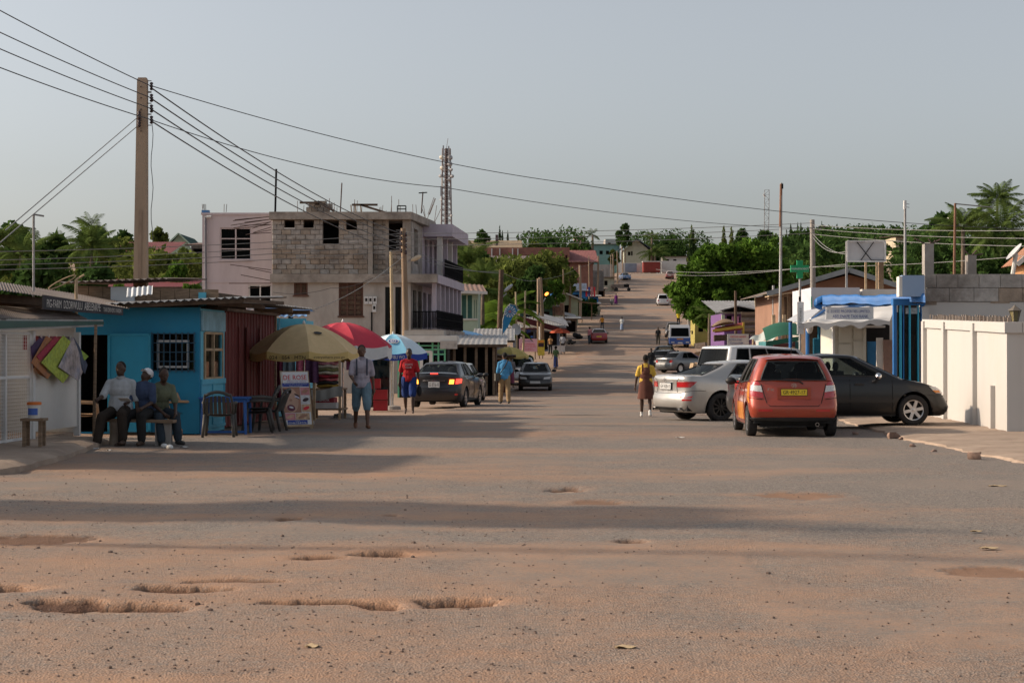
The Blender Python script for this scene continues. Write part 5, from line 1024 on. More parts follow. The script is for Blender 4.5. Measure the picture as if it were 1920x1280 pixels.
 T4 = thing('blue_roofed_shed', 'shed with bright blue corrugated roof behind the maroon container', 'shed', m @ Vector((-1, 9, 0))); mb = MB(); corr(mb, PX(340,556,41), PX(510,583,41.5), PX(510,583,41.5)+Vector((.5,5,.12)), PX(340,556,41)+Vector((.4,5,.12)), .18, .02, 3); corr(mb, PX(524,594,40.6), PX(576,592,40.6), PX(574,587,43.5), PX(520,588,43.5), .16, .02, 2); mb.build_each('roof_sheet', MBLUER, T4, True); MB().box(-1.5, -.5, 9.2, 13.5, 0, 2.4, m).build('wall', MLBLUE, T4)
 # maroon container
 T3 = thing('maroon_container', 'maroon corrugated metal container shop beside the blue kiosk', 'container', m @ Vector((0,2.0,0))); mb = MB()
 def sidew(u, v): y = 2.02+4.8*u; return m @ Vector((-.10+.022*(1 if math.sin(u*4.8/.28*2*math.pi) > 0 else -1), y, .05+2.35*v))
 mb.grid(sidew, 140, 1); mb.build('side_panel', MMAROON, T3); MB().box(-2.4, -.14, 2.0, 6.8, .03, 2.38, m).build('shell', MMAROON, T3)
 for y in (3.3, 4.0, 5.2): MB().box(-.06, -.03, y-.04, y+.04, .1, 2.1, m).build('door_bar', MMAROON, T3)
 MB().box(-2.5, .05, 1.95, 6.9, 2.40, 2.46, m).build('roof', MIRON, T3)
 mb = MB(); corr(mb, m @ Vector((.75, 3.2, 2.56)), m @ Vector((.80, 6.9, 2.56)), m @ Vector((-1.2, 6.9, 2.66)), m @ Vector((-1.2, 3.2, 2.68)), .15, .018, 3); mb.build('canopy_sheet', MZINC, T3, True)
 for y in (4.9, 6.8): mb = MB(); mb.bar(m @ Vector((-.1, y, 2.48)), m @ Vector((.75, y, 2.48)), .06, .09); mb.build('canopy_beam', MWOOD, T3)
 px_panel = MB(); A_ = PX(525,614,40.5); B_ = PX(574,597,40.5); px_panel.box(A_.x, B_.x, 40.5, 40.56, A_.z, B_.z); px_panel.build('fascia_panel', MLBLUE, T3)
 for y in (6.9, 8.7): MB().box(-.15, -.05, y-.05, y+.05, 0, 2.5, m).build('canopy_post', MWOOD, T3)
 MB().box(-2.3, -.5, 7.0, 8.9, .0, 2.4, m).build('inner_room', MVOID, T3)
blue_shop()
# ------------------------------------------------------------ furniture in front of the shops
def chair_proto(name, label, mat, group):
 T = thing(name, label, 'chair', (0,0,0), 0, group); w_ = .26
 mb = MB(); mb.grid(lambda u, v: Vector((lerp(-w_, w_, u)*(.9+.1*v), lerp(-.24, .22, v), .425-.03*math.sin(math.pi*u)*math.sin(math.pi*v))), 8, 8); mb.grid(lambda u, v: Vector((lerp(-w_, w_, u)*(.9+.1*v), lerp(-.24, .22, v), .405-.03*math.sin(math.pi*u)*math.sin(math.pi*v))), 8, 8); mb.build('seat', mat, T, True)
 def bk(u, v, o=0): a = (u-.5)*2; t = .42*v; return Vector((a*w_*(1.0-.15*v*v), -.22-.16*v-.045*(1-a*a)+o, .42+t*(1-.16*a*a)))
 for k in range(6):     # splats with slots between
  u0 = .04+k*.155; MB().grid(lambda u, v: bk(lerp(u0, u0+.115, u), lerp(.0, .84, v)), 2, 5).grid(lambda u, v: bk(lerp(u0, u0+.115, u), lerp(.0, .84, v), -.015), 2, 5).build('back_slat', mat, T, True)
 mb = MB(); mb.tube([bk(u, 1.0) for u in np.linspace(0, 1, 9)], .030, 8); mb.build('top_rail', mat, T, True)
 for sg in (-1, 1):
  mb = MB(); mb.tube([Vector((sg*w_, -.22, .42)), Vector((sg*w_*1.0, -.31, .64)), Vector((sg*w_*.88, -.38, .80))], .024, 6); mb.build('back_post', mat, T, True)
  mb = MB(); mb.tube([Vector((sg*w_*1.0, -.30, .62)), Vector((sg*.295, -.1, .64)), Vector((sg*.295, .14, .63)), Vector((sg*.275, .20, .60)), Vector((sg*.262, .22, .42))], [.022,.028,.028,.026,.024], 6); mb.build('armrest', mat, T, True)
  for y, dy in ((.20, .06), (-.22, -.09)): mb = MB(); mb.tube([Vector((sg*.245, y, .43)), Vector((sg*.285, y+dy, .0))], [.038, .026], 6); mb.build('leg', mat, T, True)
 return T
def furniture():
 blk = M('black_moulded_plastic', (.045, .043, .040), .55, .15, 4, .05, 30, dirt=.4, dcol=(.12,.10,.085)); tan = M('tan_moulded_plastic', (.36, .21, .115), .55, .12, 4, .05, 30, dirt=.25, dcol=(.22,.12,.06)); bl = M('blue_moulded_plastic', (.015, .07, .26), .5, .1, 4, 0)
 c0 = chair_proto('plastic_chair', 'black plastic armchair turned away in front of the blue table', blk, 'black plastic chairs'); place(c0, G(412, 819), R(4))
 def cp(px, py, rz, lab, dz=0): o = copy_tree(c0); place(o, G(px, py)+Vector((0,0,dz)), R(rz)); o['label'] = lab; return o
 cp(480, 812, 100, 'black plastic armchair left of the poster board facing left'); cp(483, 812, 100, 'black plastic armchair stacked on the one beside the poster board', .07); o = cp(503, 809, 84, 'dark plastic armchair standing closest to the poster board');
 t0 = chair_proto('tan_chair', 'tan plastic armchair directly behind the man in olive', tan, 'tan plastic chairs'); place(t0, G(333, 814), R(-60))
 o = copy_tree(t0); place(o, G(353, 813), R(-50)); o['label'] = 'tan plastic armchair nearest the blue table'; o = copy_tree(t0); place(o, G(146, 822, .02)+Vector((0,.5,0)), R(-80)); o['label'] = 'tan plastic armchair half hidden at the kiosk corner'
 p = G(420, 815)+Vector((0,.25,0)); T = thing('blue_table', 'square blue plastic table behind the black armchair', 'table', p); MB().cbox(p+Vector((0,0,.70)), (.95,.7,.03)).build('table_top', bl, T); MB().cbox(p+Vector((0,0,.65)), (.88,.63,.06)).build('apron', bl, T)
 for sx in (-.42, .42):
  for sy in (-.3, .3): MB().tube([p+Vector((sx,sy,0)), p+Vector((sx*.95,sy*.95,.68))], [.025,.035], 8).build('leg', bl, T)
 MB().cbox(p+Vector((0,-.3,.06)), (.8,.04,.04)).build('stretcher', bl, T)
 # bench under the seated men
 a = G(205, 838); T = thing('bench', 'low plank bench on a stump under the seated men', 'bench', a); mb = MB(); mb.bar(a+Vector((-.25,.28,.44)), a+Vector((1.05,.20,.42)), .30, .05); mb.build('plank', MWOOD, T); MB().lathe([(.12,0),(.10,.2),(.11,.41)], 12, Matrix.Translation(a+Vector((.06,.2,0)))).build('stump', M('grey_stump', (.22,.17,.13), .95, .3, 6, .5, 20), T, True, 50); MB().cbox(a+Vector((.85,.25,.2)), (.25,.22,.40)).build('support_block', MCONC, T); MB().bar(a+Vector((.2,.45,.2)), a+Vector((.8,.45,.2)), .08, .05).build('stretcher', MWOOD, T)
 for k, (px, py) in enumerate(((308,840),(318,842))):
  q = G(px, py); o = MB().ell(q+Vector((0,0,.035)), (.05,.11,.045), Matrix.Rotation(R(30), 3, 'Z'), 12, 8).build('canvas_shoe', M('white_canvas', (.6,.6,.58), .8), None, True); tag(o, ['white canvas shoe lying on the road, left one', 'white canvas shoe lying on the road, right one'][k], 'shoe', 'loose white shoes'); base(o)
 # poster board
 A = G(533, 805); B = G(592, 801); T = thing('poster_board', 'folding pavement board advertising a beauty salon', 'sign', A); xd = (B-A); Wd = .66; xd = Vector((xd.x, xd.y*.35, 0)).normalized(); nd = Vector((xd.y, -xd.x, 0)); zd = (Vector((0,0,1))-nd*.17).normalized(); H_ = 1.20; A = A+Vector((0,.05,0))
 P = lambda x, z, o=0: A+xd*x+zd*z-nd*(-o)
 def sheet(name, x0, x1, z0, z1, mat, o=.004, th=.003, par=None):
  mb = MB(); a, b, c, d = P(x0,z0,o), P(x1,z0,o), P(x1,z1,o), P(x0,z1,o); mb.slab(a, b, c, d, th); return mb.build(name, mat, par or T)
 W_ = M('poster_white', (.58,.60,.62), .6, .04, 3, 0); BL = M('poster_blue', (.02,.04,.22), .6, .05, 3, 0); BR = M('poster_brown', (.26,.13,.085), .6, .12, 6, 0); DK = M('poster_dark', (.03,.015,.02), .6, .1, 6, 0); PK = M('poster_pink', (.42,.16,.17), .6, .25, 14, 0); TN = M('poster_tan', (.42,.27,.17), .6, .45, 16, 0); LIP = M('poster_lip', (.08,.012,.03), .5, .1, 8, 0); EYS = M('poster_eyeshadow', (.45,.42,.55), .5, .2, 10, 0); RD = M('poster_red', (.50,.02,.03), .6, .05, 3, 0)
 fr = sheet('front_panel', 0, Wd, .05, H_, MWOODL, 0, -.02); sheet('poster', .01, Wd-.01, .09, H_-.015, W_, .003)
 text('DE ROSE', P(.33, 1.07, .012), xd, zd, .54, .10, RD, T, depth=.004); text('Make Up Store', P(.36, .985, .012), xd, zd, .44, .045, M('poster_violet', (.25,.18,.40)), T, depth=.004)
 sheet('blue_band', .02, Wd-.02, .88, .955, BL, .008); text('We deal in Make up and Cosmetics', P(.33, .93, .014), xd, zd, .54, .02, W_, T, depth=.004); text('Nails and Bridal', P(.33, .90, .014), xd, zd, .3, .018, W_, T, depth=.004)
 sheet('portrait_print', .02, .42, .34, .87, BR, .008)
 def ov(cx, cz, rx, rz, mat, o, rot=0, name='portrait_print'):
  mb = MB(); n = 18; pts = [P(cx+rx*math.cos(t)*math.cos(rot)-rz*math.sin(t)*math.sin(rot), cz+rx*math.cos(t)*math.sin(rot)+rz*math.sin(t)*math.cos(rot), o) for t in np.linspace(0, 2*math.pi, n, endpoint=False)]; mb.add(pts, [tuple(range(n))]); mb.build(name, mat, T)
 skl = M('poster_skin', (.40,.235,.165), .6, .12, 5, 0)
 ov(.20,.60,.165,.255,skl,.0125,.1); ov(.11,.80,.10,.022,DK,.0135,-.25); ov(.34,.70,.07,.018,DK,.0135,-.5); ov(.11,.755,.075,.032,EYS,.0135,-.2); ov(.34,.655,.06,.026,EYS,.0135,-.4); ov(.12,.737,.06,.010,DK,.0145,-.2); ov(.34,.638,.05,.009,DK,.0145,-.4); ov(.19,.60,.035,.028,BR,.0135); ov(.185,.44,.095,.068,LIP,.0135,-.2); ov(.19,.452,.05,.018,W_,.0145,-.2)
 for k, (x0,x1,z0,z1,mt) in enumerate(((.43,.64,.70,.86,PK),(.43,.64,.52,.69,M('poster_pale', (.45,.45,.46), .6, .3, 14, 0)),(.43,.64,.35,.51,TN),(.02,.27,.19,.33,PK),(.28,.60,.19,.33,TN))): sheet('photo_print', x0, x1, z0, z1, mt, .008); ov((x0+x1)/2,(z0+z1)/2,(x1-x0)*.36,(z1-z0)*.22,[BR,DK,RD,TN,BR][k],.0125,.3,'photo_print')
 sheet('blue_band', .08, Wd-.12, .10, .185, BL, .008); text('CALL', P(.31,.168,.014), xd, zd, .11, .02, W_, T, depth=.004); text('0546784776', P(.30,.128,.014), xd, zd, .42, .035, W_, T, depth=.004)
 for x in (.0, Wd-.05): MB().bar(P(x+.025,-.0,-.015), P(x+.025,H_,-.015), .05, .03).build('front_leg', MWOODL, T)
 top = P(0,H_,-.02); dn = Vector((top.x, top.y+.62, 0));
 for x in (.0, Wd-.05): MB().bar(top+xd*(x+.02)+Vector((0,.02,0)), Vector((0,0,gz(35)))+Vector(((top+xd*(x+.14)).x, top.y+.60, 0)), .05, .03).build('back_leg', MWOODL, T)
 MB().slab(top+Vector((0,.05,-.05)), top+xd*Wd+Vector((0,.05,-.05)), top+xd*(Wd+.1)+Vector((0,.56,-1.02)), top+xd*.1+Vector((0,.56,-1.02)), .012).build('back_panel', MWOOD, T)
furniture()
# ------------------------------------------------------------ umbrellas and stalls
def umbrella(label, top, Rr, drop, cols, val, letters=None, n=8, rot=0., foot=None, tilt=0, vcol=None):
 foot = foot if foot is not None else gz(top.y); base_ = Vector((top.x, top.y, foot)); T = thing('parasol', label, 'umbrella', base_); h = top.z-foot
 tm = Matrix.Translation(top) @ Matrix.Rotation(R(tilt), 4, 'Y')
 def rib(i, r): a = rot+2*math.pi*i/n; return tm @ Vector((Rr*r*math.cos(a), Rr*r*math.sin(a), -drop*r**1.9))
 for i in range(n):
  def fn(u, v):
   p = rib(i, v).lerp(rib(i+1, v), u); return p+Vector((0, 0, -.05*Rr*math.sin(math.pi*u)*v))
  mb = MB(); mb.grid(fn, 6, 8); po = mb.build('canopy_panel', cols[i % len(cols)], T, True)
  if val:
   sc = lambda u, v: fn(u, 1.0)+Vector((0,0,-val*v*(1+.10*math.sin(math.pi*u))))+(fn(u,1.0)-Vector((top.x,top.y,fn(u,1).z))).normalized()*.004
   MB().grid(sc, 6, 2).build('valance', (vcol or cols)[i % len(vcol or cols)], T, True)
  MB().bar(rib(i, .02)-Vector((0,0,.02)), rib(i, 1)-Vector((0,0,.012)), .012).build('rib', CHROME, T)
  # text on the panel facing us
  if letters and i in letters:
   for (s_, kind, mat, wd, ht) in letters[i]:
    a0, a1 = rib(i, 1), rib(i+1, 1)
    if a0.x > a1.x: a0, a1 = a1, a0
    xd = (a1-a0).normalized(); up = Vector((0,0,1)); nrm = xd.cross(up)
    if kind == 'val': text(s_, (a0+a1)/2+Vector((0,0,-.06*Rr-val*.5+.02))+nrm*.012, xd, (up-xd*up.dot(xd)).normalized(), (a1-a0).length*wd, val*ht, mat, T, depth=.02)
    else:
     r_ = kind; c = (rib(i, r_)+rib(i+1, r_))/2+Vector((0,0,-.05*Rr*r_)); zd = ((rib(i, r_-.1)+rib(i+1, r_-.1))-(rib(i, r_+.1)+rib(i+1, r_+.1))).normalized()
     if s_ == '@eye':
      nn = xd.cross(zd).normalized()
      for (rx, rz, mt, o) in ((.17,.085,mat[0],.03),(.14,.066,mat[1],.034),(.085,.058,mat[0],.038),(.055,.038,mat[1],.042),(.025,.018,mat[0],.046)): MB().add([c+xd*rx*math.cos(t)+zd*rz*1.4*math.sin(t)+nn*o for t in np.linspace(0, 2*math.pi, 20, endpoint=False)], [tuple(range(20))]).build('logo', mt, T)
     elif s_ == '@oval':
      nn = xd.cross(zd).normalized(); MB().add([c+xd*wd*math.cos(t)+zd*ht*math.sin(t)+nn*.03 for t in np.linspace(0, 2*math.pi, 20, endpoint=False)], [tuple(range(20))]).build('logo', mat, T)
     else: text(s_, c, xd, zd, wd, ht, mat, T, depth=.036)
 MB().tube([base_, top+Vector((0,0,.05))], .02, 8).build('pole', MATS['chrome'], T); MB().lathe([(.03,0),(.035,.03),(.01,.08)], 10, Matrix.Translation(top)).build('finial', MSTEELW, T); MB().lathe([(.24,0),(.22,.10),(.06,.13)], 16, Matrix.Translation(base_)).build('base', MCONC, T)
 return T
def cl(n, c, dirt=.25): return M('canvas_'+n, c, .85, .10, 2.5, .1, 30, dirt=dirt, dcol=tuple(q*.55 for q in c))
GOLD = cl('gold', (.52,.36,.18), .3); REDC = cl('red', (.42,.03,.05)); WHC = cl('white', (.55,.55,.55)); BLC = cl('sky_blue', (.16,.42,.62)); PBL = cl('pale_blue', (.50,.62,.70)); NAVY = cl('navy', (.015,.04,.25)); YEL = cl('yellow', (.42,.33,.10)); ORR = cl('orange_red', (.42,.07,.035)); NAVYI = M('navy_print', (.02,.05,.22), .7)
YELV = cl('yellow_valance', (.52,.36,.13))
t = PX(570, 607, 37.2); t0 = umbrella('large faded gold parasol with dark lettering on its valance', t, 1.22, .60, [GOLD], .15, {5: [('024 · 054 · MTN','val',INK,.85,.5)], 6: [('everywhere you go','val',INK,.8,.42),('@oval',.55,INK,.10,.055)]}, 8, R(12), vcol=[YELV])
t = PX(643, 604, 42); umbrella('red parasol with white rim band behind the gold one', t, 1.25, .58, [REDC], .26, None, 8, R(20), vcol=[WHC])
t = PX(737, 626, 50.5); umbrella('sky blue and white parasol with eye logo and navy valance', t, 1.08, .55, [BLC, PBL], .17, {6: [('SAM AFIBLI WO','val',WHC,.8,.6),('@eye',.6,(WHC,NAVYI),1,1)]}, 8, R(-18), vcol=[NAVY])
t = PX(955, 650, 84); umbrella('pale yellow parasol beyond the man in blue', t, .98, .44, [YEL], .10, None, 8, R(10))
p = G(1050, 664); t = PX(1050, 615, p.y); umbrella('small orange red parasol over a roadside stall', t, .78*(p.y/125), .36, [ORR], .04, {6: [('Vodafone',.5,WHC,.4,.12)]}, 8, R(15))
def goods_stall():
 m = F(G(628, 788)+Vector((-.35,.6,0))); o = m @ Vector((0,0,0)); T = thing('clothes_stall', 'wooden market stall table piled with folded clothes', 'stall', o)
 MB().box(-.35, .45, 0, .8, .70, .74, m).build('table_top', MWOOD, T)
 for x in (-.3, .4):
  for y in (.05, .75): MB().box(x-.03, x+.03, y-.03, y+.03, 0, .70, m).build('leg', MWOOD, T)
 MB().box(-.36, .46, -.02, .8, .22, .26, m).build('shelf', MWOOD, T); mb = MB(); mb.grid(lambda u, v: m @ Vector((lerp(-.37,.47,u), -.03-.02*math.sin(u*20), lerp(.50,.745,v)-.05*math.sin(u*5))), 14, 3); mb.build('table_cloth', M('grey_cloth_cover', (.26,.26,.24), .9), T, True)
 for x in (-.62, .40): MB().box(x-.025, x+.025, .0, .05, 0, 1.72, m).build('post', MWOODL, T)
 # pile of folded garments, each one a thing
 rnd = random.Random(4); cs = [('mustard',(.22,.13,.02)),('black',(.02,.02,.02)),('rose',(.34,.08,.09)),('dark_red',(.20,.01,.02)),('cream',(.40,.36,.27)),('olive',(.12,.12,.05)),('ivory',(.42,.38,.30)),('pink',(.42,.16,.20)),('scarlet',(.36,.02,.02)),('scarlet2',(.30,.015,.02))]
 labs = ['mustard patterned garment at the bottom of the clothes pile','black garment second from the bottom of the pile','rose coloured garment low in the clothes pile','dark red garment in the lower half of the pile','cream frilled garment in the middle of the pile','olive garment above the cream frills','ivory garment in the upper half of the pile','pink garment just below the scarlet ones','scarlet garment below the top of the pile','scarlet garment crowning the clothes pile']
 z = .75
 for k, (nm, c) in enumerate(cs):
  h = .085; mb = MB(); s_ = rnd.uniform(.8, 1.05); ph = rnd.random()*6
  def f(u, v):
   a = 2*math.pi*u; r = (1+.08*math.sin(5*a+ph))*s_; t_ = math.pi*v; return m @ Vector((.03+.32*r*math.cos(a)*math.sin(t_)**.4, .38+.26*r*math.sin(a)*math.sin(t_)**.4, z+h/2-h/2*math.cos(t_)*1.1+.012*math.sin(4*a+ph)))
  mb.grid(f, 24, 7); o_ = mb.build('folded_garment', cloth(nm, c, .35, 14), None, True); tag(o_, labs[k], 'garment', 'folded clothes on the stall'); base(o_); z += h*.92
 # boxes on the shelf
 o_ = MB().box(-.34, .30, .02, .5, .262, .40, m).build('carton', M('red_white_carton', (.42,.40,.38), .8)); tag(o_, 'white carton on the lower shelf of the stall', 'box'); base(o_); o_ = MB().box(-.34, .26, .02, .48, .402, .52, m).build('carton', M('maroon_carton', (.25,.03,.04), .8)); tag(o_, 'maroon carton with white print stacked on the white one', 'box'); text('SLADIUX', m @ Vector((-.04,.014,.46)), m.to_3x3() @ Vector((1,0,0)), (0,0,1), .4, .06, PLATEW, o_); base_fix = None
 # wooden rack with hanging clothes to the left
 m2 = F(G(560, 792)+Vector((-.3,1.3,0))); T2 = thing('clothes_rack', 'timber rack hung with dresses under the gold parasol', 'rack', m2 @ Vector((0,0,0)))
 for x in (-.75, -.1, .5): MB().box(x-.03, x+.03, 0, .06, 0, 1.85, m2).build('post', MWOODL, T2)
 MB().box(-.8, .6, .0, .05, 1.80, 1.86, m2).build('rail', MWOODL, T2)
 gs = [('slate_dress',(.10,.11,.13),-.62,1.15,'slate grey dress hanging at the left of the rack'),('burgundy_dress',(.13,.02,.05),-.36,1.35,'burgundy dress hanging on the rack'),('denim_dress',(.13,.18,.22),-.08,1.4,'grey blue denim dress hanging on the rack'),('pink_print_dress',(.42,.10,.16),.22,1.0,'pink and white printed top hanging on the rack'),('plum_dress',(.07,.03,.07),.46,.9,'plum coloured top hanging at the right of the rack')]
 for nm, c, x, ln, lb in gs:
  mb = MB(); mb.grid(lambda u, v: m2 @ Vector((x+lerp(-.13,.13,u)*(1+.25*v), -.04+.035*math.sin(u*11+x*9)*(.4+v), 1.78-ln*v)), 12, 6); mb.grid(lambda u, v: m2 @ Vector((x+lerp(-.13,.13,u)*(1+.25*v), -.015+.035*math.sin(u*11+x*9)*(.4+v), 1.78-ln*v)), 12, 6); o_ = mb.build('hanging_dress', cloth(nm, c, .5 if 'print' in nm else .25, 18), None, True); tag(o_, lb, 'dress', 'clothes hanging on the rack'); base(o_)
 for k in range(6): x = -.55+.24*k; c_ = [(.42,.05,.07),(.40,.36,.30),(.10,.14,.26),(.36,.24,.06),(.30,.10,.20),(.08,.20,.12)][k % 6]; z0 = 1.66-.03*(k % 3); mb = MB(); mb.grid(lambda u, v: m @ Vector((x+.2*u, .86+.02*math.sin(u*6+k), z0-v*(.30+.08*((k*5) % 3)))), 3, 3); o_ = mb.build('small_hung_cloth', cloth('hung%d' % (k % 6), c_, .4, 20), None, True); tag(o_, '%s cloth hung at the back of the clothes stall' % ['red','cream','navy','mustard','mauve','green'][k], 'cloth', 'cloths hung over the stall'); base(o_)
 # red bottle crates
 q = G(712, 770); cr = M('red_crate_plastic', (.24,.012,.015), .5, .15, 4, .05)
 for k, (dx, dz, lb) in enumerate(((0,0,'red plastic crate at the foot of the crate stack'),(.0,.31,'red plastic crate in the middle of the crate stack'),(-.22,.62,'red plastic crate set back above the stack'))):
  c_ = q+Vector((dx,.35+.2*(k==2),dz)); mb = MB(); w_=.2;
  for (a0,a1,b0,b1,c0,c1) in ((-w_,w_,-.15,-.13,0,.29),(-w_,w_,.13,.15,0,.29),(-w_,-w_+.02,-.13,.13,0,.29),(w_-.02,w_,-.13,.13,0,.29),(-w_,w_,-.15,.15,-.001,.02)): mb.box(c_.x+a0,c_.x+a1,c_.y+b0,c_.y+b1,c_.z+c0,c_.z+c1)
  mb.box(c_.x-w_-.01,c_.x+w_+.01,c_.y-.165,c_.y-.151,c_.z+.25,c_.z+.29); mb.box(c_.x-w_-.01,c_.x+w_+.01,c_.y-.165,c_.y-.151,c_.z+.005,c_.z+.05); o_ = mb.build('bottle_crate', cr); tag(o_, lb, 'crate', 'red crates beside the stall'); base(o_)
 # glass display case in front of the blue parasol
 q = G(733, 768); T = thing('display_case', 'tall glazed display case under the blue parasol', 'cabinet', q); m3 = F(q+Vector((-.45,.5,0)))
 for x in (-.4, .4):
  for y in (0, .4): MB().box(x-.02,x+.02,y-.02,y+.02,0,1.75,m3).build('corner_post', MSTEELW, T)
 for z in (.05,.5,.9,1.3,1.73): MB().box(-.4,.4,.0,.4,z-.01,z+.01,m3).build('shelf', MSTEELW, T)
 MB().box(-.38,.38,-.012,-.008,.06,1.72,m3).build('pane', MGLASS, T)
 rnd = random.Random(9)
 for k in range(20): x = rnd.uniform(-.3,.3); z = (.06,.51,.91,1.31)[k % 4]; MB().box(x-.04,x+.04,.1+.05*(k//8),.2+.05*(k//8),z,z+rnd.uniform(.1,.28),m3).build('goods_item', [MATS['poster_white'], MATS['poster_dark'], MATS['poster_tan'], MATS['red_goods'], MATS['poster_pale']][k % 5], T)
goods_stall()
# ------------------------------------------------------------ the unfinished two storey building and its neighbours
MBLOCK = [M('sandcrete_block_'+n, c, .95, .25, 4, .6, 25, dirt=.85, dcol=(.10,.08,.066), dscale=.55, pos=True) for n, c in (('grey', (.27,.245,.22)), ('warm', (.275,.225,.18)), ('brown', (.245,.19,.145)), ('pale', (.315,.29,.265)))]
MORTAR = M('dark_mortar', (.17,.15,.13), .95, .3, 4, .3, 30); MPLAST = M('weathered_plaster', (.35,.315,.28), .95, .16, 1.0, .3, 16, dirt=.5, dcol=(.15,.125,.105), dscale=.7, stretch=(1,1,.35)); MPINK = M('pink_wall_paint', (.48,.40,.41), .9, .07, .8, .15, 18, dirt=.4, dcol=(.27,.215,.21), dscale=.6, stretch=(1,1,.3))
MSLABC = M('stained_concrete_beam', (.27,.235,.20), .95, .25, 1.5, .35, 18, dirt=.7, dcol=(.09,.07,.06), dscale=1.0); MLILAC = M('lilac_paint', (.42,.37,.43), .85, .08, 1, .1, 20, dirt=.3, dcol=(.2,.15,.2)); MIRONB = M('black_iron', (.009,.009,.010), .95, .2, 4, 0, spec=.05); MBRWN = M('brown_shutter', (.085,.042,.030), .8, .2, 4, .2, 20); REBAR = M('rusty_rebar', (.06,.04,.035), .8, .2, 9, 0)
def px_box(mb, x0, y0, x1, y1, Y, d0=0.0, d1=.3):
 """box whose front face covers a pixel rectangle on the plane at depth Y"""
 a = PX(x0, y1, Y); b = PX(x1, y0, Y); mb.box(a.x, b.x, Y+d0, Y+d1, a.z, b.z); return mb
def grey_building():
 Y = 82.0; g0 = gz(Y)-.3; zx = lambda y: PX(0, y, Y).z; X = lambda x: PX(x, 600, Y).x; x0, x1 = X(510), X(770); zs0, zs1 = zx(530), zx(514); zr0, zr1 = zx(412), zx(398); D = 25.0
 T = thing('unfinished_building', 'unfinished grey block building with bare upper storey and lilac balconies', 'building', (x0, Y, gz(Y)))
 sx = lambda yy: x1+.081*(yy-Y)
 # lower storeys
 hs_ = [(X(551), X(577), zx(553), zs0), (X(635), X(681), zx(592), zs0), (X(722), X(733), g0+2.6, zs0-.2), (X(741), X(752), g0+2.6, zs0-.2)]
 wall(MB(), ID4, x0, x1, Y, Y+.3, g0, zs0, hs_).build('lower_wall', MPLAST, T)
 for (a, b, c, d) in hs_[:2]:
  w_ = MB().box(a, b, Y+.10, Y+.13, c, d).build('window', MBRWN, T); n = 2 if b-a < 1 else 3
  for k in range(n+1): x = lerp(a+.04, b-.04, k/n); MB().box(x-.04, x+.04, Y+.03, Y+.10, c, d-.01).build('frame', MBRWN, w_)
  MB().box(a-.05, b+.05, Y-.06, Y+.10, c-.08, c).build('sill', MBRWN, w_)
  for k in range(6):
   for q in range(n): xa = lerp(a+.08, b-.08, (q+.08)/n); xb = lerp(a+.08, b-.08, (q+.92)/n); z = lerp(c+.08, d-.1, k/6); MB().box(xa, xb, Y+.06, Y+.1, z, z+(d-c)*.10).build('slat', MWOODD, w_)
 for (a, b, c, d) in hs_[2:]: MB().box(a, b, Y+.15, Y+.17, c, d).build('door_glass', MGLASS, T)
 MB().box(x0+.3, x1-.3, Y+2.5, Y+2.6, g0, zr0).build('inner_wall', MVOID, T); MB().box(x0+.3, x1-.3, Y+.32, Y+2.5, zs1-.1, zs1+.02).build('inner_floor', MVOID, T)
 # slab band
 MB().box(x0-.06, x1+1.28, Y-.25, Y+.4, zs0, zs1).build('floor_beam', MSLABC, T)
 # upper storey: blocks laid one by one over a recessed mortar core
 holes = [(X(533), X(552), zx(427), zr0+.05), (X(569), X(588), zx(427), zr0+.05), (X(605), X(635), zx(457), zr0+.05), (X(649), X(669), zx(431), zr0+.05)]; xm = X(690)
 wall(MB(), ID4, x0, xm, Y+.05, Y+.25, zs1, zr0, holes).build('block_core', MORTAR, T)
 proto = {}; rnd = random.Random(11)
 def block(xa, xb, z, h, yf=Y):
  key = (round((xb-xa)*20), round(h*100), rnd.randrange(3)); r_ = rnd.random(); low = (z-zs1)/(zr0-zs1)
  mi = (2 if r_ < .30 else 1 if r_ < .72 else 0) if low < .45 else (0 if r_ < .55 else 3 if r_ < .85 else 1); key = key+(mi,)
  if key not in proto:
   mb = MB(); w_ = xb-xa; j = lambda: rnd.uniform(-.008, .008); P = [(-w_/2+j(), j(), -h/2+j()), (w_/2+j(), j(), -h/2+j()), (w_/2+j(), j(), h/2+j()), (-w_/2+j(), j(), h/2+j())]; e = .02; I_ = [(p[0]*(1-e*2/w_), p[1]-.018, p[2]*(1-e*2/h)) for p in P]; B_ = [(p[0], .06, p[2]) for p in P]
   mb.add(I_+P+B_, [(0,1,2,3)]+[(k, (k+1) % 4, (k+1) % 4+4, k+4)[::-1] for k in range(4)]+[(k+4, (k+1) % 4+4, (k+1) % 4+8, k+8)[::-1] for k in range(4)]); me = mb.mesh('block'); me.materials.append(MBLOCK[mi]); proto[key] = me
  o = bpy.data.objects.new('block', proto[key]); link(o); o.parent = T; o.location = Vector(((xa+xb)/2, yf+rnd.uniform(-.006, .010), z+h/2))-ORG[T.name]; ORG[o.name] = Vector()
 def courses(xa, xb, za, zb, hol, yf=Y, n=11):
  h = (zb-za)/n
  for r in range(n):
   x = xa-(.23 if r % 2 else 0)
   while x < xb-.02:
    a, b = max(x, xa), min(x+.46, xb); z = za+r*h
    segs = [(a, b)]
    for hh in hol:
     if hh[2] < z+h*.5 < hh[3]: segs = [s_ for (p, q) in segs for s_ in ((p, min(q, hh[0])), (max(p, hh[1]), q)) if s_[1]-s_[0] > .03]
    for (p, q) in segs:
     if q-p > .05: block(p+.008, q-.008, z+.008, h-.018, yf)
    x += .46
 courses(x0, xm, zs1, zr0, holes)
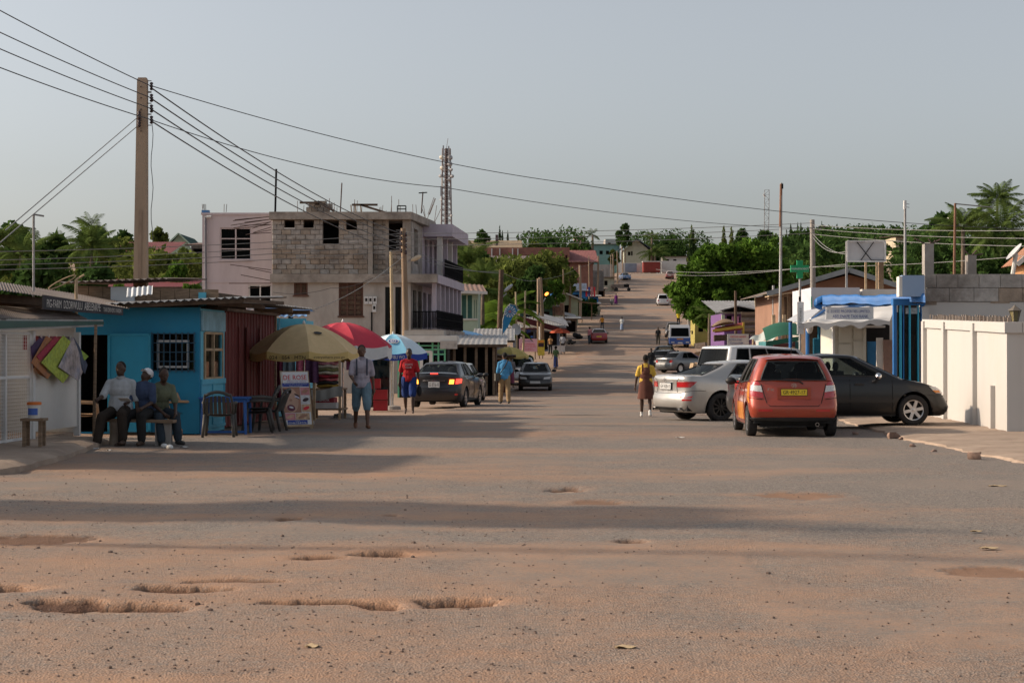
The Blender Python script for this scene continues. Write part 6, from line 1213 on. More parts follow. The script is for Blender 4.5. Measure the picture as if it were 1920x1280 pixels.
 for (a, b, c, d) in holes: MB().box(a-.03, b+.03, Y-.01, Y+.2, c-.06, c).build('window_ledge', MSLABC if a > holes[0][0] else MWHITE, T)
 # recessed bay with columns
 MB().box(xm, xm+.22, Y-.02, Y+.25, zs1, zr0).build('column', MSLABC, T); MB().box(X(755), x1, Y-.02, Y+.3, zs1, zr0).build('column', MSLABC, T); MB().box(X(722), X(728), Y+.25, Y+.5, zs1, zr0).build('column', MSLABC, T)
 h2 = [(X(728), X(754), zx(470), zr0+.05)]; wall(MB(), ID4, xm+.22, X(755), Y+.35, Y+.5, zs1, zr0, h2).build('block_core', MORTAR, T); courses(xm+.22, X(755), zs1, zr0, h2, Y+.30)
 # roof slab with chamfered end
 m_ = MB(); m_.add([Vector(p) for p in ((x0-.1,Y-.3,zr0),(x1+.05,Y-.3,zr0),(X(806),Y+6,zr0),(X(806)-.2,Y+14,zr0),(x0-.1,Y+14,zr0),(x0-.1,Y-.3,zr1),(x1+.05,Y-.3,zr1),(X(806),Y+6,zr1),(X(806)-.2,Y+14,zr1),(x0-.1,Y+14,zr1))], [(4,3,2,1,0),(5,6,7,8,9),(0,1,6,5),(1,2,7,6),(2,3,8,7),(3,4,9,8),(4,0,5,9)]); m_.build('roof_slab', MSLABC, T)
 MB().box(x0, x0+.3, Y+.3, Y+14, g0, zr0).build('left_wall', MPLAST, T)
 # street side: floors, columns, windows, railings
 ms = Matrix.Translation((x1, Y, 0)) @ Matrix(((STX.x, STR.x, 0, 0), (STX.y, STR.y, 0, 0), (0, 0, 1, 0), (0, 0, 0, 1)))
 L_ = 12.0; mr = ms @ Matrix.Rotation(R(90), 4, 'Z')
 hs2 = [(.8+1.9*k, 2.0+1.9*k, 2.75, 4.6) for k in range(6)]+[(5.2+1.9*k, 6.2+1.9*k, 5.5, 7.4) for k in range(3)]+[(1.2, 2.6, 5.9, 7.6)]
 wall(MB(), mr, .31, 4.2, 0.0, .25, g0, 7.9, hs2).build('street_wall', MBLOCK[0], T); wall(MB(), mr, 4.2, L_, 0.0, .25, g0, 7.9, hs2).build('street_wall', MLILAC, T)
 for k, hh in enumerate(hs2[:9]): MB().box(hh[0], hh[1], .12, .14, hh[2], hh[3], mr).build('window', MGLASS, T)
 for z, t_, a0, pr in ((2.45, .22, .0, 1.3), (zs0, zs1-zs0, .42, 1.28), (7.42, .62, 4.4, 1.5)): MB().box(.02, pr, a0, L_, z, z+t_, ms).build('balcony_slab', MSLABC if z < 4 else MLILAC, T)
 for k in range(7): MB().box(.95, 1.15, .6+1.8*k, .85+1.8*k, 2.67, zs0, ms).build('column', MLILAC, T)
 for k in range(4): MB().box(.7, .95, 4.6+2.2*k, 4.9+2.2*k, zs1, 7.42, ms).build('column', MLILAC if k % 2 else MWHITE, T)
 for z, y0, y1 in ((2.67, .3, L_), (zs1, 3.6, L_)):
  mb = MB(); n = int((y1-y0)/.13)
  for k in range(n): y = lerp(y0, y1, k/n); mb.box(1.20, 1.225, y, y+.05, z+.06, z+.92, ms)
  for zz in (.1, .5, .85): mb.box(1.195, 1.23, y0, y1, z+zz, z+zz+.05, ms)
  tag(mb.build('railing', MIRONB, T), kind='stuff')
 mb = MB(); n = 16
 for k in range(n): x = lerp(.1, 1.2, k/n); mb.box(x, x+.04, .3, .33, 2.75, 3.55, ms)
 mb.box(.05, 1.2, .3, .33, 3.5, 3.55, ms); tag(mb.build('railing', MIRONB, T), kind='stuff')
 # meters and conduit
 for (px, py) in ((687,563),(695,563),(703,563),(702,578)): b_ = px_box(MB(), px-3.6, py-7, px+3.6, py+7, Y, -.12, .0).build('meter_box', MSTEELW, T); px_box(MB(), px-2, py-4, px+2, py+2, Y, -.13, -.121).build('meter_dial', MVOID, b_)
 MB().tube([PX(697, 585, Y-.06), PX(697, 620, Y-.06), PX(692, 640, Y-.06)], .035, 6).build('conduit', MIRONB, T)
 # rubble, loose bars and masts on the roof
 for k in range(34):
  px = rnd.choice([545,548,551,595,600,605,625,640,690,700,702,706,722,727,731,734,738,760,775,790,792,796,800,803,806,640,612,618,555,655]); yb = Y+rnd.uniform(.5, 7); b_ = PX(px, 399, Y); b_ = Vector((b_.x, yb, zr1)); MB().tube([b_, b_+Vector((rnd.uniform(-.25, .35)*(1 if px > 770 else .2), rnd.uniform(-.2, .2), rnd.uniform(.5, 1.0)))], .014, 4).build('rebar', REBAR, T)
 for k in range(16): a = PX(508, 406+k % 7*5+(100 if k > 10 else 0), Y); MB().tube([a, a+Vector((-rnd.uniform(.8, 2.0), -.3, rnd.uniform(-.35, -.05) if k < 11 else rnd.uniform(-.3, .3)))], .018, 4).build('rebar', REBAR, T)
 bl = 0
 for (px, py, n) in ((575,393,4),(580,386,4),(590,381,2)):
  for k in range(n): a = PX(px+k*11, py+4, Y+1.5); MB().box(a.x, a.x+.26, Y+1.3, Y+1.75, a.z, a.z+.2, Matrix.Identity(4)).build('loose_block', MBLOCK[(k+1) % 4], T)
 for (a, b, w_) in (((562,380),(600,380),.10),((596,378),(627,396),.12),((660,384),(708,384),.10),((676,384),(724,399),.10)): MB().bar(PX(*a, Y+1), PX(*b, Y+1), .08, w_).build('loose_plank', MWOODD, T)
 for px in (658, 666, 676): MB().bar(PX(px, 384, Y+1), PX(px+1, 398, Y+1), .05).build('trestle_leg', MWOODL, T)
 for (a, b) in (((745,386),(761,386)),((745,386),(745,398)),((761,386),(761,398)),((746,392),(760,392))): MB().bar(PX(*a, Y+2), PX(*b, Y+2), .05).build('metal_frame_bar', MIRONB, T)
 for (px, y0, y1, r) in ((516,400,317,.05),(638,400,343,.03),(790,400,360,.03)): MB().tube([PX(px, y0, Y+1), PX(px+(3 if px != 516 else 2), y1, Y+1)], r, 6).build('roof_mast', MIRONB if px == 516 else REBAR, T)
 MB().bar(PX(785, 362, Y+1), PX(801, 361, Y+1), .05).build('mast_head', MIRONB, T)
 # shop on the ground floor with green frames
 Ys = 72.0; q = gz(Ys)-.2; T2 = thing('green_framed_shop', 'street level shop with green glazed frames and white lintel', 'shop', PX(790, 750, Ys)); gm = M('mint_green_frame', (.10,.36,.20), .6, .1, 3, 0)
 XX = lambda x: PX(x, 600, Ys).x; ZZ = lambda y: PX(0, y, Ys).z
 MB().box(XX(745), XX(838), Ys+.6, Ys+4, q, ZZ(640)).build('room', MVOID, T2); MB().box(XX(743), XX(857), Ys-.3, Ys+2.5, ZZ(641), ZZ(629)).build('lintel', MWHITE, T2); MB().box(XX(758), XX(832), Ys-.1, Ys+2.5, ZZ(628.6), ZZ(619)).build('coping', MPLAST, T2)
 for px in (747, 762, 775, 785, 811, 822, 834): MB().box(XX(px)-.035, XX(px)+.035, Ys-.02, Ys+.06, q, ZZ(642)).build('green_mullion', gm, T2)
 for py in (648, 655, 664, 700): MB().box(XX(745), XX(836), Ys-.015, Ys+.055, ZZ(py)-.03, ZZ(py)+.03).build('green_rail', gm, T2)
 for px in (790, 808): MB().box(XX(px)-.07, XX(px)+.07, Ys-.04, Ys+.07, q, ZZ(658)).build('door_jamb', MWHITE, T2)
 MB().box(XX(789), XX(809), Ys-.042, Ys+.068, ZZ(662), ZZ(657)).build('door_head', MWHITE, T2); MB().box(XX(746), XX(835), Ys+.1, Ys+.12, q, ZZ(642)).build('glazing', MGLASS, T2); MB().box(XX(826), XX(858), Ys-.4, Ys-.33, ZZ(654), ZZ(639)).build('small_signboard', M('stained_signboard', (.36,.33,.30), .8, .4, 3, .1, 20, dirt=.6, dcol=(.15,.10,.07), dscale=3), T2)
grey_building()
def pink_building():
 Y = 83.5; X = lambda x: PX(x, 600, Y).x; Z = lambda y: PX(0, y, Y).z; T = thing('pink_building', 'pale pink two storey house with wide grilled windows', 'house', (X(444), Y, gz(Y))); g0 = gz(Y)-.3
 hs_ = [(X(412), X(471), Z(487), Z(427)), (X(466), X(509), Z(580), Z(534))]; wall(MB(), ID4, X(379), X(511)-.02, Y, Y+.3, g0, Z(403), hs_).build('front_wall', MPINK, T)
 MB().box(X(379), X(379)+.3, Y+.3, Y+12, g0, Z(403)).build('side_wall', MPINK, T); MB().box(X(379)-.05, X(511), Y-.06, Y+.32, Z(403), Z(399)).build('coping', MPINK, T); MB().box(X(379)+.3, X(511)-.05, Y+.3, Y+12, Z(405), Z(404)).build('roof', MSLABC, T); MB().box(X(385), X(505), Y+2.2, Y+2.3, g0, Z(406)).build('inner_wall', MVOID, T)
 fm = [M('dark_window_frame', (.05,.045,.045), .7), MSTEELW]
 for i, (a, b, c, d) in enumerate(hs_):
  w_ = MB().box(a, b, Y+.14, Y+.16, c, d).build('window', GLSD, T)
  for k in range(3): x = lerp(a+.03, b-.03, k/2); MB().box(x-.03, x+.03, Y+.04, Y+.13, c, d).build('frame', MPINK if i == 0 else fm[1], w_)
  for k in range(4 if i == 0 else 3): z = lerp(c+.03, d-.03, k/(3 if i == 0 else 2)); MB().box(a, b, Y+.045, Y+.125, z-.025, z+.025).build('frame', MPINK if i == 0 else fm[1], w_)
  MB().box(a-.06, b+.06, Y-.08, Y+.02, c-.07, c).build('sill', MPINK, w_)
 MB().box(X(379)-.02, X(511)-.03, Y-.03, Y, Z(530), Z(527)).build('string_course', MPINK, T); MB().tube([PX(385,405,Y-.1), PX(385,420,Y-.1), PX(386,600,Y-.1)], .06, 8).build('drain_pipe', M('grey_pipe', (.12,.12,.14), .6), T); MB().tube([PX(384,407,Y-.1), PX(396,406,Y-.1)], .06, 8).build('outlet_pipe', MSTEELW, T); MB().box(X(378), X(378)+.35, Y-.05, Y+.3, Z(399)+.0, Z(394)).build('pier_cap', MBLUER, T)
 for k in range(6): b_ = PX((381,384,386,420,424,380)[k], 398, Y); MB().tube([b_, b_+Vector((.02*k-.05,0,.4))], .014, 4).build('rebar', REBAR, T)
pink_building()
def green_house():
 Y = 108.0; X = lambda x: PX(x, 600, Y).x; Z = lambda y: PX(0, y, Y).z; T = thing('mint_house', 'mint green house with shuttered windows beyond the grey building', 'house', (X(885), Y, gz(Y))); gp = M('mint_wall_paint', (.30,.40,.30), .9, .08, 1, .1, 20, dirt=.3, dcol=(.2,.24,.18)); sh = M('dark_green_shutter', (.03,.10,.085), .6)
 g0 = gz(Y)-.4; hs_ = [(X(848), X(858), Z(600), Z(557)), (X(866), X(885), Z(597), Z(553)), (X(889), X(894), Z(597), Z(562))]
 wall(MB(), ID4, X(840), X(896), Y, Y+.3, g0, Z(545), hs_).build('front_wall', gp, T); MB().box(X(896)-.3, X(896), Y+.3, Y+9, g0, Z(545)).build('side_wall', gp, T)
 for (a, b, c, d) in hs_: w_ = MB().box(a, b, Y+.1, Y+.14, c, d).build('window', sh, T); MB().box((a+b)/2-.05, (a+b)/2+.05, Y+.02, Y+.1, c, d).build('frame', gp, w_); MB().box(a-.08, b+.08, Y-.08, Y, c-.1, c).build('sill', MWHITE, w_)
 mb = MB(); corr(mb, PX(836,545,Y-.8), PX(913,548,Y-.8), PX(905,534,Y+6), PX(836,530,Y+6), .3, .03, 3); mb.build('roof', M('brown_roof_sheet', (.16,.10,.08), .8, .3, 2, .1), T, True); MB().bar(PX(836,546,Y-.9), PX(914,549,Y-.9), .06, .18).build('fascia', MWHITE, T)
 MB().box(X(858), X(866), Y-.5, Y-.05, Z(553), Z(546)).build('air_conditioner', MWHITE, T)
green_house()
# ------------------------------------------------------------ poles, masts and overhead lines
MPOLE = M('weathered_wood_pole', (.20,.14,.095), .95, .25, 2, .3, 20, stretch=(1,1,.15)); MPOLC = M('precast_concrete_pole', (.30,.215,.15), .95, .18, 1.2, .25, 25, stretch=(1,1,.25)); MPOLEL = M('pale_stick_pole', (.36,.28,.17), .95, .2, 2, .2, 20); WIRE = M('aluminium_wire', (.05,.05,.052), .6, .1, 5, 0); WIREL = M('pale_service_wire', (.16,.16,.155), .6, .1, 5, 0); PORC = M('brown_porcelain', (.035,.018,.02), .35, .1, 5, 0)
def insul(T, p, r=.055, side=(1,0,0)):
 MB().lathe([(r*.4,-.09),(r,-.065),(r*.5,-.03),(r*1.1,0),(r*.5,.03),(r,.065),(r*.4,.09)], 10, Matrix.Translation(p)).build('insulator', PORC, T, True)
 d = Vector(side); MB().bar(Vector(p)-d*.22+Vector((0,0,.12)), Vector(p)+Vector((0,0,.12)), .018).build('bracket', MZINC, T); MB().bar(Vector(p)-d*.22-Vector((0,0,.12)), Vector(p)-Vector((0,0,.12)), .018).build('bracket', MZINC, T)
def pole_box(T, a, b, w0, w1, mat):
 a = Vector(a); b = Vector(b); MB().add([a+Vector((sx*w0/2,sy*w0*.4,0)) for sx,sy in ((-1,-1),(1,-1),(1,1),(-1,1))]+[b+Vector((sx*w1/2,sy*w1*.4,0)) for sx,sy in ((-1,-1),(1,-1),(1,1),(-1,1))], [(3,2,1,0),(4,5,6,7)]+[(i,(i+1)%4,(i+1)%4+4,i+4) for i in range(4)]).build('shaft', mat, T)
def main_pole():
 Y = 38.0; b = PX(262, 700, Y); b.z = gz(Y); t = PX(267.5, 149, Y); T = thing('concrete_pole', 'tall tan concrete utility pole rising behind the blue shop', 'utility pole', b)
 pole_box(T, b, t, .34, .215, MPOLC); m_ = b.lerp(t, .30); w_ = .03
 MB().add([m_+Vector((-.035,-.145,0)), m_+Vector((.035,-.145,0)), b.lerp(t,.62)+Vector((.035,-.12,0)), b.lerp(t,.62)+Vector((-.035,-.12,0)), ], [(0,1,2,3)]).build('groove_shade', M('shaded_tan', (.24,.17,.12), .95), T)  # flat strip; the groove's shade is put into its darker tan
 MB().box(t.x-.09, t.x+.09, Y-.075, Y+.075, t.z, t.z+.03).build('pole_cap', MPOLC, T)
 for py in (162, 184, 204, 225): insul(T, PX(284, py, Y), .045)
 for py in (216, 231): insul(T, PX(261, py, Y-.15), .045, (0,-1,0))
 for k, py in enumerate((163,184,205,246)): MB().lathe([(.014,0),(.014,.02)], 8, Matrix.Translation(PX(264.5, py, Y-.10)) @ Matrix.Rotation(R(90), 4, 'X')).build('bolt_hole', PORC, T)
 MB().tube([PX(285+2*math.sin(k*1.3), 232+k*20, Y-.05) for k in range(12)], .008, 5).build('hanging_wire', WIRE, T)
main_pole()
def rpole(name, label, px0, y0, px1, y1, Y, r, mat, ground=True, extras=None, cat='utility pole', group=None):
 b = PX(px0, y0, Y);
 if ground: b.z = gz(Y)-.1
 t = PX(px1, y1, Y); T = thing(name, label, cat, b, None, group); MB().tube([b, b.lerp(t,.5)+Vector((r*.4,0,0)), t], [r*1.15, r, r*.8], 8).build('shaft', mat, T, True, 50); return T
T = rpole('wooden_pole', 'brown wooden pole with insulators in front of the grey building', 760, 690, 756, 428, 74, .135, MPOLE)
for py in (437, 447, 458, 470): insul(T, PX(752, py, 73.8), .07, (1,0,0)); insul(T, PX(761, py+3, 73.8), .07, (-1,0,0))
MB().tube([PX(765,492,74), PX(770,486,74)], .04, 6).build('lamp_arm', MZINC, T); MB().ell(PX(780,484,74), (.26,.10,.10), Matrix.Rotation(R(-25), 3, 'Y')).build('street_lamp_head', M('lamp_housing', (.42,.34,.24), .6), T, True)
rpole('stick_pole', 'crooked pale stick pole left of the brown wooden pole', 735, 690, 733, 472, 73, .075, MPOLEL)
T = rpole('leaning_pole', 'dark leaning wooden pole carrying a grey street lamp', 930, 700, 940, 506, 104, .17, MWOODD); MB().tube([PX(938,560,104), PX(950,550,104)], .04, 6).build('lamp_arm', MZINC, T); MB().ell(PX(953,540,104), (.36,.14,.11), Matrix.Rotation(R(-40), 3, 'Y')).build('street_lamp_head', M('grey_lamp_head', (.30,.33,.36), .5), T, True)
rpole('thin_pole', 'thin pale pole right of the blue feather flag', 968, 690, 967, 547, 126, .08, MPOLEL); rpole('thin_pole', 'thin slanting pale pole beside the pink billboard', 979, 690, 985, 545, 128, .08, MPOLEL)
T = rpole('twin_pole', 'pair of brown poles with meter boxes beside the red parasol', 1016, 670, 1013, 520, 153, .19, MPOLE); MB().tube([Vector((PX(1009,640,153).x, 153, gz(153))), PX(1009,522,153)], .11, 8).build('second_shaft', MPOLE, T, True); [px_box(MB(), x, 593, x+4, 601, 153, -.3, -.1).build('meter_box', MSTEELW, T) for x in (1006, 1016)]; MB().tube([PX(1018,566,153), PX(1023,558,153)], .05, 6).build('lamp_arm', MZINC, T); MB().ell(PX(1025,551,153), (.20,.13,.13), Matrix.Rotation(R(-40), 3, 'Y')).build('lit_lamp', M('sodium_lamp', (1.0,.30,.05), .5, .05, 3, 0, emis=2.6), T, True); MB().tube([Vector((PX(1012,640,153).x, 152.7, gz(153))), PX(1012,612,152.7)], .08, 8).build('white_sleeve', MSTEELW, T)
for k, (xb, xt, yt, Y, r, lb) in enumerate(((1057,1056,505,185,.08,'slim pole above the rusty hoarding'),(1068,1068,500,205,.14,'stout pole above the pale green hut'),(1088,1087,497,222,.17,'tall concrete pole beside the clipped hedge'),(1105,1104,488,255,.11,'rust coloured pole near the blue stall'),(1119,1122,480,262,.16,'leaning brown pole near the cream kiosk'),(1128,1130,505,290,.10,'short pole behind the cream kiosk'),(1105,1104,480,262,.07,'hair thin pole next to the rust coloured one'),(1150,1149,476,300,.18,'dark wooden pole below the leafy tree'),(1158,1157,470,322,.13,'far pole left of the leafy tree'),(1168,1166,462,345,.13,'farthest pole before the blue gate'),(1146,1145,478,300,.07,'far thin pole next to the dark wooden one'),(1091,1091,598,212,.07,'post of the roadside shelter'))): rpole('street_pole', lb, xb, 600, xt, yt, Y, r, [MPOLE, MPOLE, MPOLC, MPOLE][k % 4], True, None, 'utility pole', 'poles along the hill road')
T = rpole('square_pole', 'weathered concrete pole above the pharmacy cross', 1522, 660, 1523, 412, 76, .13, MCONC);
T = rpole('steel_mast', 'tall thin steel mast with a small box at its tip', 1459, 640, 1465, 343, 70, .06, MZINC, True, None, 'mast'); px_box(MB(), 1465, 345, 1468, 354, 70, -.1, .1).build('tip_box', MIRONB, T); MB().tube([PX(1463,425,70), PX(1464.6,345,70)], .055, 8).build('rusty_section', M('rusty_tube', (.16,.08,.05), .8), T)
T = rpole('radio_mast', 'thin grey mast topped by a slab antenna', 1694, 640, 1697, 390, 52, .045, MZINC, True, None, 'mast'); px_box(MB(), 1694.5, 376, 1699, 392, 52, -.06, .06).build('antenna', MSTEELW, T); [MB().tube([PX(1698,y,52), PX(1705,y+1,52)], .008, 5).build('element', MIRONB, T) for y in (382, 388)]
T = rpole('television_aerial', 'rusty aerial mast with a long boom before the palm', 1783, 600, 1791, 381, 47, .04, M('rusty_tube', (.16,.08,.05), .8), True, None, 'aerial'); MB().tube([PX(1790,382,47), PX(1862,389,47)], .018, 6).build('boom', WIREL, T); [MB().tube([PX(x,382+(x-1790)*.1,46.7), PX(x,382+(x-1790)*.1,47.3)], .008, 4).build('element', WIREL, T) for x in range(1798, 1862, 8)]
rpole('steel_tube_post', 'short grey tube post by the timber framed shack', 1449, 640, 1450, 535, 80, .07, MZINC, True, None, 'post'); rpole('plain_post', 'brown post in front of the purple house', 1378, 640, 1379, 545, 110, .10, MWOODD, True, None, 'post'); T = rpole('aerial_post', 'leaning post with a flat aerial before the purple house', 1424, 660, 1416, 555, 105, .07, MPOLEL, True, None, 'aerial'); MB().bar(PX(1406,557,105), PX(1430,555,105), .08).build('aerial_boom', MSTEELW, T)
def wire(label, pts, r, mat=WIRE, name='power_line', group='overhead lines', n=28, sag=0):
 P = [PX(*p) if not isinstance(p, Vector) else p for p in pts]; out_ = []
 for i in range(len(P)-1):
  for k in range(n): t = k/n; q = P[i].lerp(P[i+1], t); q.z -= sag*4*t*(1-t); out_.append(q)
 out_.append(P[-1]); o = MB().tube(out_, r, 5, False).build(name, mat); tag(o, label, 'power line', group); base(o); return o
for (x0, y0, y1, lb) in ((0,20,162,'topmost of the four heavy lines running to the upper left'),(0,61,184,'second of the four heavy lines running to the upper left'),(0,92,204,'third of the four heavy lines running to the upper left'),(0,127,225,'lowest of the four heavy lines running to the upper left')): wire(lb, [(-160, y0-90, 30), (x0, y0, 32.5), (284, y1, 37.9)], .0115, sag=.03)
for (y0, xe, ye, lb) in ((166,757,440,'topmost heavy line sloping to the brown wooden pole'),(186,756,448,'second heavy line sloping to the brown wooden pole'),(206,755,459,'third heavy line sloping to the brown wooden pole'),(228,753,470,'lowest heavy line sloping to the brown wooden pole')): wire(lb, [(285, y0, 37.9), (xe, ye, 73.8)], .0165, sag=.35)
wire('long thin line crossing the whole sky to the right edge', [(286,162,37.9),(1080,345,52),(1940,430,62)], .011, sag=.25); wire('second thin line crossing the sky to the concrete pole', [(286,226,37.9),(830,351,50),(1523,428,75.5)], .011, sag=.25)
for (a, b, lb) in (((256,222,37.9),(10,432,27),'upper stay wire falling to the left'),((256,238,37.9),(0,455,27),'lower stay wire falling to the left')): wire(lb, [a, b], .010, WIREL, 'stay_wire')
for (y0, y1, lb) in ((472,438,'highest pale line above the left roofs'),(488,448,'second pale line above the left roofs'),(497,459,'third pale line above the left roofs'),(506,470,'lowest pale line above the left roofs')): wire(lb, [(-20, y0, 60), (753, y1, 73.6)], .0135, WIREL, sag=.12)
for (y0, y1, lb) in ((438,418,'upper level line leading right to the concrete pole'),(449,427,'lower level line leading right to the concrete pole'),(461,437,'third level line leading right to the concrete pole')): wire(lb, [(761, y0, 73.6), (1523, y1, 75.8)], .0125, WIREL, sag=.1)
for (y0, y1, lb) in ((440,432,'upper line from the concrete pole to the right edge'),(447,447,'middle line from the concrete pole to the right edge'),(457,462,'lower line from the concrete pole to the right edge'),(520,478,'cable drooping past the billboard to the right')): wire(lb, [(1524, y0-18 if y0<500 else 500, 75.8), (1940, y1, 60)], .013, WIREL, sag=.1)
for (a, b, lb) in (((1524,438,75.8),(1600,475,62),'upper yellow service cable by the billboard'),((1524,445,75.8),(1590,470,62),'lower yellow service cable by the billboard'),((1230,505,150),(1590,495,62),'low cable strung across before the big tree'),((1230,512,150),(1523,500,75.8),'lowest cable strung across before the big tree'),((940,510,104),(1013,524,153),'line from the leaning pole to the twin poles'),((757,475,74),(938,508,104),'line from the brown pole to the leaning pole'),((757,462,74),(938,512,104),'slack line from the brown pole to the leaning pole'),((1013,524,153),(1087,500,222),'line from the twin poles up the hill'),((1087,500,222),(1122,483,262),'line between poles halfway up the hill'),((1122,483,262),(1166,464,345),'line between the topmost poles of the hill'),((560,590,60),(757,480,74),'service drop rising to the brown pole')): wire(lb, [a, b], .014, WIREL, sag=.3, n=14)
wire('dark drooping cable along the concrete beam', [(512,548,80),(620,540,80),(700,520,80),(757,500,74)], .012, WIRE, sag=.15)
def cell_tower():
 Y = 330.0; b = PX(837, 430, Y); b.z = gz(Y); t = PX(837, 279, Y); T = thing('cell_tower', 'lattice telecom tower crowded with dishes and panel antennas', 'tower', b); h = t.z-b.z; w0, w1 = 1.15, .9; rust = M('tower_steel', (.20,.17,.165), .7, .25, .5, 0)
 for sx in (-1, 1):
  for sy in (-1, 1): MB().tube([b+Vector((sx*w0,sy*w0,0)), t+Vector((sx*w1*.8,sy*w1*.8,0))], .13, 6).build('leg', rust, T)
 n = 24
 for i in range(n):
  z0 = b.z+h*i/n; z1 = b.z+h*(i+1)/n; w_ = lerp(w0, w1*.8, i/n); w2 = lerp(w0, w1*.8, (i+1)/n)
  for sy in (-1, 1):
   MB().bar(Vector((b.x-w_,Y+sy*w_,z0)), Vector((b.x+w2,Y+sy*w2,z1)), .07).build('brace', rust, T); MB().bar(Vector((b.x+w_,Y+sy*w_,z0)), Vector((b.x-w2,Y+sy*w2,z1)), .07).build('brace', rust, T); MB().bar(Vector((b.x-w_,Y+sy*w_,z0)), Vector((b.x+w_,Y+sy*w_,z0)), .09).build('brace', rust, T)
 MB().tube([b+Vector((0,-.4,0)), t+Vector((0,-.4,0))], .32, 6).build('cable_ladder', M('dark_cable', (.07,.05,.05), .8), T); dg = M('grey_dish', (.30,.30,.31), .6); dl = M('cream_dish', (.60,.55,.46), .6)
 for (px, py, r, l) in ((827,295,.42,1),(843.5,296,.5,0),(843,308,.5,0),(828,315,.42,1),(845,319,.3,0),(825,330,.32,0),(847,331,.34,0),(841.5,337,.34,0),(845,405,.2,0),(826,374,.2,0)):
  p = PX(px, py, Y-1.3); MB().lathe([(r,0),(r,.25),(r*.6,.5)], 14, Matrix.Translation(p) @ Matrix.Rotation(R(70 if px > 836 else 110), 4, 'Y') @ Matrix.Rotation(R(50), 4, 'X')).build('dish', dl if l else dg, T, True, 40); MB().bar(p, Vector((b.x, Y-1, p.z)), .1).build('dish_arm', rust, T)
 for (px, py) in ((830,343),(843,367),(827.5,360),(845,362),(832,284),(842,285)): px_box(MB(), px-1.2, py-9, px+1.2, py+9, Y, -1.9, -1.6).build('panel_antenna', dl if px == 830 else dg, T)
 MB().tube([t, t+Vector((.3,0,2.0))], .05, 5).build('lightning_rod', rust, T)
 Y = 420.0; b = PX(1436, 440, Y); b.z = gz(Y); t = PX(1438, 356, Y); T = thing('lattice_mast', 'slender pale lattice mast behind the trees on the right', 'tower', b); h = t.z-b.z
 for sx in (-.55, .55): MB().tube([b+Vector((sx,0,0)), t+Vector((sx,0,0))], .09, 5).build('leg', MZINC, T)
 for i in range(18): z0 = b.z+h*i/18; z1 = b.z+h*(i+1)/18; x = lerp(b.x, t.x, i/18); s_ = 1 if i % 2 else -1; MB().bar(Vector((x-.55*s_,Y,z0)), Vector((x+.55*s_,Y,z1)), .07).build('brace', MZINC, T); MB().bar(Vector((x-.55,Y,z1)), Vector((x+.55,Y,z1)), .06).build('brace', MZINC, T)
 MB().lathe([(.45,0),(.4,.3)], 12, Matrix.Translation(PX(1432,367,Y-.6)) @ Matrix.Rotation(R(60), 4, 'Y')).build('dish', MATS['grey_dish'], T)
cell_tower()
# ------------------------------------------------------------ shacks and stalls along the left of the hill
def shack(name, label, cat, x0, x1, yb, yt, Y, D, mat, roof=None, rh=.35, over=.4, slope=-1, opening=None, ext=None):
 """box hut: front face between pixel columns x0..x1 and rows yt..yb (yb None = ground), roof sheet on top"""
 a = PX(x0, yb or 700, Y); b = PX(x1, yt, Y); z0 = gz(Y)-.3 if yb is None else a.z; T = thing(name, label, cat, ((a.x+b.x)/2, Y, gz(Y)))
 hs_ = [(PX(o[0],0,Y).x, PX(o[2],0,Y).x, PX(0,o[3],Y).z, PX(0,o[1],Y).z) for o in (opening or [])]; hs_ = [(h0, h1, max(h2, z0+.02), h3) for h0, h1, h2, h3 in hs_]
 wall(MB(), ID4, a.x, b.x, Y, Y+.12, z0, b.z, hs_).build('front_wall', mat, T); MB().box(a.x, a.x+.12, Y+.12, Y+D, z0, b.z).build('side_wall', mat, T); MB().box(b.x-.12, b.x, Y+.12, Y+D, z0, b.z).build('side_wall', mat, T); MB().box(a.x+.12, b.x-.12, Y+min(1.2, D*.5), Y+min(1.2, D*.5)+.1, z0, b.z).build('inner_wall', MVOID, T)
 if roof:
  mb = MB()
  if slope == 0:
   xm = (a.x+b.x)/2; corr(mb, (a.x-over,Y-over,b.z-.02), (a.x-over,Y+D+over,b.z-.02), (xm,Y+D+over,b.z+rh), (xm,Y-over,b.z+rh), .22, .02, 2); mb.build('roof_sheet', roof, T, True); mb = MB(); corr(mb, (b.x+over,Y+D+over,b.z-.02), (b.x+over,Y-over,b.z-.02), (xm,Y-over,b.z+rh), (xm,Y+D+over,b.z+rh), .22, .02, 2); mb.build('roof_sheet', roof, T, True)
   MB().add([(a.x,Y-.01,b.z),(b.x,Y-.01,b.z),(xm,Y-.01,b.z+rh-.03),(a.x,Y+.1,b.z),(b.x,Y+.1,b.z),(xm,Y+.1,b.z+rh-.03)], [(0,1,2),(5,4,3),(0,3,4,1),(1,4,5,2),(2,5,3,0)]).build('gable', mat, T)
   for s_, xx in ((-1, a.x-over), (1, b.x+over)): MB().bar((xx,Y-over-.02,b.z-.02), (xm,Y-over-.02,b.z+rh), .05, .16).build('barge_board', MWHITE if ext is None else ext, T)
  else: corr(mb, (a.x-over,Y-over,b.z+.05), (b.x+over,Y-over,b.z+.05+(.0 if slope < 0 else .0)), (b.x+over,Y+D,b.z+rh), (a.x-over,Y+D,b.z+rh), .22, .02, 3); mb.build('roof_sheet', roof, T, True); MB().bar((a.x-over,Y-over,b.z), (b.x+over,Y-over,b.z), .05, .12).build('fascia', MWOODD if ext is None else ext, T)
 return T
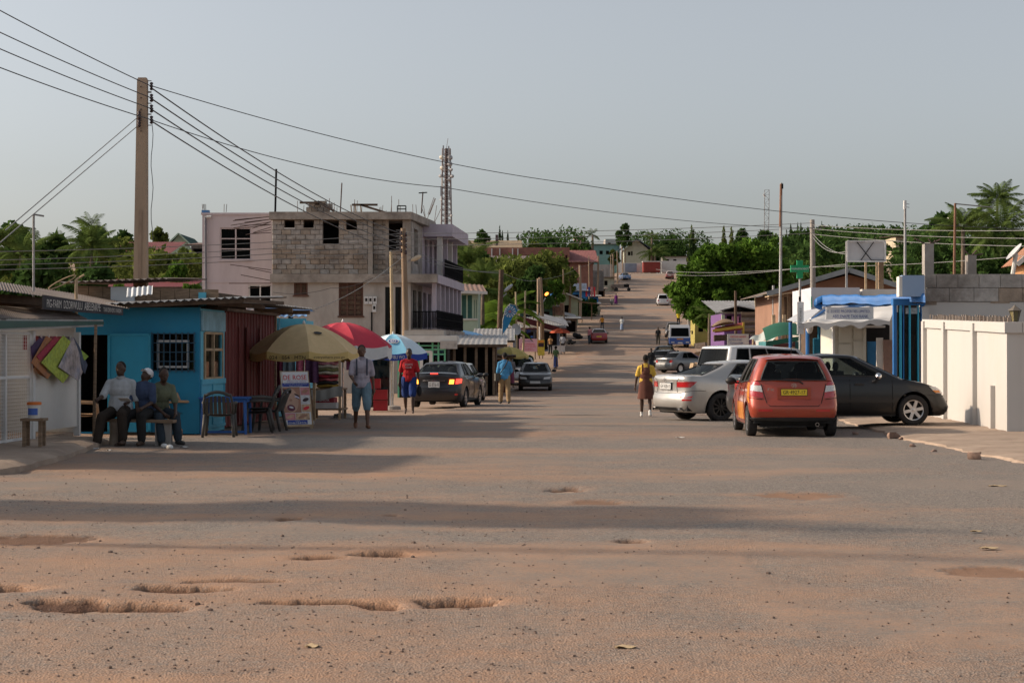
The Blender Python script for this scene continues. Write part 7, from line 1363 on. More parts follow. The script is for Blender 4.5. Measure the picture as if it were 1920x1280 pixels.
def left_row():
 dg = M('dark_green_boards', (.04,.085,.07), .85, .2, 2, .2, 20); mr = M('maroon_fascia', (.09,.025,.035), .8, .2, 2, .1, 20); lg = M('sage_wall', (.26,.31,.22), .9, .12, 1, .1, 20, dirt=.3); br = M('brick_brown_wall', (.20,.085,.062), .95, .22, 1.2, .3, 12, dirt=.4, dcol=(.12,.08,.065))
 # grey roofed lean-to with plank edge
 T = shack('lean_to', 'long grey roofed lean-to with dark open front beside the green shop', 'shed', 843, 930, None, 648, 76, 7, MWOODD, MZINC, .55, .5, -1, [(850,652,925,760)])
 for px in (852, 872, 893, 912, 926): b_ = PX(px,660,75.8); MB().box(b_.x-.06,b_.x+.06,75.7,75.8,gz(76),b_.z+.3).build('post', MWOOD, T)
 T = shack('timber_kiosk', 'red brown timber kiosk in the row behind the blue shirted man', 'kiosk', 868, 952, None, 668, 83, 4, M('red_brown_timber', (.13,.05,.03), .9, .25, 3, .3, 18), MIRON, .4, .4, -1, [(874,676,908,760),(914,676,946,700)])
 MB().bar(PX(862,655,82), PX(905,672,82), .5, .05).build('awning_board', MWOOD, T); MB().bar(PX(905,668,82), PX(960,676,82), .5, .05).build('awning_board', MWOODL, T)
 p = PX(892, 680, 79); T = thing('notice_board', 'white notice board propped before the timber kiosk', 'sign', (p.x, 79, gz(79))); px_box(MB(), 881, 666, 900, 700, 79, 0, .04).build('panel', MWHITE, T); px_box(MB(), 883, 669, 898, 680, 79, -.012, -.002).build('print_block', MATS['poster_pale'], T); px_box(MB(), 883, 684, 898, 697, 79, -.012, -.002).build('print_block', MATS['poster_pale'], T); [MB().bar(PX(x,700,79), Vector((PX(x,700,79).x,79.2,gz(79))), .05).build('leg', MWOOD, T) for x in (882, 899)]
 # low roof with blue tarpaulin
 T = shack('tarp_roof_shed', 'low shed with a blue tarpaulin on its pale roof', 'shed', 905, 945, None, 640, 95, 6, MPLAST, MZINC, .8, .6); MB().slab(PX(868,627,94), PX(935,641,94), PX(940,633,99), PX(868,620,99), .04).build('tarpaulin', M('blue_tarpaulin', (.04,.15,.34), .5, .2, 4, .2, 12), T)
 # feather flag
 b_ = PX(942, 700, 97); b_.z = gz(97); T = thing('feather_flag', 'blue feather flag with white sunburst on a bent pole', 'flag', b_); pl = [(941,672),(941,640),(943,600),(948,580),(956,570),(966,572),(972,580)]; MB().tube([b_]+[PX(x,y,97) for x,y in pl], .025, 6).build('pole', MZINC, T)
 out_ = [(940,630),(944,596),(948,581),(955,571),(964,572),(971,582),(960,596),(953,612)]; MB().add([PX(x,y,97) for x,y in out_]+[PX(x,y,97.02) for x,y in out_], [tuple(range(8)), tuple(range(15,7,-1))]+[(i,(i+1)%8,(i+1)%8+8,i+8) for i in range(8)]).build('banner', M('flag_blue', (.03,.20,.42), .8, .1, 2, .1, 20), T)
 c = PX(956, 584, 96.96)
 for k in range(12): a_ = k*math.pi/6; d = Vector((math.cos(a_),0,math.sin(a_))); n_ = Vector((-d.z,0,d.x)); MB().add([c+d*.10, c+d*.33+n_*.055, c+d*.33-n_*.055], [(0,1,2)]).build('sunburst_ray', MATS['poster_white'], T)
 MB().add([c+Vector((.09*math.cos(t),-.004,.09*math.sin(t))) for t in np.linspace(0,2*math.pi,14,endpoint=False)], [tuple(range(14))]).build('sunburst_disc', MATS['poster_pink'], T)
 p = PX(966,618,118); b_ = Vector((p.x,118.4,gz(118))); T = thing('satellite_dish', 'large pale satellite dish near the feather flag', 'satellite dish', b_); MB().lathe([(.02,.0),(.16,.02),(.30,.07),(.40,.13)], 20, Matrix.Translation(p) @ Matrix.Rotation(R(75), 4, 'X') @ Matrix.Rotation(R(35), 4, 'Y'), False).build('reflector', M('dish_grey', (.40,.40,.41), .6), T, True); MB().tube([b_, p+Vector((0,.2,0))], .05, 6).build('mount', MZINC, T)
 # maroon fascia shop and awning
 T = shack('maroon_fascia_shop', 'long low shop with maroon fascia and grey sheet roof', 'shop', 962, 1050, None, 616, 157, 10, M('dim_blue_wall', (.10,.13,.20), .9, .3, 1.5, .1, 15), MZINC, 1.3, .6, -1, [(968,622,1000,660),(1004,622,1044,655)], mr)
 MB().slab(PX(960,588,155), PX(1052,614,155), PX(1052,624,155), PX(960,600,155), .1).build('fascia', mr, T); MB().slab(PX(955,580,149), PX(1066,612,149), PX(1060,600,159), PX(955,572,159), .05).build('roof_panel', MZINC, T); MB().slab(PX(960,604,154.5), PX(1035,622,154.5), PX(1035,618,157), PX(960,598,157), .04).build('awning', MWHITE, T)
 rnd = random.Random(3)
 for k in range(9): px = rnd.uniform(968, 1000); py = rnd.uniform(615, 645); px_box(MB(), px, py, px+rnd.uniform(2, 6), py+rnd.uniform(3, 9), 156.6, -.15, .0).build('hung_goods', [MATS['poster_white'], MATS['poster_blue'], MATS['poster_pale'], M('bright_blue_goods', (.03,.10,.40))][k % 4], T)
 def board(name, lb, x0, y0, x1, y1, Y, mat, lines, ink):
  a = PX(x0,y1,Y); b = PX(x1,y0,Y); T = thing(name, lb, 'sign', ((a.x+b.x)/2, Y, gz(Y))); MB().box(a.x,b.x,Y,Y+.06,a.z,b.z).build('panel', mat, T); [MB().box(x-.04,x+.04,Y+.06,Y+.14,gz(Y)-.1,b.z-.1).build('post', MWOOD, T) for x in (a.x+.15, b.x-.15)]
  for (s_, fy, fw, fh, mt) in lines: text(s_, ((a.x+b.x)/2, Y-.004, lerp(b.z, a.z, fy)), (1,0,0), (0,0,1), (b.x-a.x)*fw, (b.z-a.z)*fh, mt, T, depth=.012)
  return T, a, b
 pk = M('pink_hoarding', (.62,.30,.36), .7, .08, 2, 0); rd = MATS['poster_red']; bi = MATS['poster_blue']
 board('pink_billboard', 'pink billboard with blue and red lettering by the thin poles', 973, 635, 1007, 659, 142, pk, [('NEW MUSTER', .17, .55, .12, bi), ('HAIR DRESSING', .42, .75, .12, rd), ('& BEAUTY SALON', .60, .85, .11, rd), ('WIGS BRAIDS', .78, .5, .07, rd), ('CALL US NOW', .90, .7, .06, rd)], rd)
 T, a, b = board('yellow_poster', 'tall yellow poster board with dark picture', 1008, 637, 1021, 666, 143, M('yellow_poster_print', (.50,.40,.05), .7, .2, 5, 0), [], rd); MB().box(a.x+.05,b.x-.05,142.985,142.997,lerp(a.z,b.z,.55),lerp(a.z,b.z,.80)).build('picture', MATS['poster_dark'], T); MB().box(a.x+.05,b.x-.05,142.985,142.997,lerp(a.z,b.z,.82),lerp(a.z,b.z,.97)).build('heading', M('orange_print', (.6,.2,.03)), T)
 board('rusty_hoarding', 'rust stained square signboard above the roofs', 1034, 568, 1056, 591, 172, M('rusted_sign', (.24,.12,.08), .9, .5, 3, .1, 20, dirt=.7, dcol=(.40,.30,.22), dscale=2), [], rd)
 # stall under the red parasol
 p = G(1050, 664); T = thing('parasol_stall', 'small white stall table under the orange red parasol', 'stall', p); MB().cbox(p+Vector((-.3,.9,.75)), (1.6,.8,.06)).build('table_top', MSTEELW, T); [MB().cbox(p+Vector((x,.9,.36)), (.06,.06,.72)).build('leg', MWOOD, T) for x in (-1.0, .4)]; MB().cbox(p+Vector((-.3,.5,.45)), (1.5,.03,.5)).build('cloth_front', MSTEELW, T)
 T = shack('green_plank_shop', 'dark green plank shop with brown roof above the maroon one', 'shop', 975, 1036, None, 576, 170, 6, dg, M('brown_roof_sheet', (.16,.10,.08), .8, .3, 2, .1), .8, .7, -1, [(982,584,1030,610)])
 T = shack('gable_hut', 'sage green hut with white gable edges by the street poles', 'hut', 1036, 1084, None, 562, 205, 6, lg, MZINC, .8, .5, 0, [(1058,572,1068,600)]); MB().slab(PX(1048,588,196), PX(1082,596,196), PX(1078,590,200), PX(1048,583,200), .05).build('awning', MZINC, T)
 T = shack('blue_stall_shop', 'low blue shop with white lettered fascia halfway up the hill', 'shop', 1034, 1102, None, 546, 248, 6, M('strong_blue_wall', (.02,.13,.38), .8, .15, 1, .1), MZINC, .5, .5, -1, [(1050,552,1085,570)]); px_box(MB(), 1034, 531, 1100, 545, 247.2, 0, .1).build('fascia_board', M('pale_blue_fascia', (.30,.38,.50), .8, .3, 2, 0), T); [px_box(MB(), 1098+k*5, 538, 1101+k*5, 556, 248, -.1, .0).build('hung_goods', [MATS['poster_red'], MATS['poster_blue'], MATS['poster_pink']][k % 3], T) for k in range(4)]
 T = shack('cream_kiosk', 'cream kiosk with a small window and flat brown roof', 'kiosk', 1129, 1151, None, 520, 298, 3, M('cream_wall', (.40,.37,.27), .9, .1, 1, .1, 20, dirt=.3), M('brown_roof_sheet', (.16,.10,.08), .8, .3, 2, .1), .2, .5, -1, [(1133,526,1139,535)])
 # long walls and houses of the hillside
 def long_wall(name, lb, x0, y0, x1, y1, Y, mat, D=.3, yb=None, cat='wall'): o = px_box(MB(), x0, y0, x1, y1, Y, 0, D).build(name, mat); tag(o, lb, cat); return base(o)
 long_wall('compound_wall', 'brownish block compound wall behind the blue stall', 1015, 507, 1132, 545, 275, MCONC); long_wall('compound_wall', 'upper grey compound wall near the crest', 1080, 496, 1150, 522, 310, MPLAST)
 T = shack('brick_hall', 'long red brick hall without roof on the hillside', 'building', 898, 1068, None, 464, 262, 14, br, None, 0, 0, -1, [(985,478,1020,487),(1060,478,1064,487)])
 for px in (922, 937, 961, 971): px_box(MB(), px-1, 466, px+1, 490, 261.6, 0, .3).build('pilaster', MWHITE, T)
 T = shack('lower_brick_house', 'brick house with grey roof below the long brick hall', 'house', 905, 985, None, 496, 226, 8, br, M('mauve_grey_roof', (.13,.10,.10), .85, .25, 1, .1), 1.6, .8, -1, [(930,500,965,512)]); T = shack('brick_bungalow', 'brick bungalow with dark doorway beside the round tree', 'house', 968, 1022, None, 494, 221, 8, br, M('pale_brown_roof', (.15,.115,.09), .85, .25, 1, .1), .8, .8, -1, [(983,498,1003,520)])
 T = shack('red_roof_house', 'house with dull red roof right of the round tree', 'house', 1066, 1112, None, 492, 262, 9, br, M('dull_red_roof', (.18,.065,.06), .85, .2, 1, .1), 2.4, .8, -1)
 T = shack('tan_roof_house', 'wide house with tan ribbed roof and chimney on the left skyline', 'house', 850, 966, None, 466, 290, 14, M('dull_brick_wall', (.19,.12,.10), .9, .2, 1, .2), M('tan_ribbed_roof', (.20,.145,.088), .8, .15, 1, .1), 2.3, 1.2, -1); px_box(MB(), 929, 440, 934, 460, 289, 0, .6).build('chimney', M('sooty_brick', (.09,.06,.06), .9), T); [px_box(MB(), 893+5*k, 467, 897+5*k, 474, 289.9, -.05, .02).build('window', MATS['poster_pale'], T) for k in range(2)]
 T = shack('pink_tower_house', 'tall pink block house on the skyline', 'house', 1078, 1098, None, 442, 388, 8, M('skyline_pink', (.42,.22,.22), .9, .1, 1, 0), None, 0, 0, -1, [(1082,452,1085,458),(1091,452,1094,458)])
 T = shack('teal_block', 'long teal apartment block under the palm crown', 'building', 1100, 1160, None, 458, 378, 9, M('teal_wall', (.10,.20,.20), .9, .15, .6, 0), M('teal_roof', (.05,.14,.17), .8), .3, .5, -1, [(1112+12*k,470,1118+12*k,477) for k in range(4)]); T = shack('grey_flat_house', 'grey flat roofed house left of the leafy tree', 'house', 1135, 1162, None, 448, 384, 8, MPLAST, None, 0, 0, -1, [(1140,455,1145,460)])
 T = shack('slate_roof_house', 'pale house with pointed dark blue roof at the road end', 'house', 1170, 1216, None, 468, 374, 9, M('sage_cream_wall', (.33,.34,.27), .9, .1, 1, 0), M('slate_blue_roof', (.05,.065,.105), .7, .15, 1, 0), 2.3, 1.0, 0, [(1177,472,1182,479),(1183,471,1186,479)], M('slate_barge', (.05,.06,.09)))
 # end wall of the road
 Y = 364
 long_wall('boundary_wall', 'white boundary wall with blue grey gate at the end of the road', 1158, 493, 1206, 511, Y, MWHITE); long_wall('boundary_wall', 'white boundary wall right of the red container', 1240, 489, 1300, 511, Y, MWHITE); long_wall('metal_gate', 'blue grey double gate at the end of the road', 1172, 494, 1194, 510, Y-.4, M('grey_blue_gate', (.14,.18,.24), .7, .2, 1, 0), .1, None, 'gate')
 T = thing('red_container', 'red shipping container across the end of the road', 'container', PX(1222,509,Y-3)); px_box(MB(), 1206, 491, 1238, 510, Y-3, 0, 2.4).build('shell', M('container_red', (.21,.035,.028), .7, .15, 1, .1), T); px_box(MB(), 1205, 489.5, 1239, 491, Y-3, -.1, 2.5).build('roof_edge', MWHITE, T); [px_box(MB(), 1208+3*k, 492, 1209+3*k, 509, Y-3, -.06, -.001).build('rib', MATS['container_red'], T) for k in range(10)]
 T = shack('white_annex', 'white annex with dark windows above the boundary wall', 'house', 1242, 1300, None, 481, Y+6, 6, MWHITE, MZINC, .3, .5, -1, [(1248,486,1254,489),(1262,486,1268,489)])
 # roadside clutter on the left verge
 for (px, py, w_, h_, col, lb) in ((1112,577,9,14,'pink_goods','pink stack of goods on the left verge'),(1096,575,8,12,'pale_goods','pale stack of goods by the blue stall'),(1148,565,5,14,'grey_goods','grey drum stack near the person in purple'),(1083,628,16,14,'black_goods','black heap of tyres on the verge'),(1072,640,14,10,'charcoal_goods','charcoal heap behind the red parasol')):
  q = G(px, py+h_/2); s_ = q.y/FPX; mb = MB(); rnd = random.Random(px)
  for k in range(6): mb.ell(q+Vector((rnd.uniform(-.5,.5)*w_*s_, rnd.uniform(0,.6), h_*s_*rnd.uniform(.2,.7))), (w_*s_*.3, .4, h_*s_*.28), None, 10, 6)
  o = mb.build('goods_heap', M(col, {'pink_goods':(.40,.12,.16),'pale_goods':(.32,.30,.32),'grey_goods':(.14,.14,.13),'black_goods':(.015,.015,.016),'charcoal_goods':(.04,.037,.035)}[col], .9, .3, 3, .2, 10), None, True); tag(o, lb, 'goods'); base(o)
 for k, (x0, x1, yb, yt, mt, lb) in enumerate(((1036,1062,634,606,MWOODD,'dark plank stall with rusty roof uphill of the red parasol'),(1058,1082,622,598,MIRON,'rusty sheet stall below the sage hut'),(1084,1104,592,572,MWOOD,'small brown stall in front of the clipped hedge'),(1102,1122,572,556,MATS['strong_blue_wall'],'small blue stall on the verge below the cream kiosk'),(1118,1134,556,542,MWOODD,'dark low stall next to the cream kiosk'))): q = G((x0+x1)/2, yb); shack('verge_stall', lb, 'stall', x0, x1, None, yt, q.y, 2.5, mt, [MIRON, MZINC][k % 2], .35, .5, -1, [(x0+3, yt+4, x1-3, yb)])
 def bench_rail():
  q = G(1080, 600); T = thing('roadside_shelter', 'open timber shelter frame on the left verge', 'shelter', q)
  for dx in (0, 2.0): MB().box(q.x+dx-.06, q.x+dx+.06, q.y-.06, q.y+.06, q.z, q.z+2.2).build('post', MWOOD, T)
  MB().bar(q+Vector((-1.5,0,2.5)), q+Vector((2.6,0,2.1)), 1.6, .08).build('roof_board', MWOOD, T)
 bench_rail()
 q = G(1165, 546); T = thing('motor_tricycle', 'cargo tricycle parked beside the cream kiosk', 'tricycle', q); MB().cbox(q+Vector((-.7,0,.9)), (2.2,1.2,.5)).build('cargo_tray', MIRON, T); MB().cbox(q+Vector((.9,0,.95)), (.9,.5,.5)).build('engine_body', MIRONB, T); [MB().lathe([(.32,-.06),(.32,.06)], 12, Matrix.Translation(q+Vector((x,y,.32))) @ Matrix.Rotation(R(90),4,'X')).build('wheel', RUB, T) for x, y in ((1.3,0),(-.9,.5),(-.9,-.5))]; MB().tube([q+Vector((1.2,0,.4)), q+Vector((1.0,0,1.3)), q+Vector((.9,.3,1.35))], .04, 6).build('handlebar', MIRONB, T)
left_row()
# ------------------------------------------------------------ right side of the street
MWALLW = M('limewashed_wall', (.43,.41,.385), .9, .05, .9, .18, 14, dirt=.40, dcol=(.37,.33,.28), dscale=.9, stretch=(1,1,.35)); MBLUE = M('strong_blue_frame', (.015,.10,.30), .6, .12, 3, .05, 30)
def white_wall():
 c = Vector((9.28, 32.0, .07)); m = F(c); T = thing('white_wall', 'white panelled boundary wall with pilasters at the right edge', 'wall', c); h0, h1 = 2.06, 2.30; L_ = 9.7
 def top(y): return lerp(h0, h1, y/L_)
 mb = MB(); ys = [0, .9, 2.3, 4.6, 7.6, L_]
 def side(u, v): y = L_*u; return m @ Vector((0, y, lerp(-.2, top(y), v)))
 mb.grid(side, 30, 6); mb.grid(lambda u, v: m @ Vector((.22, L_*u, lerp(-.2, top(L_*u), v))), 30, 6); mb.grid(lambda u, v: m @ Vector((.22*v, L_*u, top(L_*u))), 30, 1); mb.build('long_panel', MWALLW, T)
 MB().box(.23, 12, .0, .22, -.2, h0, m).build('end_panel', MWALLW, T); MB().box(-.002, .229, -.004, .2, -.2, h0+.001, m).build('corner_pier', MWALLW, T)
 for (y, w_) in ((2.95, .26), (6.45, .28), (9.3, .3)): mb = MB(); mb.box(-.09, -.003, y, y+w_, -.2, top(y)-.04, m); mb.build('pilaster', MWALLW, T)
 mb = MB(); mb.add([m @ Vector(p) for p in ((-.05,-.05,h0-.20),(-.05,L_,h1-.20),(-.05,L_,h1),(-.05,-.05,h0),(.27,-.05,h0-.2),(.27,L_,h1-.2),(.27,L_,h1),(.27,-.05,h0))], [(0,1,2,3),(7,6,5,4),(3,2,6,7),(0,3,7,4),(1,5,6,2),(0,4,5,1)]); fix_normals(mb.build('coping', MWALLW, T)); MB().box(.28, 12, -.05, .27, h0-.2, h0, m).build('coping', MWALLW, T)
 MB().box(-.09, -.004, 1.1, 1.3, -.1, .85, m).build('stub_post', MWALLW, T)
 mb = MB()
 for k in range(70): y = .3+k*.13; z = top(y); mb.box(.08+.05*(k % 3), .10+.05*(k % 3), y, y+.07, z-.01, z+.09+.05*((k*7) % 4)/4, m)
 for k in range(70): x = .5+k*.12; mb.box(x, x+.07, .08+.04*(k % 3), .10+.04*(k % 3), h0-.01, h0+.09+.05*((k*5) % 4)/4, m)
 tag(mb.build('spike_row', MIRON, T), kind='stuff')
 # lantern
 p = PX(1903, 602, 36.0); L2 = thing('wall_lantern', 'weathered metal lantern on top of the white wall', 'lantern', p); MB().lathe([(.07,0),(.115,.22)], 6, Matrix.Translation(p)).build('glass_body', M('dim_lantern_glass', (.16,.13,.06), .4), L2); MB().lathe([(.16,.22),(.04,.31),(.012,.34)], 6, Matrix.Translation(p)).build('cap', M('lantern_metal', (.10,.085,.07), .7), L2); MB().lathe([(.04,-.08),(.08,.0)], 6, Matrix.Translation(p)).build('foot', MATS['lantern_metal'], L2)
 [MB().bar(p+Vector((.07*math.cos(a),.07*math.sin(a),0)), p+Vector((.12*math.cos(a),.12*math.sin(a),.22)), .014).build('glazing_bar', MATS['lantern_metal'], L2) for a in np.arange(6)*math.pi/3]
 # kerb stones and litter
 for k, (px, py, r) in enumerate(((1828,862,.13),(1672,822,.12),(1690,824,.05),(1604,815,.06),(1712,838,.06),(1750,848,.05))): o = rock(G(px, py), r, MSTONE, k).build('loose_stone', MSTONE, None, True, 60); tag(o, ['largest reddish block lying at the kerb','reddish stone at the kerb right of the taxi','pebble beside the kerb stone','small stone below the taxi bumper','small stone on the broken kerb','flat stone along the broken kerb'][k], 'stone', 'stones along the kerb'); base(o)
white_wall()
def block_house():
 Y = 43.0; T = thing('block_parapet_house', 'white house with grey block parapet behind the panelled wall', 'house', PX(1830, 640, Y)); X = lambda x: PX(x, 600, Y).x; Z = lambda y: PX(0, y, Y).z
 MB().box(X(1733), X(1990), Y, Y+.25, 0, Z(566)).build('front_wall', MWALLW, T); MB().box(X(1733), X(1733)+.25, Y+.25, Y+1.0, 0, Z(566)).build('side_wall', MWALLW, T); MB().box(X(1728), X(1740), Y-.12, Y-.003, 0, Z(575)).build('rough_pier', MATS['limewashed_wall'], T); MB().box(X(1733)+.1, X(1990), Y+.05, Y+.2, Z(566), Z(514)).build('parapet_core', MORTAR, T)
 rnd = random.Random(5)
 for r, (ya, yb) in enumerate(((565,540),(539,514))):
  x = 1734-(18 if r else 0)
  while x < 1985:
   w_ = 46 if r == 0 else 40; a = max(1734, x); b = x+w_-.8; mb = MB(); mb.box(X(a), X(b), Y-.02-rnd.uniform(0,.02), Y+.1, Z(ya), Z(yb)); mb.build('block', MBLOCK[0 if r else 2] if rnd.random() < .7 else MBLOCK[3], T); x += w_
 for k, (x, y, w_, h_) in enumerate(((1745,567,22,9),(1875,566,36,5))): px_box(MB(), x-w_/2, y-h_/2, x+w_/2, y+h_/2, Y, -.012, -.002).build('exposed_patch', MBLOCK[2], T)
 px_box(MB(), 1692, 516, 1734, 556, Y-.4, 0, .3).build('blue_parapet_panel', M('pale_blue_panel', (.20,.28,.42), .8, .06, 1, .05), T); px_box(MB(), 1686, 518, 1692, 556, Y-.4, 0, .3).build('panel_edge', MWHITE, T)
 for (x0, x1, y0) in ((1734,1751,457),(1815,1831,478)): px_box(MB(), x0, y0, x1, 514, Y+2.5, 0, .3).build('roof_column', MCONC, T)
 for k in range(10): b_ = PX((1736,1739,1743,1747,1750,1818,1822,1826,1829,1745)[k], 458 if k < 5 or k == 9 else 479, Y+2.6); MB().tube([b_, b_+Vector((rnd.uniform(-.25,.3),0,rnd.uniform(.0,.15)))], .02, 4).build('rebar', REBAR, T)
 p = PX(1905, 475, Y+3); D = thing('roof_dish', 'pale satellite dish tilted at the right edge above the parapet', 'satellite dish', Vector((p.x+.1, Y+3, Z(514)))); MB().lathe([(.02,0),(.15,.015),(.24,.05),(.29,.08)], 20, Matrix.Translation(p) @ Matrix.Rotation(R(-48), 4, 'Y'), False).build('reflector', MATS['dish_grey'], D, True); MB().tube([PX(1899,514,Y+3), p], .06, 8).build('mount', MWHITE, D)
 q = shack('orange_gable', 'corner of an orange gabled roof at the right edge', 'house', 1922, 1990, None, 496, 62, 1.2, M('orange_brick', (.38,.18,.08), .9, .2, 1, .1), M('terracotta_roof', (.26,.12,.07), .8, .2, 1, .1), .9, .4, 0)
block_house()
def taxi_rank():
 # blue framed glass shop along the street between the wall and the canopy
 Y = 43.0; X = lambda x, Y=Y: PX(x, 600, Y).x; Z = lambda y, Y=Y: PX(0, y, Y).z; T = thing('blue_glass_shop', 'narrow shopfront with bright blue frames beside the white wall', 'shop', PX(1705, 720, Y)); tq = M('turquoise_pole', (.03,.32,.52), .5, .1, 3, 0)
 MB().box(X(1698), X(1732), Y+.8, Y+.9, 0, Z(560)).build('back_wall', MVOID, T); MB().box(X(1690), X(1732), Y+.05, Y+.8, 0, .1).build('floor', MVOID, T); px_box(MB(), 1682, 585, 1734, 730, Y, .1, .12).build('glass', MGLASS, T)
 for x, w_, mt in ((1678,6,MBLUE),(1689,2.2,tq),(1694,1.5,MBLUE),(1706,2,tq),(1722,1.5,tq),(1729,5,MBLUE)): px_box(MB(), x-w_/2, 570, x+w_/2, 735, Y, -.03, .09).build('frame_post', mt, T)
 px_box(MB(), 1674, 560, 1734, 572, Y, -.05, .2).build('frame_head', MBLUE, T); [px_box(MB(), 1698, 590+25*k, 1704, 604+25*k, Y, .15, .2).build('display_goods', [MATS['poster_white'], MATS['poster_tan'], MATS['poster_dark']][k % 3], T) for k in range(5)]
 px_box(MB(), 1700, 577, 1722, 588, Y, .07, .095).build('window_notice', MATS['poster_pale'], T)
 # container shop
 Y = 47.0; T = thing('cream_container_shop', 'cream panelled container kiosk with brown door board', 'kiosk', PX(1600, 700, Y)); cr = M('cream_panel_paint', (.52,.50,.42), .8, .05, 1.2, .05, 20, dirt=.25, dcol=(.36,.32,.26))
 px_box(MB(), 1566, 610, 1622, 735, Y, 0, 2.2).build('shell', cr, T); px_box(MB(), 1622.5, 605, 1668, 735, Y+1.0, 0, 1.5).build('inner_room', MVOID, T)
 for (x0,y0,x1,y1) in ((1572,614,1596,642),(1572,645,1596,690),(1600,614,1622,636),(1600,640,1622,690)): px_box(MB(), x0, y0, x1, y1, Y, -.04, -.002).build('panel', cr, T)
 px_box(MB(), 1561, 612, 1565, 735, Y, -.06, .1).build('corner_post', MSTEELW, T); px_box(MB(), 1618, 605, 1623, 735, Y, -.08, -.045).build('corner_post', cr, T); px_box(MB(), 1627, 640, 1646, 735, Y+.4, 0, .1).build('blue_door', M('blue_door_paint', (.03,.16,.36), .6), T); px_box(MB(), 1644, 633, 1656, 735, Y-.3, 0, .08).build('white_board', MWHITE, T); px_box(MB(), 1657, 637, 1676, 735, Y-.36, 0, .08).build('brown_board', M('brown_board', (.22,.13,.10), .8, .2, 3, .2), T); px_box(MB(), 1623, 610, 1660, 614, Y-.4, 0, .5).build('eave_beam', MSTEELW, T)
 # blue shutters
 Y = 50.0; T = thing('blue_shutter_stall', 'stall closed with corrugated bright blue doors', 'stall', PX(1544, 690, Y)); bs = M('corrugated_blue_paint', (.035,.24,.40), .55, .12, 2, .05, 20); a = PX(1525, 690, Y); b = PX(1563, 634, Y); mb = MB(); n = 19
 mb.grid(lambda u, v: Vector((lerp(a.x,b.x,u), Y+.03*math.sin(u*n*2*math.pi), lerp(0.0,b.z,v))), n*6, 1); mb.build('lower_door', bs, T); mb = MB(); a2 = PX(1536, 634, Y); b2 = PX(1564, 612, Y); mb.grid(lambda u, v: Vector((lerp(a2.x,b2.x,u), Y+.3+.03*math.sin(u*14*2*math.pi), lerp(a2.z-.3,b2.z,v))), 84, 1); mb.build('upper_door', bs, T)
 for x in (1525, 1544, 1563): px_box(MB(), x-1, 634, x+1, 740, Y, -.05, -.032).build('door_edge', bs, T)
 px_box(MB(), 1515, 606, 1562, 740, Y+.6, 0, 1.6).build('stall_body', MWOODD, T); px_box(MB(), 1512, 600, 1566, 607, Y-.1, 0, 1.2).build('header_board', MWOOD, T)
 # taxi rank canopy
 Y0, Y1 = 45.5, 51.0; T = thing('taxi_rank_canopy', 'sagging white cloth canopy with taxi rank signboard and blue posts', 'canopy', PX(1590, 720, 48)); wc = M('white_awning_cloth', (.52,.51,.49), .9, .06, 1, .12, 8, dirt=.35, dcol=(.38,.33,.28), dscale=.7);
 A, B, C, D = PX(1507,606,Y0), PX(1668,600,Y0), PX(1680,572,Y1), PX(1560,574,Y1)
 mb = MB(); mb.grid(lambda u, v: A.lerp(B,u).lerp(D.lerp(C,u),v)+Vector((0,0,-.10*math.sin(math.pi*u)*math.sin(math.pi*v)+.03*math.sin(u*17)*(1-v))), 30, 8); mb.build('awning_cloth', wc, T, True); mb = MB(); mb.grid(lambda u, v: A.lerp(B,u)+Vector((0,-.01,-.13*v+.03*math.sin(u*17)-.04*math.sin(u*31)*v)), 40, 3); mb.build('valance', wc, T, True)
 E, Fp = PX(1475,600,52), PX(1510,575,55); mb = MB(); mb.grid(lambda u, v: E.lerp(A,u).lerp(PX(1500,585,54).lerp(PX(1545,575,53),u),v), 8, 4); mb.build('grey_side_cloth', M('grey_awning_cloth', (.34,.36,.39), .9, .1, 1, .1, 8), T, True)
 sg = px_box(MB(), 1548, 576, 1637, 599, 46.2, -.06, -.02).build('signboard', M('signboard_white', (.58,.58,.58), .7, .05, 2, 0, dirt=.25, dcol=(.35,.33,.32)), T); bi = M('sign_blue_letters', (.02,.04,.20), .6, .1, 6, 0); c_ = PX(1592, 584, 46.14); text('E. ZOEEE PROPERTIES LIMITED,', c_, (1,0,0), (0,0,1), 1.16, .085, bi, T, depth=.004); c_ = PX(1595, 593, 46.14); text('ABELENKPE TAXI RANK.', c_, (1,0,0), (0,0,1), .98, .085, bi, T, depth=.004)
 for x, yt, Y in ((1482,604,52),(1514,606,46)): b_ = PX(x,700,Y); b_.z = gz(Y); MB().tube([b_, PX(x,yt,Y)], .05, 8).build('post', MBLUE, T)
 MB().tube([PX(1514,606,46), PX(1545,582,49), PX(1640,570,51)], .035, 6).build('rafter', MBLUE, T); MB().ell(PX(1518,612,45.9), (.10,.06,.20)).build('tied_bundle', wc, T, True)
 p = PX(1501, 600, 46.5); V = thing('vertical_sign', 'narrow white vertical signboard with small print', 'sign', Vector((p.x,46.5,gz(46.5)))); px_box(MB(), 1495, 566, 1507, 626, 46.5, 0, .05).build('panel', MSTEELW, V); px_box(MB(), 1498, 556, 1502, 565, 46.5, 0, .05).build('bracket', MIRONB, V); [px_box(MB(), 1497.5, y, 1504.5, y+4, 46.5, -.01, -.002).build('print_block', MATS['poster_pale'], V) for y in (604, 611)]; text('S ERVICES', PX(1501, 590, 46.49), (0,0,-1), (1,0,0), .36, .05, MATS['black_ink'], V, depth=.006); MB().tube([Vector((p.x,46.6,gz(46.5))), Vector((p.x,46.6,PX(0,560,46.5).z))], .03, 6).build('post', MZINC, V)
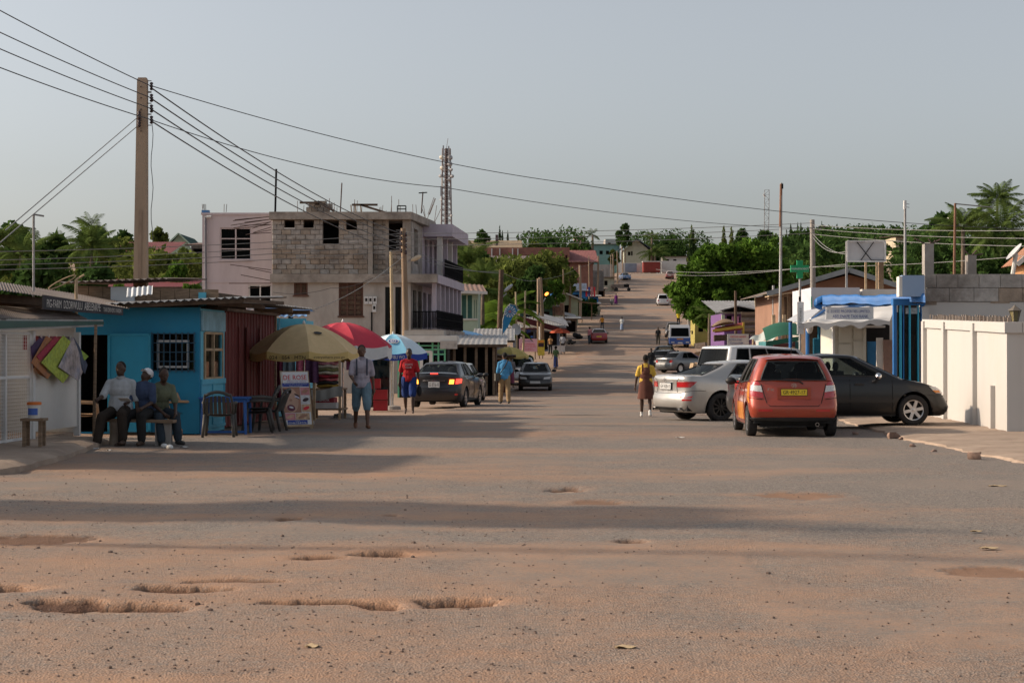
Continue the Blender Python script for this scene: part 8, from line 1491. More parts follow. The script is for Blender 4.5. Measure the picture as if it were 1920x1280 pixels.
 # blue tarpaulin roll
 Y = 44.0; T = thing('blue_tarpaulin', 'bright blue tarpaulin awning rolled over a beam', 'tarpaulin', PX(1635, 580, Y)); bt = M('bright_blue_tarp', (.012,.085,.27), .55, .15, 2, .25, 8); A, B = PX(1540,566,46.2), PX(1732,563,42.6)
 def roll(u, v): a = math.pi*1.25*v; r = .17+.012*math.sin(u*23)+.008*math.sin(u*51+v*5); c = A.lerp(B,u); return c+Vector((0, -math.cos(a)*r*1.0, math.sin(a)*r+.02*math.sin(u*9)))
 mb = MB(); mb.grid(roll, 60, 10); mb.build('cloth', bt, T, True); mb = MB(); mb.grid(lambda u, v: roll(u, 0)+Vector((0, .01-.02*v, -(.07+.02*math.sin(u*13)+.012*math.sin(u*37))*v)), 60, 3); mb.build('cloth_hem', bt, T, True); MB().bar(A+Vector((0,.05,-.02)), B+Vector((0,.05,-.02)), .08).build('beam', MWOODD, T); mb = MB(); mb.grid(lambda u, v: A+Vector((-.18*math.sin(math.pi*v)*1.0, -.15*math.cos(math.pi*u)*.9, .17*math.sin(math.pi*u)-.22*v)), 10, 4); mb.build('cloth_end', bt, T, True)
 # pharmacy block with green letters
 Y = 60.0; T = thing('pharmacy_block', 'white rooftop sign block with green letters above the canopy', 'building', PX(1560, 680, Y)); pg = M('pale_lavender_wall', (.44,.45,.50), .9, .05, .8, .05, 20); px_box(MB(), 1521, 539, 1612, 600, Y, 0, 4).build('front_panel', pg, T); a = PX(1521,0,Y).x; MB().add([Vector(p) for p in ((PX(1498,600,Y+4.5).x,Y+4.5,0),(a,Y,0),(a,Y,PX(0,540,Y).z),(PX(1498,544,Y+4.5).x,Y+4.5,PX(0,545,Y+4.5).z))], [(0,1,2,3)]).build('side_panel', MWHITE, T)
 px_box(MB(), 1521, 600, 1690, 720, Y+.3, 0, 4).build('shop_body', MPLAST, T); gl = M('green_letters', (.02,.22,.13), .6); [MB().slab(*[Vector((lerp(PX(1498,0,Y+4.5).x, a, t), lerp(Y+4.5, Y, t)-.04, z)) for t, z in ((t0,z0),(t0+.14,z0),(t0+.14,z0+.38),(t0,z0+.38))], .02).build('green_letter', gl, T) for k, (t0, z0) in enumerate(((.02,PX(0,563,Y).z-.1),(.30,PX(0,575,Y).z),(.50,PX(0,575,Y).z),(.70,PX(0,575,Y).z),(.86,PX(0,576,Y).z)))]
 px_box(MB(), 1617, 542, 1690, 600, Y+.5, 0, 3).build('white_parapet', MWHITE, T)
 # cross
 p = PX(1500, 505, 58); T = thing('pharmacy_cross', 'green pharmacy cross sign on a thin post', 'sign', Vector((p.x,58,gz(58)))); gc = M('green_cross_paint', (.01,.22,.08), .5, .08, 2, 0); px_box(MB(), 1483, 497, 1517, 510, 58, 0, .12).build('cross_bar', gc, T); px_box(MB(), 1494.5, 488, 1505.5, 496.9, 58, .001, .119).build('cross_arm', gc, T); px_box(MB(), 1494.5, 510.1, 1505.5, 521.5, 58, .001, .119).build('cross_arm', gc, T); text('PANSPHARMACHEMISTS', PX(1500, 504, 57.99), (1,0,0), (0,0,1), .58, .07, MATS['poster_white'], T, depth=.006); MB().tube([Vector((p.x,58.06,gz(58))), PX(1500,522,58.06)], .04, 6).build('post', MZINC, T)
 # billboard seen from behind
 Y = 62.0; p = PX(1624, 520, Y); T = thing('billboard', 'blank grey back of a billboard with crossed braces', 'billboard', Vector((p.x,Y,gz(Y)))); bb = M('billboard_sheet', (.43,.43,.44), .7, .05, 1, 0, dirt=.2); px_box(MB(), 1590, 453, 1659, 489, Y, 0, .04).build('sheet', bb, T)
 for (a, b) in (((1589,452),(1660,452)),((1589,490),(1660,490)),((1589,452),(1589,490)),((1660,452),(1660,490))): MB().bar(PX(*a,Y-.05), PX(*b,Y-.05), .05).build('frame_bar', MSTEELW, T)
 for (a, b) in (((1607,454),(1634,488)),((1638,454),(1614,488)),((1634,488),(1660,488)),((1605,453),(1622,453))): MB().bar(PX(*a,Y-.06), PX(*b,Y-.06), .028).build('brace', MIRONB, T)
 for x, y0 in ((1588,452),(1624,452),(1645,490)): q = PX(x, 560, Y); q.z = gz(Y); MB().bar(q+Vector((0,.08,0)), PX(x,y0,Y)+Vector((0,.08,0)), .07).build('leg', MWOODL if x != 1588 else MZINC, T)
 px_box(MB(), 1648, 488, 1657, 560, Y+.4, 0, .18).build('wooden_stanchion', MWOOD, T)
 # brown gabled house
 Y = 78.0; T = thing('brown_gable_house', 'brown walled house with long grey edged gable roof', 'house', PX(1590, 690, Y)); bw = M('brown_wall', (.23,.125,.085), .9, .15, 1, .15, 15); z = lambda y: PX(0,y,Y).z; x = lambda v: PX(v,0,Y).x
 MB().add([Vector((x(v),Y,zz)) for v, zz in ((1462,0),(1690,0),(1690,z(540)),(1592,z(515)),(1462,z(548)))]+[Vector((x(v),Y+8,zz)) for v, zz in ((1462,0),(1690,0),(1690,z(540)),(1592,z(515)),(1462,z(548)))], [(0,1,2,3,4),(9,8,7,6,5)]+[(i,(i+1)%5,(i+1)%5+5,i+5) for i in range(5)]).build('wall', bw, T)
 for (a, b) in (((1438,551),(1592,506)),((1592,506),(1700,541))): MB().bar(PX(*a,Y-.8), PX(*b,Y-.8), .06, .22).build('barge_board', M('grey_barge', (.20,.22,.23), .8), T); MB().slab(PX(*a,Y-.8), PX(*b,Y-.8), PX(*b,Y-.8)+Vector((0,9,0)), PX(*a,Y-.8)+Vector((0,9,0)), .04).build('roof_sheet', MIRON, T)
 # timber framed shack in front
 Y = 74.0; T = thing('timber_frame_shack', 'half built shack of upright timbers under a ragged board roof', 'shack', PX(1480, 680, Y)); rnd = random.Random(8)
 for k in range(11): v = 1466+k*3.4; q = PX(v,640,Y+rnd.uniform(0,1)); q.z = gz(Y); MB().bar(q, PX(v,552,q.y), .12, .08).build('upright', [MWOODL, MWOOD, MWOODD][k % 3], T)
 MB().bar(PX(1438,556,Y-.4), PX(1500,546,Y-.4), 1.2, .05).build('roof_board', MWOODL, T); MB().bar(PX(1440,560,Y-.5), PX(1478,554,Y-.5), .5, .05).build('roof_board', MWOOD, T); px_box(MB(), 1464, 553, 1502, 640, Y+1.2, 0, .1).build('inner_wall', MVOID, T)
 for v in (1450, 1470): px_box(MB(), v-2, 590, v+4, 660, Y-6, 0, .15).build('plank_upright', MWOODL, T)
taxi_rank()
def right_mid():
 # green stall with poster
 Y = 58.0; T = thing('green_stall', 'green stall with dark awning and food poster', 'stall', PX(1470, 690, Y)); dg = M('deep_green_cloth', (.012,.07,.045), .85, .15, 2, .1, 12); A, B = PX(1436,640,Y), PX(1500,630,Y); mb = MB(); mb.grid(lambda u, v: A.lerp(B,u)+Vector((0, .9*v, .45*math.sin(v*1.5)+.12*math.sin(u*3.1)-.0)), 14, 6); mb.grid(lambda u, v: A.lerp(B,u)+Vector((0,-.02,-.16*v)), 14, 2); mb.build('awning', dg, T, True)
 px_box(MB(), 1438, 640, 1502, 740, Y+1.0, 0, 2).build('stall_body', M('teal_stall_wall', (.03,.12,.13), .8, .2, 1, .1), T); po = px_box(MB(), 1450, 640, 1491, 664, Y+.6, 0, .05).build('poster', M('dark_food_poster', (.11,.035,.035), .7, .5, 5, 0), T); text('NOODLE SHOP', PX(1472, 642, Y+.59), (1,0,0), (0,0,1), .56, .055, MATS['poster_white'], T, depth=.006); px_box(MB(), 1451, 650, 1490, 663, Y+.6, -.01, -.002).build('picture', MATS['poster_tan'], T); [px_box(MB(), v, 640, v+2, 740, Y+.5, 0, .08).build('post', MBLUE if v > 1500 else dg, T) for v in (1438, 1497)]
 px_box(MB(), 1500, 640, 1512, 720, Y+.5, 0, .06).build('brown_door', MWOODD, T); px_box(MB(), 1508, 645, 1514, 690, Y+.3, 0, .05).build('small_poster', MATS['dark_food_poster'], T)
 # pale tarpaulin awnings
 pt = M('pale_green_tarp', (.36,.40,.37), .8, .2, 1.4, .25, 7, dirt=.5, dcol=(.2,.19,.16)); Y = 66.0; T = thing('tarp_awning', 'ragged pale tarpaulin awning sagging before the green stall', 'awning', PX(1440, 690, Y)); A, B, C, D = PX(1404,637,Y), PX(1455,633,Y-4), PX(1478,614,Y+1), PX(1436,617,Y+5); mb = MB(); mb.grid(lambda u, v: A.lerp(B,u).lerp(D.lerp(C,u),v)+Vector((0,0,.06*math.sin(u*13+v*7)-.12*math.sin(math.pi*u)*(1-v))), 20, 10); mb.build('tarpaulin', pt, T, True); mb = MB(); mb.grid(lambda u, v: PX(1417,638,Y-3).lerp(PX(1450,640,Y-4),u)+Vector((0,0,-.22*v*(1+.4*math.sin(u*19)))), 18, 3); mb.build('hanging_flap', pt, T, True); [MB().tube([Vector((PX(v,0,Y-2).x, Y-2, gz(Y))), PX(v,636,Y-2)], .04, 6).build('post', MWOODL, T) for v in (1412, 1450)]; px_box(MB(), 1412, 645, 1450, 720, Y+2, 0, 1).build('counter', MWOODD, T)
 # white notice sign
 Y = 80.0; T = thing('notice_sign', 'white notice board with handwritten lines above the white vehicle', 'sign', PX(1384, 690, Y)); px_box(MB(), 1364, 626, 1404, 648, Y, 0, .06).build('panel', M('notice_white', (.46,.47,.46), .8, .1, 2, 0, dirt=.35, dcol=(.3,.28,.25)), T); text('FORTUNE GARDENS', PX(1384,631,Y-.01), (1,0,0), (0,0,1), .75, .09, MATS['poster_red'], T, depth=.01); text('ELECTRICAL WORKS', PX(1379,637,Y-.01), (1,0,0), (0,0,1), .6, .08, bi_, T, depth=.01); text('Contact 0244', PX(1381,643,Y-.01), (1,0,0), (0,0,1), .6, .09, bi_, T, depth=.01); [MB().bar(Vector((PX(v,0,Y).x,Y+.1,gz(Y))), PX(v,626,Y+.1), .06).build('post', MIRONB, T) for v in (1364, 1404)]
 # upturned boat-like boards and junk
 Y = 92.0; T = thing('wooden_cart', 'wooden handcart with red and yellow boards', 'cart', PX(1365, 690, Y)); mb = MB(); mb.grid(lambda u, v: PX(1336,614,Y).lerp(PX(1378,606,Y),u)+Vector((0, .8*v, .35*math.sin(math.pi*(.15+.85*v))*math.sin(math.pi*(.1+.8*u)))), 14, 6); mb.build('curved_board', MWOOD, T, True); MB().bar(PX(1336,620,Y-.3), PX(1392,612,Y-.3), .08, .14).build('yellow_rail', M('yellow_board', (.48,.30,.04), .8), T); MB().slab(PX(1340,624,Y), PX(1394,618,Y), PX(1394,606,Y+.5), PX(1340,616,Y+.5), .06).build('red_board', M('dark_red_board', (.20,.04,.03), .8, .2, 2, .1), T); MB().bar(PX(1394,604,Y), PX(1394,626,Y), .09).build('yellow_post', MATS['yellow_board'], T); [MB().lathe([(.4,-.05),(.4,.05)], 14, Matrix.Translation(Vector((PX(v,0,Y).x,Y,gz(Y)+.4))) @ Matrix.Rotation(R(90),4,'X')).build('wheel', RUB, T) for v in (1345, 1388)]; MB().slab(PX(1338,640,Y), PX(1395,636,Y), PX(1395,626,Y), PX(1338,628,Y), .3).build('tray', MWOODD, T)
 # fence of planks
 Y = 100.0; T = thing('plank_fence', 'weathered horizontal plank fence before the purple house', 'fence', PX(1420, 690, Y)); [MB().bar(PX(1390,588+k*5,Y), PX(1452,586+k*5+(k % 2)*2,Y), .05, .16).build('plank', [MWOOD, MWOODD, MIRON][k % 3], T) for k in range(9)]; [MB().bar(Vector((PX(v,0,Y).x,Y+.1,gz(Y)-.1)), PX(v,584,Y+.1), .1).build('post', MWOODD, T) for v in (1392, 1420, 1450)]
 T = shack('purple_house', 'purple walled bungalow with pale zinc roof', 'house', 1358, 1446, None, 587, 118, 8, M('purple_wall', (.12,.06,.17), .9, .1, 1, .1, 20), MZINC, 1.1, .7, -1, [(1362,592,1372,606),(1384,595,1387,612)], MZINC); px_box(MB(), 1353, 590, 1359, 615, 117, 0, .2).build('pale_pillar', M('pale_green_pillar', (.40,.46,.34), .8), T); [px_box(MB(), v, 593, v+3.5, 606, 117.9, 0, .08).build('pink_shutter', M('pink_shutter', (.55,.22,.45), .8), T) for v in (1372, 1382)]
 MB().slab(PX(1350,583,116), PX(1384,574,116), PX(1386,572,124), PX(1350,577,124), .06).build('gable_sheet', MZINC, T); MB().slab(PX(1384,574,116), PX(1450,588,116), PX(1450,582,124), PX(1386,570,124), .06).build('gable_sheet', MZINC, T)
 px_box(MB(), 1420, 570, 1480, 640, 128, 0, .3); o = px_box(MB(), 1418, 570, 1485, 640, 128, 0, .3).build('grey_wall', MCONC); tag(o, 'grey block wall right of the purple house', 'wall'); base(o)
 T = shack('yellow_kiosk', 'yellow kiosk with a red painted fascia under the tree', 'kiosk', 1303, 1345, None, 594, 165, 4, M('yellow_green_wall', (.30,.25,.07), .9, .2, 1, .1), M('red_fascia_roof', (.28,.05,.04), .8, .2, 1, 0), .3, .4, -1, [(1309,600,1318,622),(1325,600,1334,622)], M('red_fascia', (.28,.035,.03), .8, .2, 2, 0)); px_box(MB(), 1307, 582, 1334, 593, 163.5, 0, .1).build('red_signboard', MATS['red_fascia'], T); px_box(MB(), 1327, 577, 1334, 592, 163, 0, .1).build('yellow_box', MATS['yellow_board'], T); px_box(MB(), 1322, 594, 1332, 612, 162, 0, .1).build('blue_panel', M('mid_blue_panel', (.03,.12,.24), .8), T)
 b_ = G(1292, 612); o = MB().tube([b_, b_+Vector((0,0,2.6))], .22, 8).build('grey_post', MCONC); tag(o, 'short grey concrete post under the edge of the big tree', 'post'); base(o)
 rnd = random.Random(21); mats = [MWOOD, MWOODL, MIRON, MATS['poster_white'], MATS['grey_goods'], MATS['yellow_board'], MATS['dark_red_board'], MZINC, MWOODD]
 labs = ['tan','pale','rusty','white','grey','yellow','dark red','zinc','dark']
 for k in range(18):
  px = rnd.uniform(1300, 1362); py = rnd.uniform(612, 650); q = G(px, py); q = Vector((px/1-960, 0, 0))*(1/FPX)*1.0; Yq = lerp(150, 96, (py-612)/38); p = PX(px, py, Yq); p.z = gz(Yq)+rnd.uniform(.1,.9); sz = rnd.uniform(.25,.7); mb = MB(); mb.cbox(p, (sz*rnd.uniform(.6,1.8), sz, sz*rnd.uniform(.4,1.0)), Matrix.Rotation(rnd.uniform(-.5,.5),3,'Z') @ Matrix.Rotation(rnd.uniform(-.3,.3),3,'Y')); o = mb.build('scrap_piece', mats[k % 9]); tag(o, '%s scrap %s in the junk pile by the truck' % (labs[k % 9], 'board' if k > 8 else 'box'), 'scrap', 'junk piled beside the truck'); base(o)
 # upper right houses among the trees
 shack('cream_house', 'small cream house with maroon hipped roof in the trees', 'house', 1424, 1445, None, 519, 190, 6, M('cream_yellow_wall', (.48,.40,.24), .9, .05, 1, 0), M('maroon_roof', (.12,.035,.04), .8, .2, 1, 0), 1.1, .9, 0, [(1430,523,1434,529)], MATS['maroon_roof'])
 shack('blue_white_villa', 'pale blue villa with grey hipped roof among the trees', 'house', 1496, 1585, None, 452, 300, 12, M('pale_blue_villa_wall', (.36,.40,.46), .9, .06, 1, 0), M('grey_villa_roof', (.13,.14,.16), .8, .15, 1, 0), 2.8, 1.0, 0, [(1505,462,1512,472),(1530,462,1537,472),(1560,462,1567,472)], M('grey_barge', (.20,.22,.23), .8))
 shack('beige_block_house', 'beige unfinished block house above the billboard', 'house', 1680, 1742, None, 444, 170, 9, M('beige_block_wall', (.40,.33,.23), .9, .15, 1, .2, 10), MIRON, .5, .3, -1, [(1685,450,1689,462),(1695,450,1699,462),(1712,452,1720,464)])
 shack('white_far_house', 'tiny white house corner behind the palm', 'house', 1792, 1802, None, 400, 240, 6, MWHITE, MIRON, .4, .4)
bi_ = M('sign_blue_letters', (.02,.04,.20), .6, .1, 6, 0)
right_mid()
def offframe():
 # unseen things invented left of the frame to cast shadows across the junction
 shack('shadow_caster_shop', 'unseen shop added left of the mesh kiosk to cast shade on the road', 'shop', -560, -185, None, 430, 23.4, 3.6, MPLAST, MIRON, .3, .25)
 b_ = Vector((-10.5, 16.9, 0)); P = thing('shadow_caster_pole', 'unseen wooden pole with cross arm added to cast a shadow on the road', 'utility pole', b_); MB().tube([b_, b_+Vector((0,0,7.4))], [.16,.11], 10).build('shaft', MPOLE, P, True, 50); MB().bar(b_+Vector((0,-.7,6.9)), b_+Vector((0,.7,6.9)), .1).build('cross_arm', MPOLE, P)
 b_ = Vector((-11.5, 15.0, 0)); P = thing('shadow_caster_pole', 'second unseen wooden pole added to cast a shadow on the road', 'utility pole', b_); MB().tube([b_, b_+Vector((0,0,8.0))], [.12,.09], 10).build('shaft', MPOLE, P, True, 50)
offframe()
def litter():
 rnd = random.Random(2); pw = M('paper_white', (.6,.6,.58), .8); tn = M('dry_husk', (.36,.26,.15), .9)
 for (px, py, w_, d_, mt, lb) in ((1275,822,.16,.05,pw,'white scrap of paper on the road by the silver sedan'),(1172,1220,.11,.035,tn,'flattened tan leaf wrapper near the bottom of the road'),(585,1218,.07,.05,tn,'small tan stone on the near road'),(173,843,.25,.10,pw,'white paper plate by the kerb near the bench'),(205,846,.08,.05,pw,'white wrapper scrap by the bench'),(345,840,.15,.06,pw,'white wrapper right of the loose shoes'),(1853,1032,.14,.05,tn,'tan dry leaf at the right of the road'),(1830,1000,.10,.03,tn,'tan twig at the right of the road'),(1870,914,.2,.05,tn,'pale strip of bark near the right kerb')):
  q = G(px, py); mb = MB(); mb.grid(lambda u, v: q+Vector(((u-.5)*w_, (v-.5)*d_*1.6, .026+.006*math.sin(u*7+v*5))), 5, 3); mb.grid(lambda u, v: q+Vector(((u-.5)*w_, (v-.5)*d_*1.6, .022+.006*math.sin(u*7+v*5))), 5, 3); o = mb.build('litter', mt, None, True); tag(o, lb, 'litter', 'litter on the road'); base(o)
 # pebbles on the road: nobody could count them
 n = 1300; mb = MB(); P = []
 for k in range(n):
  py = rnd.uniform(880, 1278); px = rnd.uniform(0, 1920) if rnd.random() < .6 else rnd.uniform(0, 1000); q = G(px, py); P.append((q.x, q.y, rnd.uniform(.004, .011)*(1 if rnd.random() > .03 else 2)))
 X = np.array([p[0] for p in P]); Yv = np.array([p[1] for p in P]); z = road_height(X, Yv)[0]
 for (x, y, r), zz in zip(P, z): mb.ell((x, y, gz(y)+.010+zz+r*.25), (r, r*rnd.uniform(.7, 1.2), r*.7), Matrix.Rotation(rnd.random()*3, 3, 'Z'), 5, 3)
 o = mb.build('road_gravel', M('dark_gravel', (.14,.10,.08), .95, .4, 20, 0)); tag(o, 'loose gravel scattered over the near road', 'gravel', None, 'stuff')
litter()
# ------------------------------------------------------------ vegetation
def leaf_cloud(cl, n, size, seed, droop=.25, elong=1.6):
 """n leaf quads on the shells of ellipsoid clusters cl: (centre, radii)"""
 r = np.random.default_rng(seed); w = np.array([c[1][0]*c[1][1]+c[1][2]*c[1][0] for c in cl]); k = r.choice(len(cl), n, p=w/w.sum()); C = np.array([c[0] for c in cl])[k]; Rd = np.array([c[1] for c in cl])[k]
 d = r.normal(size=(n, 3)); d /= np.linalg.norm(d, axis=1)[:, None]; rad = r.uniform(.35, 1.12, n)**.55; P = C+d*Rd*rad[:, None]
 a = d*.9+r.normal(size=(n, 3))*.75; a[:, 2] -= droop; a /= np.linalg.norm(a, axis=1)[:, None]; t = np.cross(a, r.normal(size=(n, 3))); t /= np.linalg.norm(t, axis=1)[:, None]+1e-9
 s = size*r.uniform(.6, 1.4, n)[:, None]; A = a*s*elong*.5; B = t*s*.5; nrm = np.cross(a, t)*s*.12
 V = np.stack([P-A, P+B*.9+nrm, P+A, P-B*.9+nrm], 1).reshape(-1, 3); return V
def quads_mesh(name, V, mat):
 n = len(V)//4; me = bpy.data.meshes.new(name); me.vertices.add(len(V)); me.vertices.foreach_set('co', V.ravel().astype(np.float32)); me.loops.add(len(V)); me.loops.foreach_set('vertex_index', np.arange(len(V), dtype=np.int32)); me.polygons.add(n); me.polygons.foreach_set('loop_start', np.arange(0, len(V), 4, dtype=np.int32)); me.update(calc_edges=True); me.materials.append(mat); return me
BARK = M('tree_bark', (.10,.075,.055), .95, .3, 3, .5, 15); LG1 = leaf_mat('leaf_mango', (0.079,0.154,0.028)); LG2 = leaf_mat('leaf_dark', (0.046,0.090,0.028)); LG3 = leaf_mat('leaf_olive', (0.102,0.134,0.038)); LG4 = leaf_mat('leaf_cypress', (.030,.055,.022), .3, .15); LG5 = leaf_mat('leaf_palm', (0.079,0.122,0.038), .4, .3); LG6 = leaf_mat('leaf_bright', (.085,.150,.025), .4, .35); LHEDGE = leaf_mat('leaf_hedge', (.035,.085,.02), .3, .2)
def bushy_clusters(w, h, seed, n=26, z0=.15):
 r = random.Random(seed); out_ = []
 for k in range(n):
  a = r.random()*2*math.pi; q = math.sqrt(r.random()); zz = r.uniform(z0, 1.0); env = math.sqrt(max(.05, 1-((zz-.42)/.62)**2)); rr = w/2*env*q*.85; s = r.uniform(.16, .30)*w*.62
  out_.append(((rr*math.cos(a), rr*math.sin(a), h*zz-s*.3), (s, s, s*.75)))
 return out_
def tree(name, label, base_, w, h, mat, seed, n=5000, size=.4, group=None, trunk=.25, clusters=None, z0=.18, cat='tree'):
 T = thing(name, label, cat, base_, 0, group); cl = clusters or bushy_clusters(w, h, seed, z0=z0); me = quads_mesh('crown', leaf_cloud(cl, n, size, seed), mat); o = bpy.data.objects.new('crown', me); link(o); o.parent = T
 mb = MB(); r_ = random.Random(seed); mb.tube([(0,0,-.3), (.05*w,0,h*.2), (0,.03*w,h*.45)], [trunk, trunk*.75, trunk*.5], 8); tr = mb.build('trunk', BARK, T, True)
 for k in range(5): c = cl[(k*5) % len(cl)][0]; MB().tube([(0,.02*w,h*.28), (c[0]*.5, c[1]*.5, h*.28+(c[2]-h*.28)*.6), c], [trunk*.45, trunk*.3, trunk*.12], 6).build('limb', BARK, T, True)
 return T
VARI = {}
def far_tree(kind, label, px, pyb, pyt, Y, wpx=None, group='trees on the skyline'):
 """copy of a shared crown, scaled to reach row pyt from the ground"""
 if kind not in VARI:
  k = kind[:-1]; sd = ord(kind[-1])
  if k == 'round': cl = bushy_clusters(1.0, 1.0, sd, 22, .3); me = quads_mesh('crown', leaf_cloud(cl, 1500, .085, sd), LG2)
  elif k == 'olive': cl = bushy_clusters(1.0, 1.0, sd, 18, .35); me = quads_mesh('crown', leaf_cloud(cl, 1200, .085, sd), LG3)
  elif k == 'cone': cl = [((0.06*math.sin(i*2.1), .06*math.cos(i*2.1), .1+.9*i/14), (.34*(1-i/15.5)+.03, .34*(1-i/15.5)+.03, .08)) for i in range(15)]; me = quads_mesh('crown', leaf_cloud(cl, 1100, .075, sd, .6), LG3)
  elif k == 'column': cl = [((0.02*math.sin(i*2.1), .02*math.cos(i*2.1), .06+.92*i/12), ((.30 if i < 8 else .30*(13-i)/6)*.9, (.30 if i < 8 else .30*(13-i)/6)*.9, .09)) for i in range(13)]; me = quads_mesh('crown', leaf_cloud(cl, 900, .07, sd, .3), LG4)
  elif k == 'bush': cl = bushy_clusters(1.0, .9, sd, 18, .05); me = quads_mesh('crown', leaf_cloud(cl, 1300, .085, sd), LG1)
  tr = MB().tube([(0,0,-.05),(.02,.01,.3),(0,0,.6)], [.035,.028,.012], 6).mesh('trunk'); tr.materials.append(BARK); VARI[kind] = (me, tr)
 me, tr = VARI[kind]; b = PX(px, pyb or 700, Y); b.z = gz(Y)-.2 if pyb is None else b.z; t = PX(px, pyt, Y); h = t.z-b.z; w_ = (wpx*Y/FPX) if wpx else h*.8
 T = thing({'round':'broadleaf_tree','olive':'broadleaf_tree','cone':'conifer_tree','column':'cypress_tree','bush':'shrub'}[kind[:-1]], label, 'shrub' if kind[:-1] == 'bush' else 'tree', b, random.random()*6, group)
 for nm, m_ in (('crown', me), ('trunk', tr)):
  o = bpy.data.objects.new(nm, m_); link(o); o.parent = T; hc = min(h, (2.6 if kind[:-1] in ('cone', 'column') else 1.3)*w_*(1.6 if kind[:-1] == 'column' else 1)) if nm == 'crown' else h; o.scale = (w_, w_, hc); o.location.z = h-hc
 return T
# --- fronds
def frond_mesh(name, L, droop, mat, seed, nl=34, ll=.55, rad=.02):
 r = np.random.default_rng(seed); mb = MB(); pts = []
 for i in range(13): t = i/12; a = droop*t; pts.append(Vector((L*(t-.12*droop*t*t), 0, L*(.55*t-.62*droop*t*t))))
 mb.tube(pts, [rad*(1-.8*i/12) for i in range(13)], 5)
 for i in range(nl):
  t = .14+.86*i/nl; k = min(int(t*12), 11); p = pts[k].lerp(pts[k+1], t*12-k); tan = (pts[k+1]-pts[k]).normalized(); l = ll*L/3*(math.sin(math.pi*min(1, t*.92+.08))**.6)*r.uniform(.8, 1.15)
  for sg in (-1, 1):
   d = (tan*.55+Vector((0, sg*1.0, -.25-.35*r.random()))).normalized(); tip = p+d*l; tip.z -= l*.35; mid = p+d*l*.55; wv = tan*.028*L/3; mb.add([p-wv*.4, p+wv*.4, mid+wv, tip, mid-wv], [(0,1,2,4),(4,2,3)])
 me = mb.mesh(name); me.materials.append(mat); return me
FR = {}
def palm(label, base_, h, L, mat=None, n=20, seed=1, lean=(0,0), group=None, trunk=.16, up=(-.35, .95), hi=False):
 mat = mat or LG5; key = (mat.name, hi)
 if key not in FR: FR[key] = [frond_mesh('frond', 3.0, d, mat, i, 46 if hi else 26, .62) for i, d in enumerate((.75, .95, 1.2))]
 T = thing('palm_tree', label, 'palm', base_, 0, group); r = random.Random(seed); top = Vector((lean[0], lean[1], h)); MB().tube([(0,0,-.3), (lean[0]*.3, lean[1]*.3, h*.4), (lean[0]*.7, lean[1]*.7, h*.75), top], [trunk*1.3, trunk, trunk*.85, trunk*.7], 8).build('trunk', BARK, T, True)
 for k in range(n):
  o = bpy.data.objects.new('frond', FR[key][k % 3]); link(o); o.parent = T; o.location = top; el = lerp(up[0], up[1], ((k*7) % n)/n); o.rotation_euler = (r.uniform(-.3, .3), -el, k*2.399+r.uniform(-.2, .2)); s_ = L/3*r.uniform(.85, 1.1); o.scale = (s_, s_, s_)
 return T
def banana(label, base_, h, seed, group=None):
 T = thing('banana_plant', label, 'plant', base_, 0, group); r = random.Random(seed); MB().tube([(0,0,-.2),(0.05,0,h*.5)], [.16,.10], 8).build('stem', LG6, T, True)
 for k in range(9):
  a = k*2.4+r.random(); L = h*r.uniform(.55,.8); dr = r.uniform(.5, 1.3); w_ = .28*h/3
  def f(u, v):
   t = v; x = L*(t*.75); z = L*(.95*t-dr*.75*t*t); ww = w_*math.sin(math.pi*min(1, .06+t*.94))**.6*(u-.5)*2; z -= abs(ww)*.35; q = Vector((x, ww, z)); return Vector((q.x*math.cos(a)-q.y*math.sin(a), q.x*math.sin(a)+q.y*math.cos(a), q.z+h*.45))
  MB().grid(f, 4, 10).build('leaf', LG6, T, True)
 return T
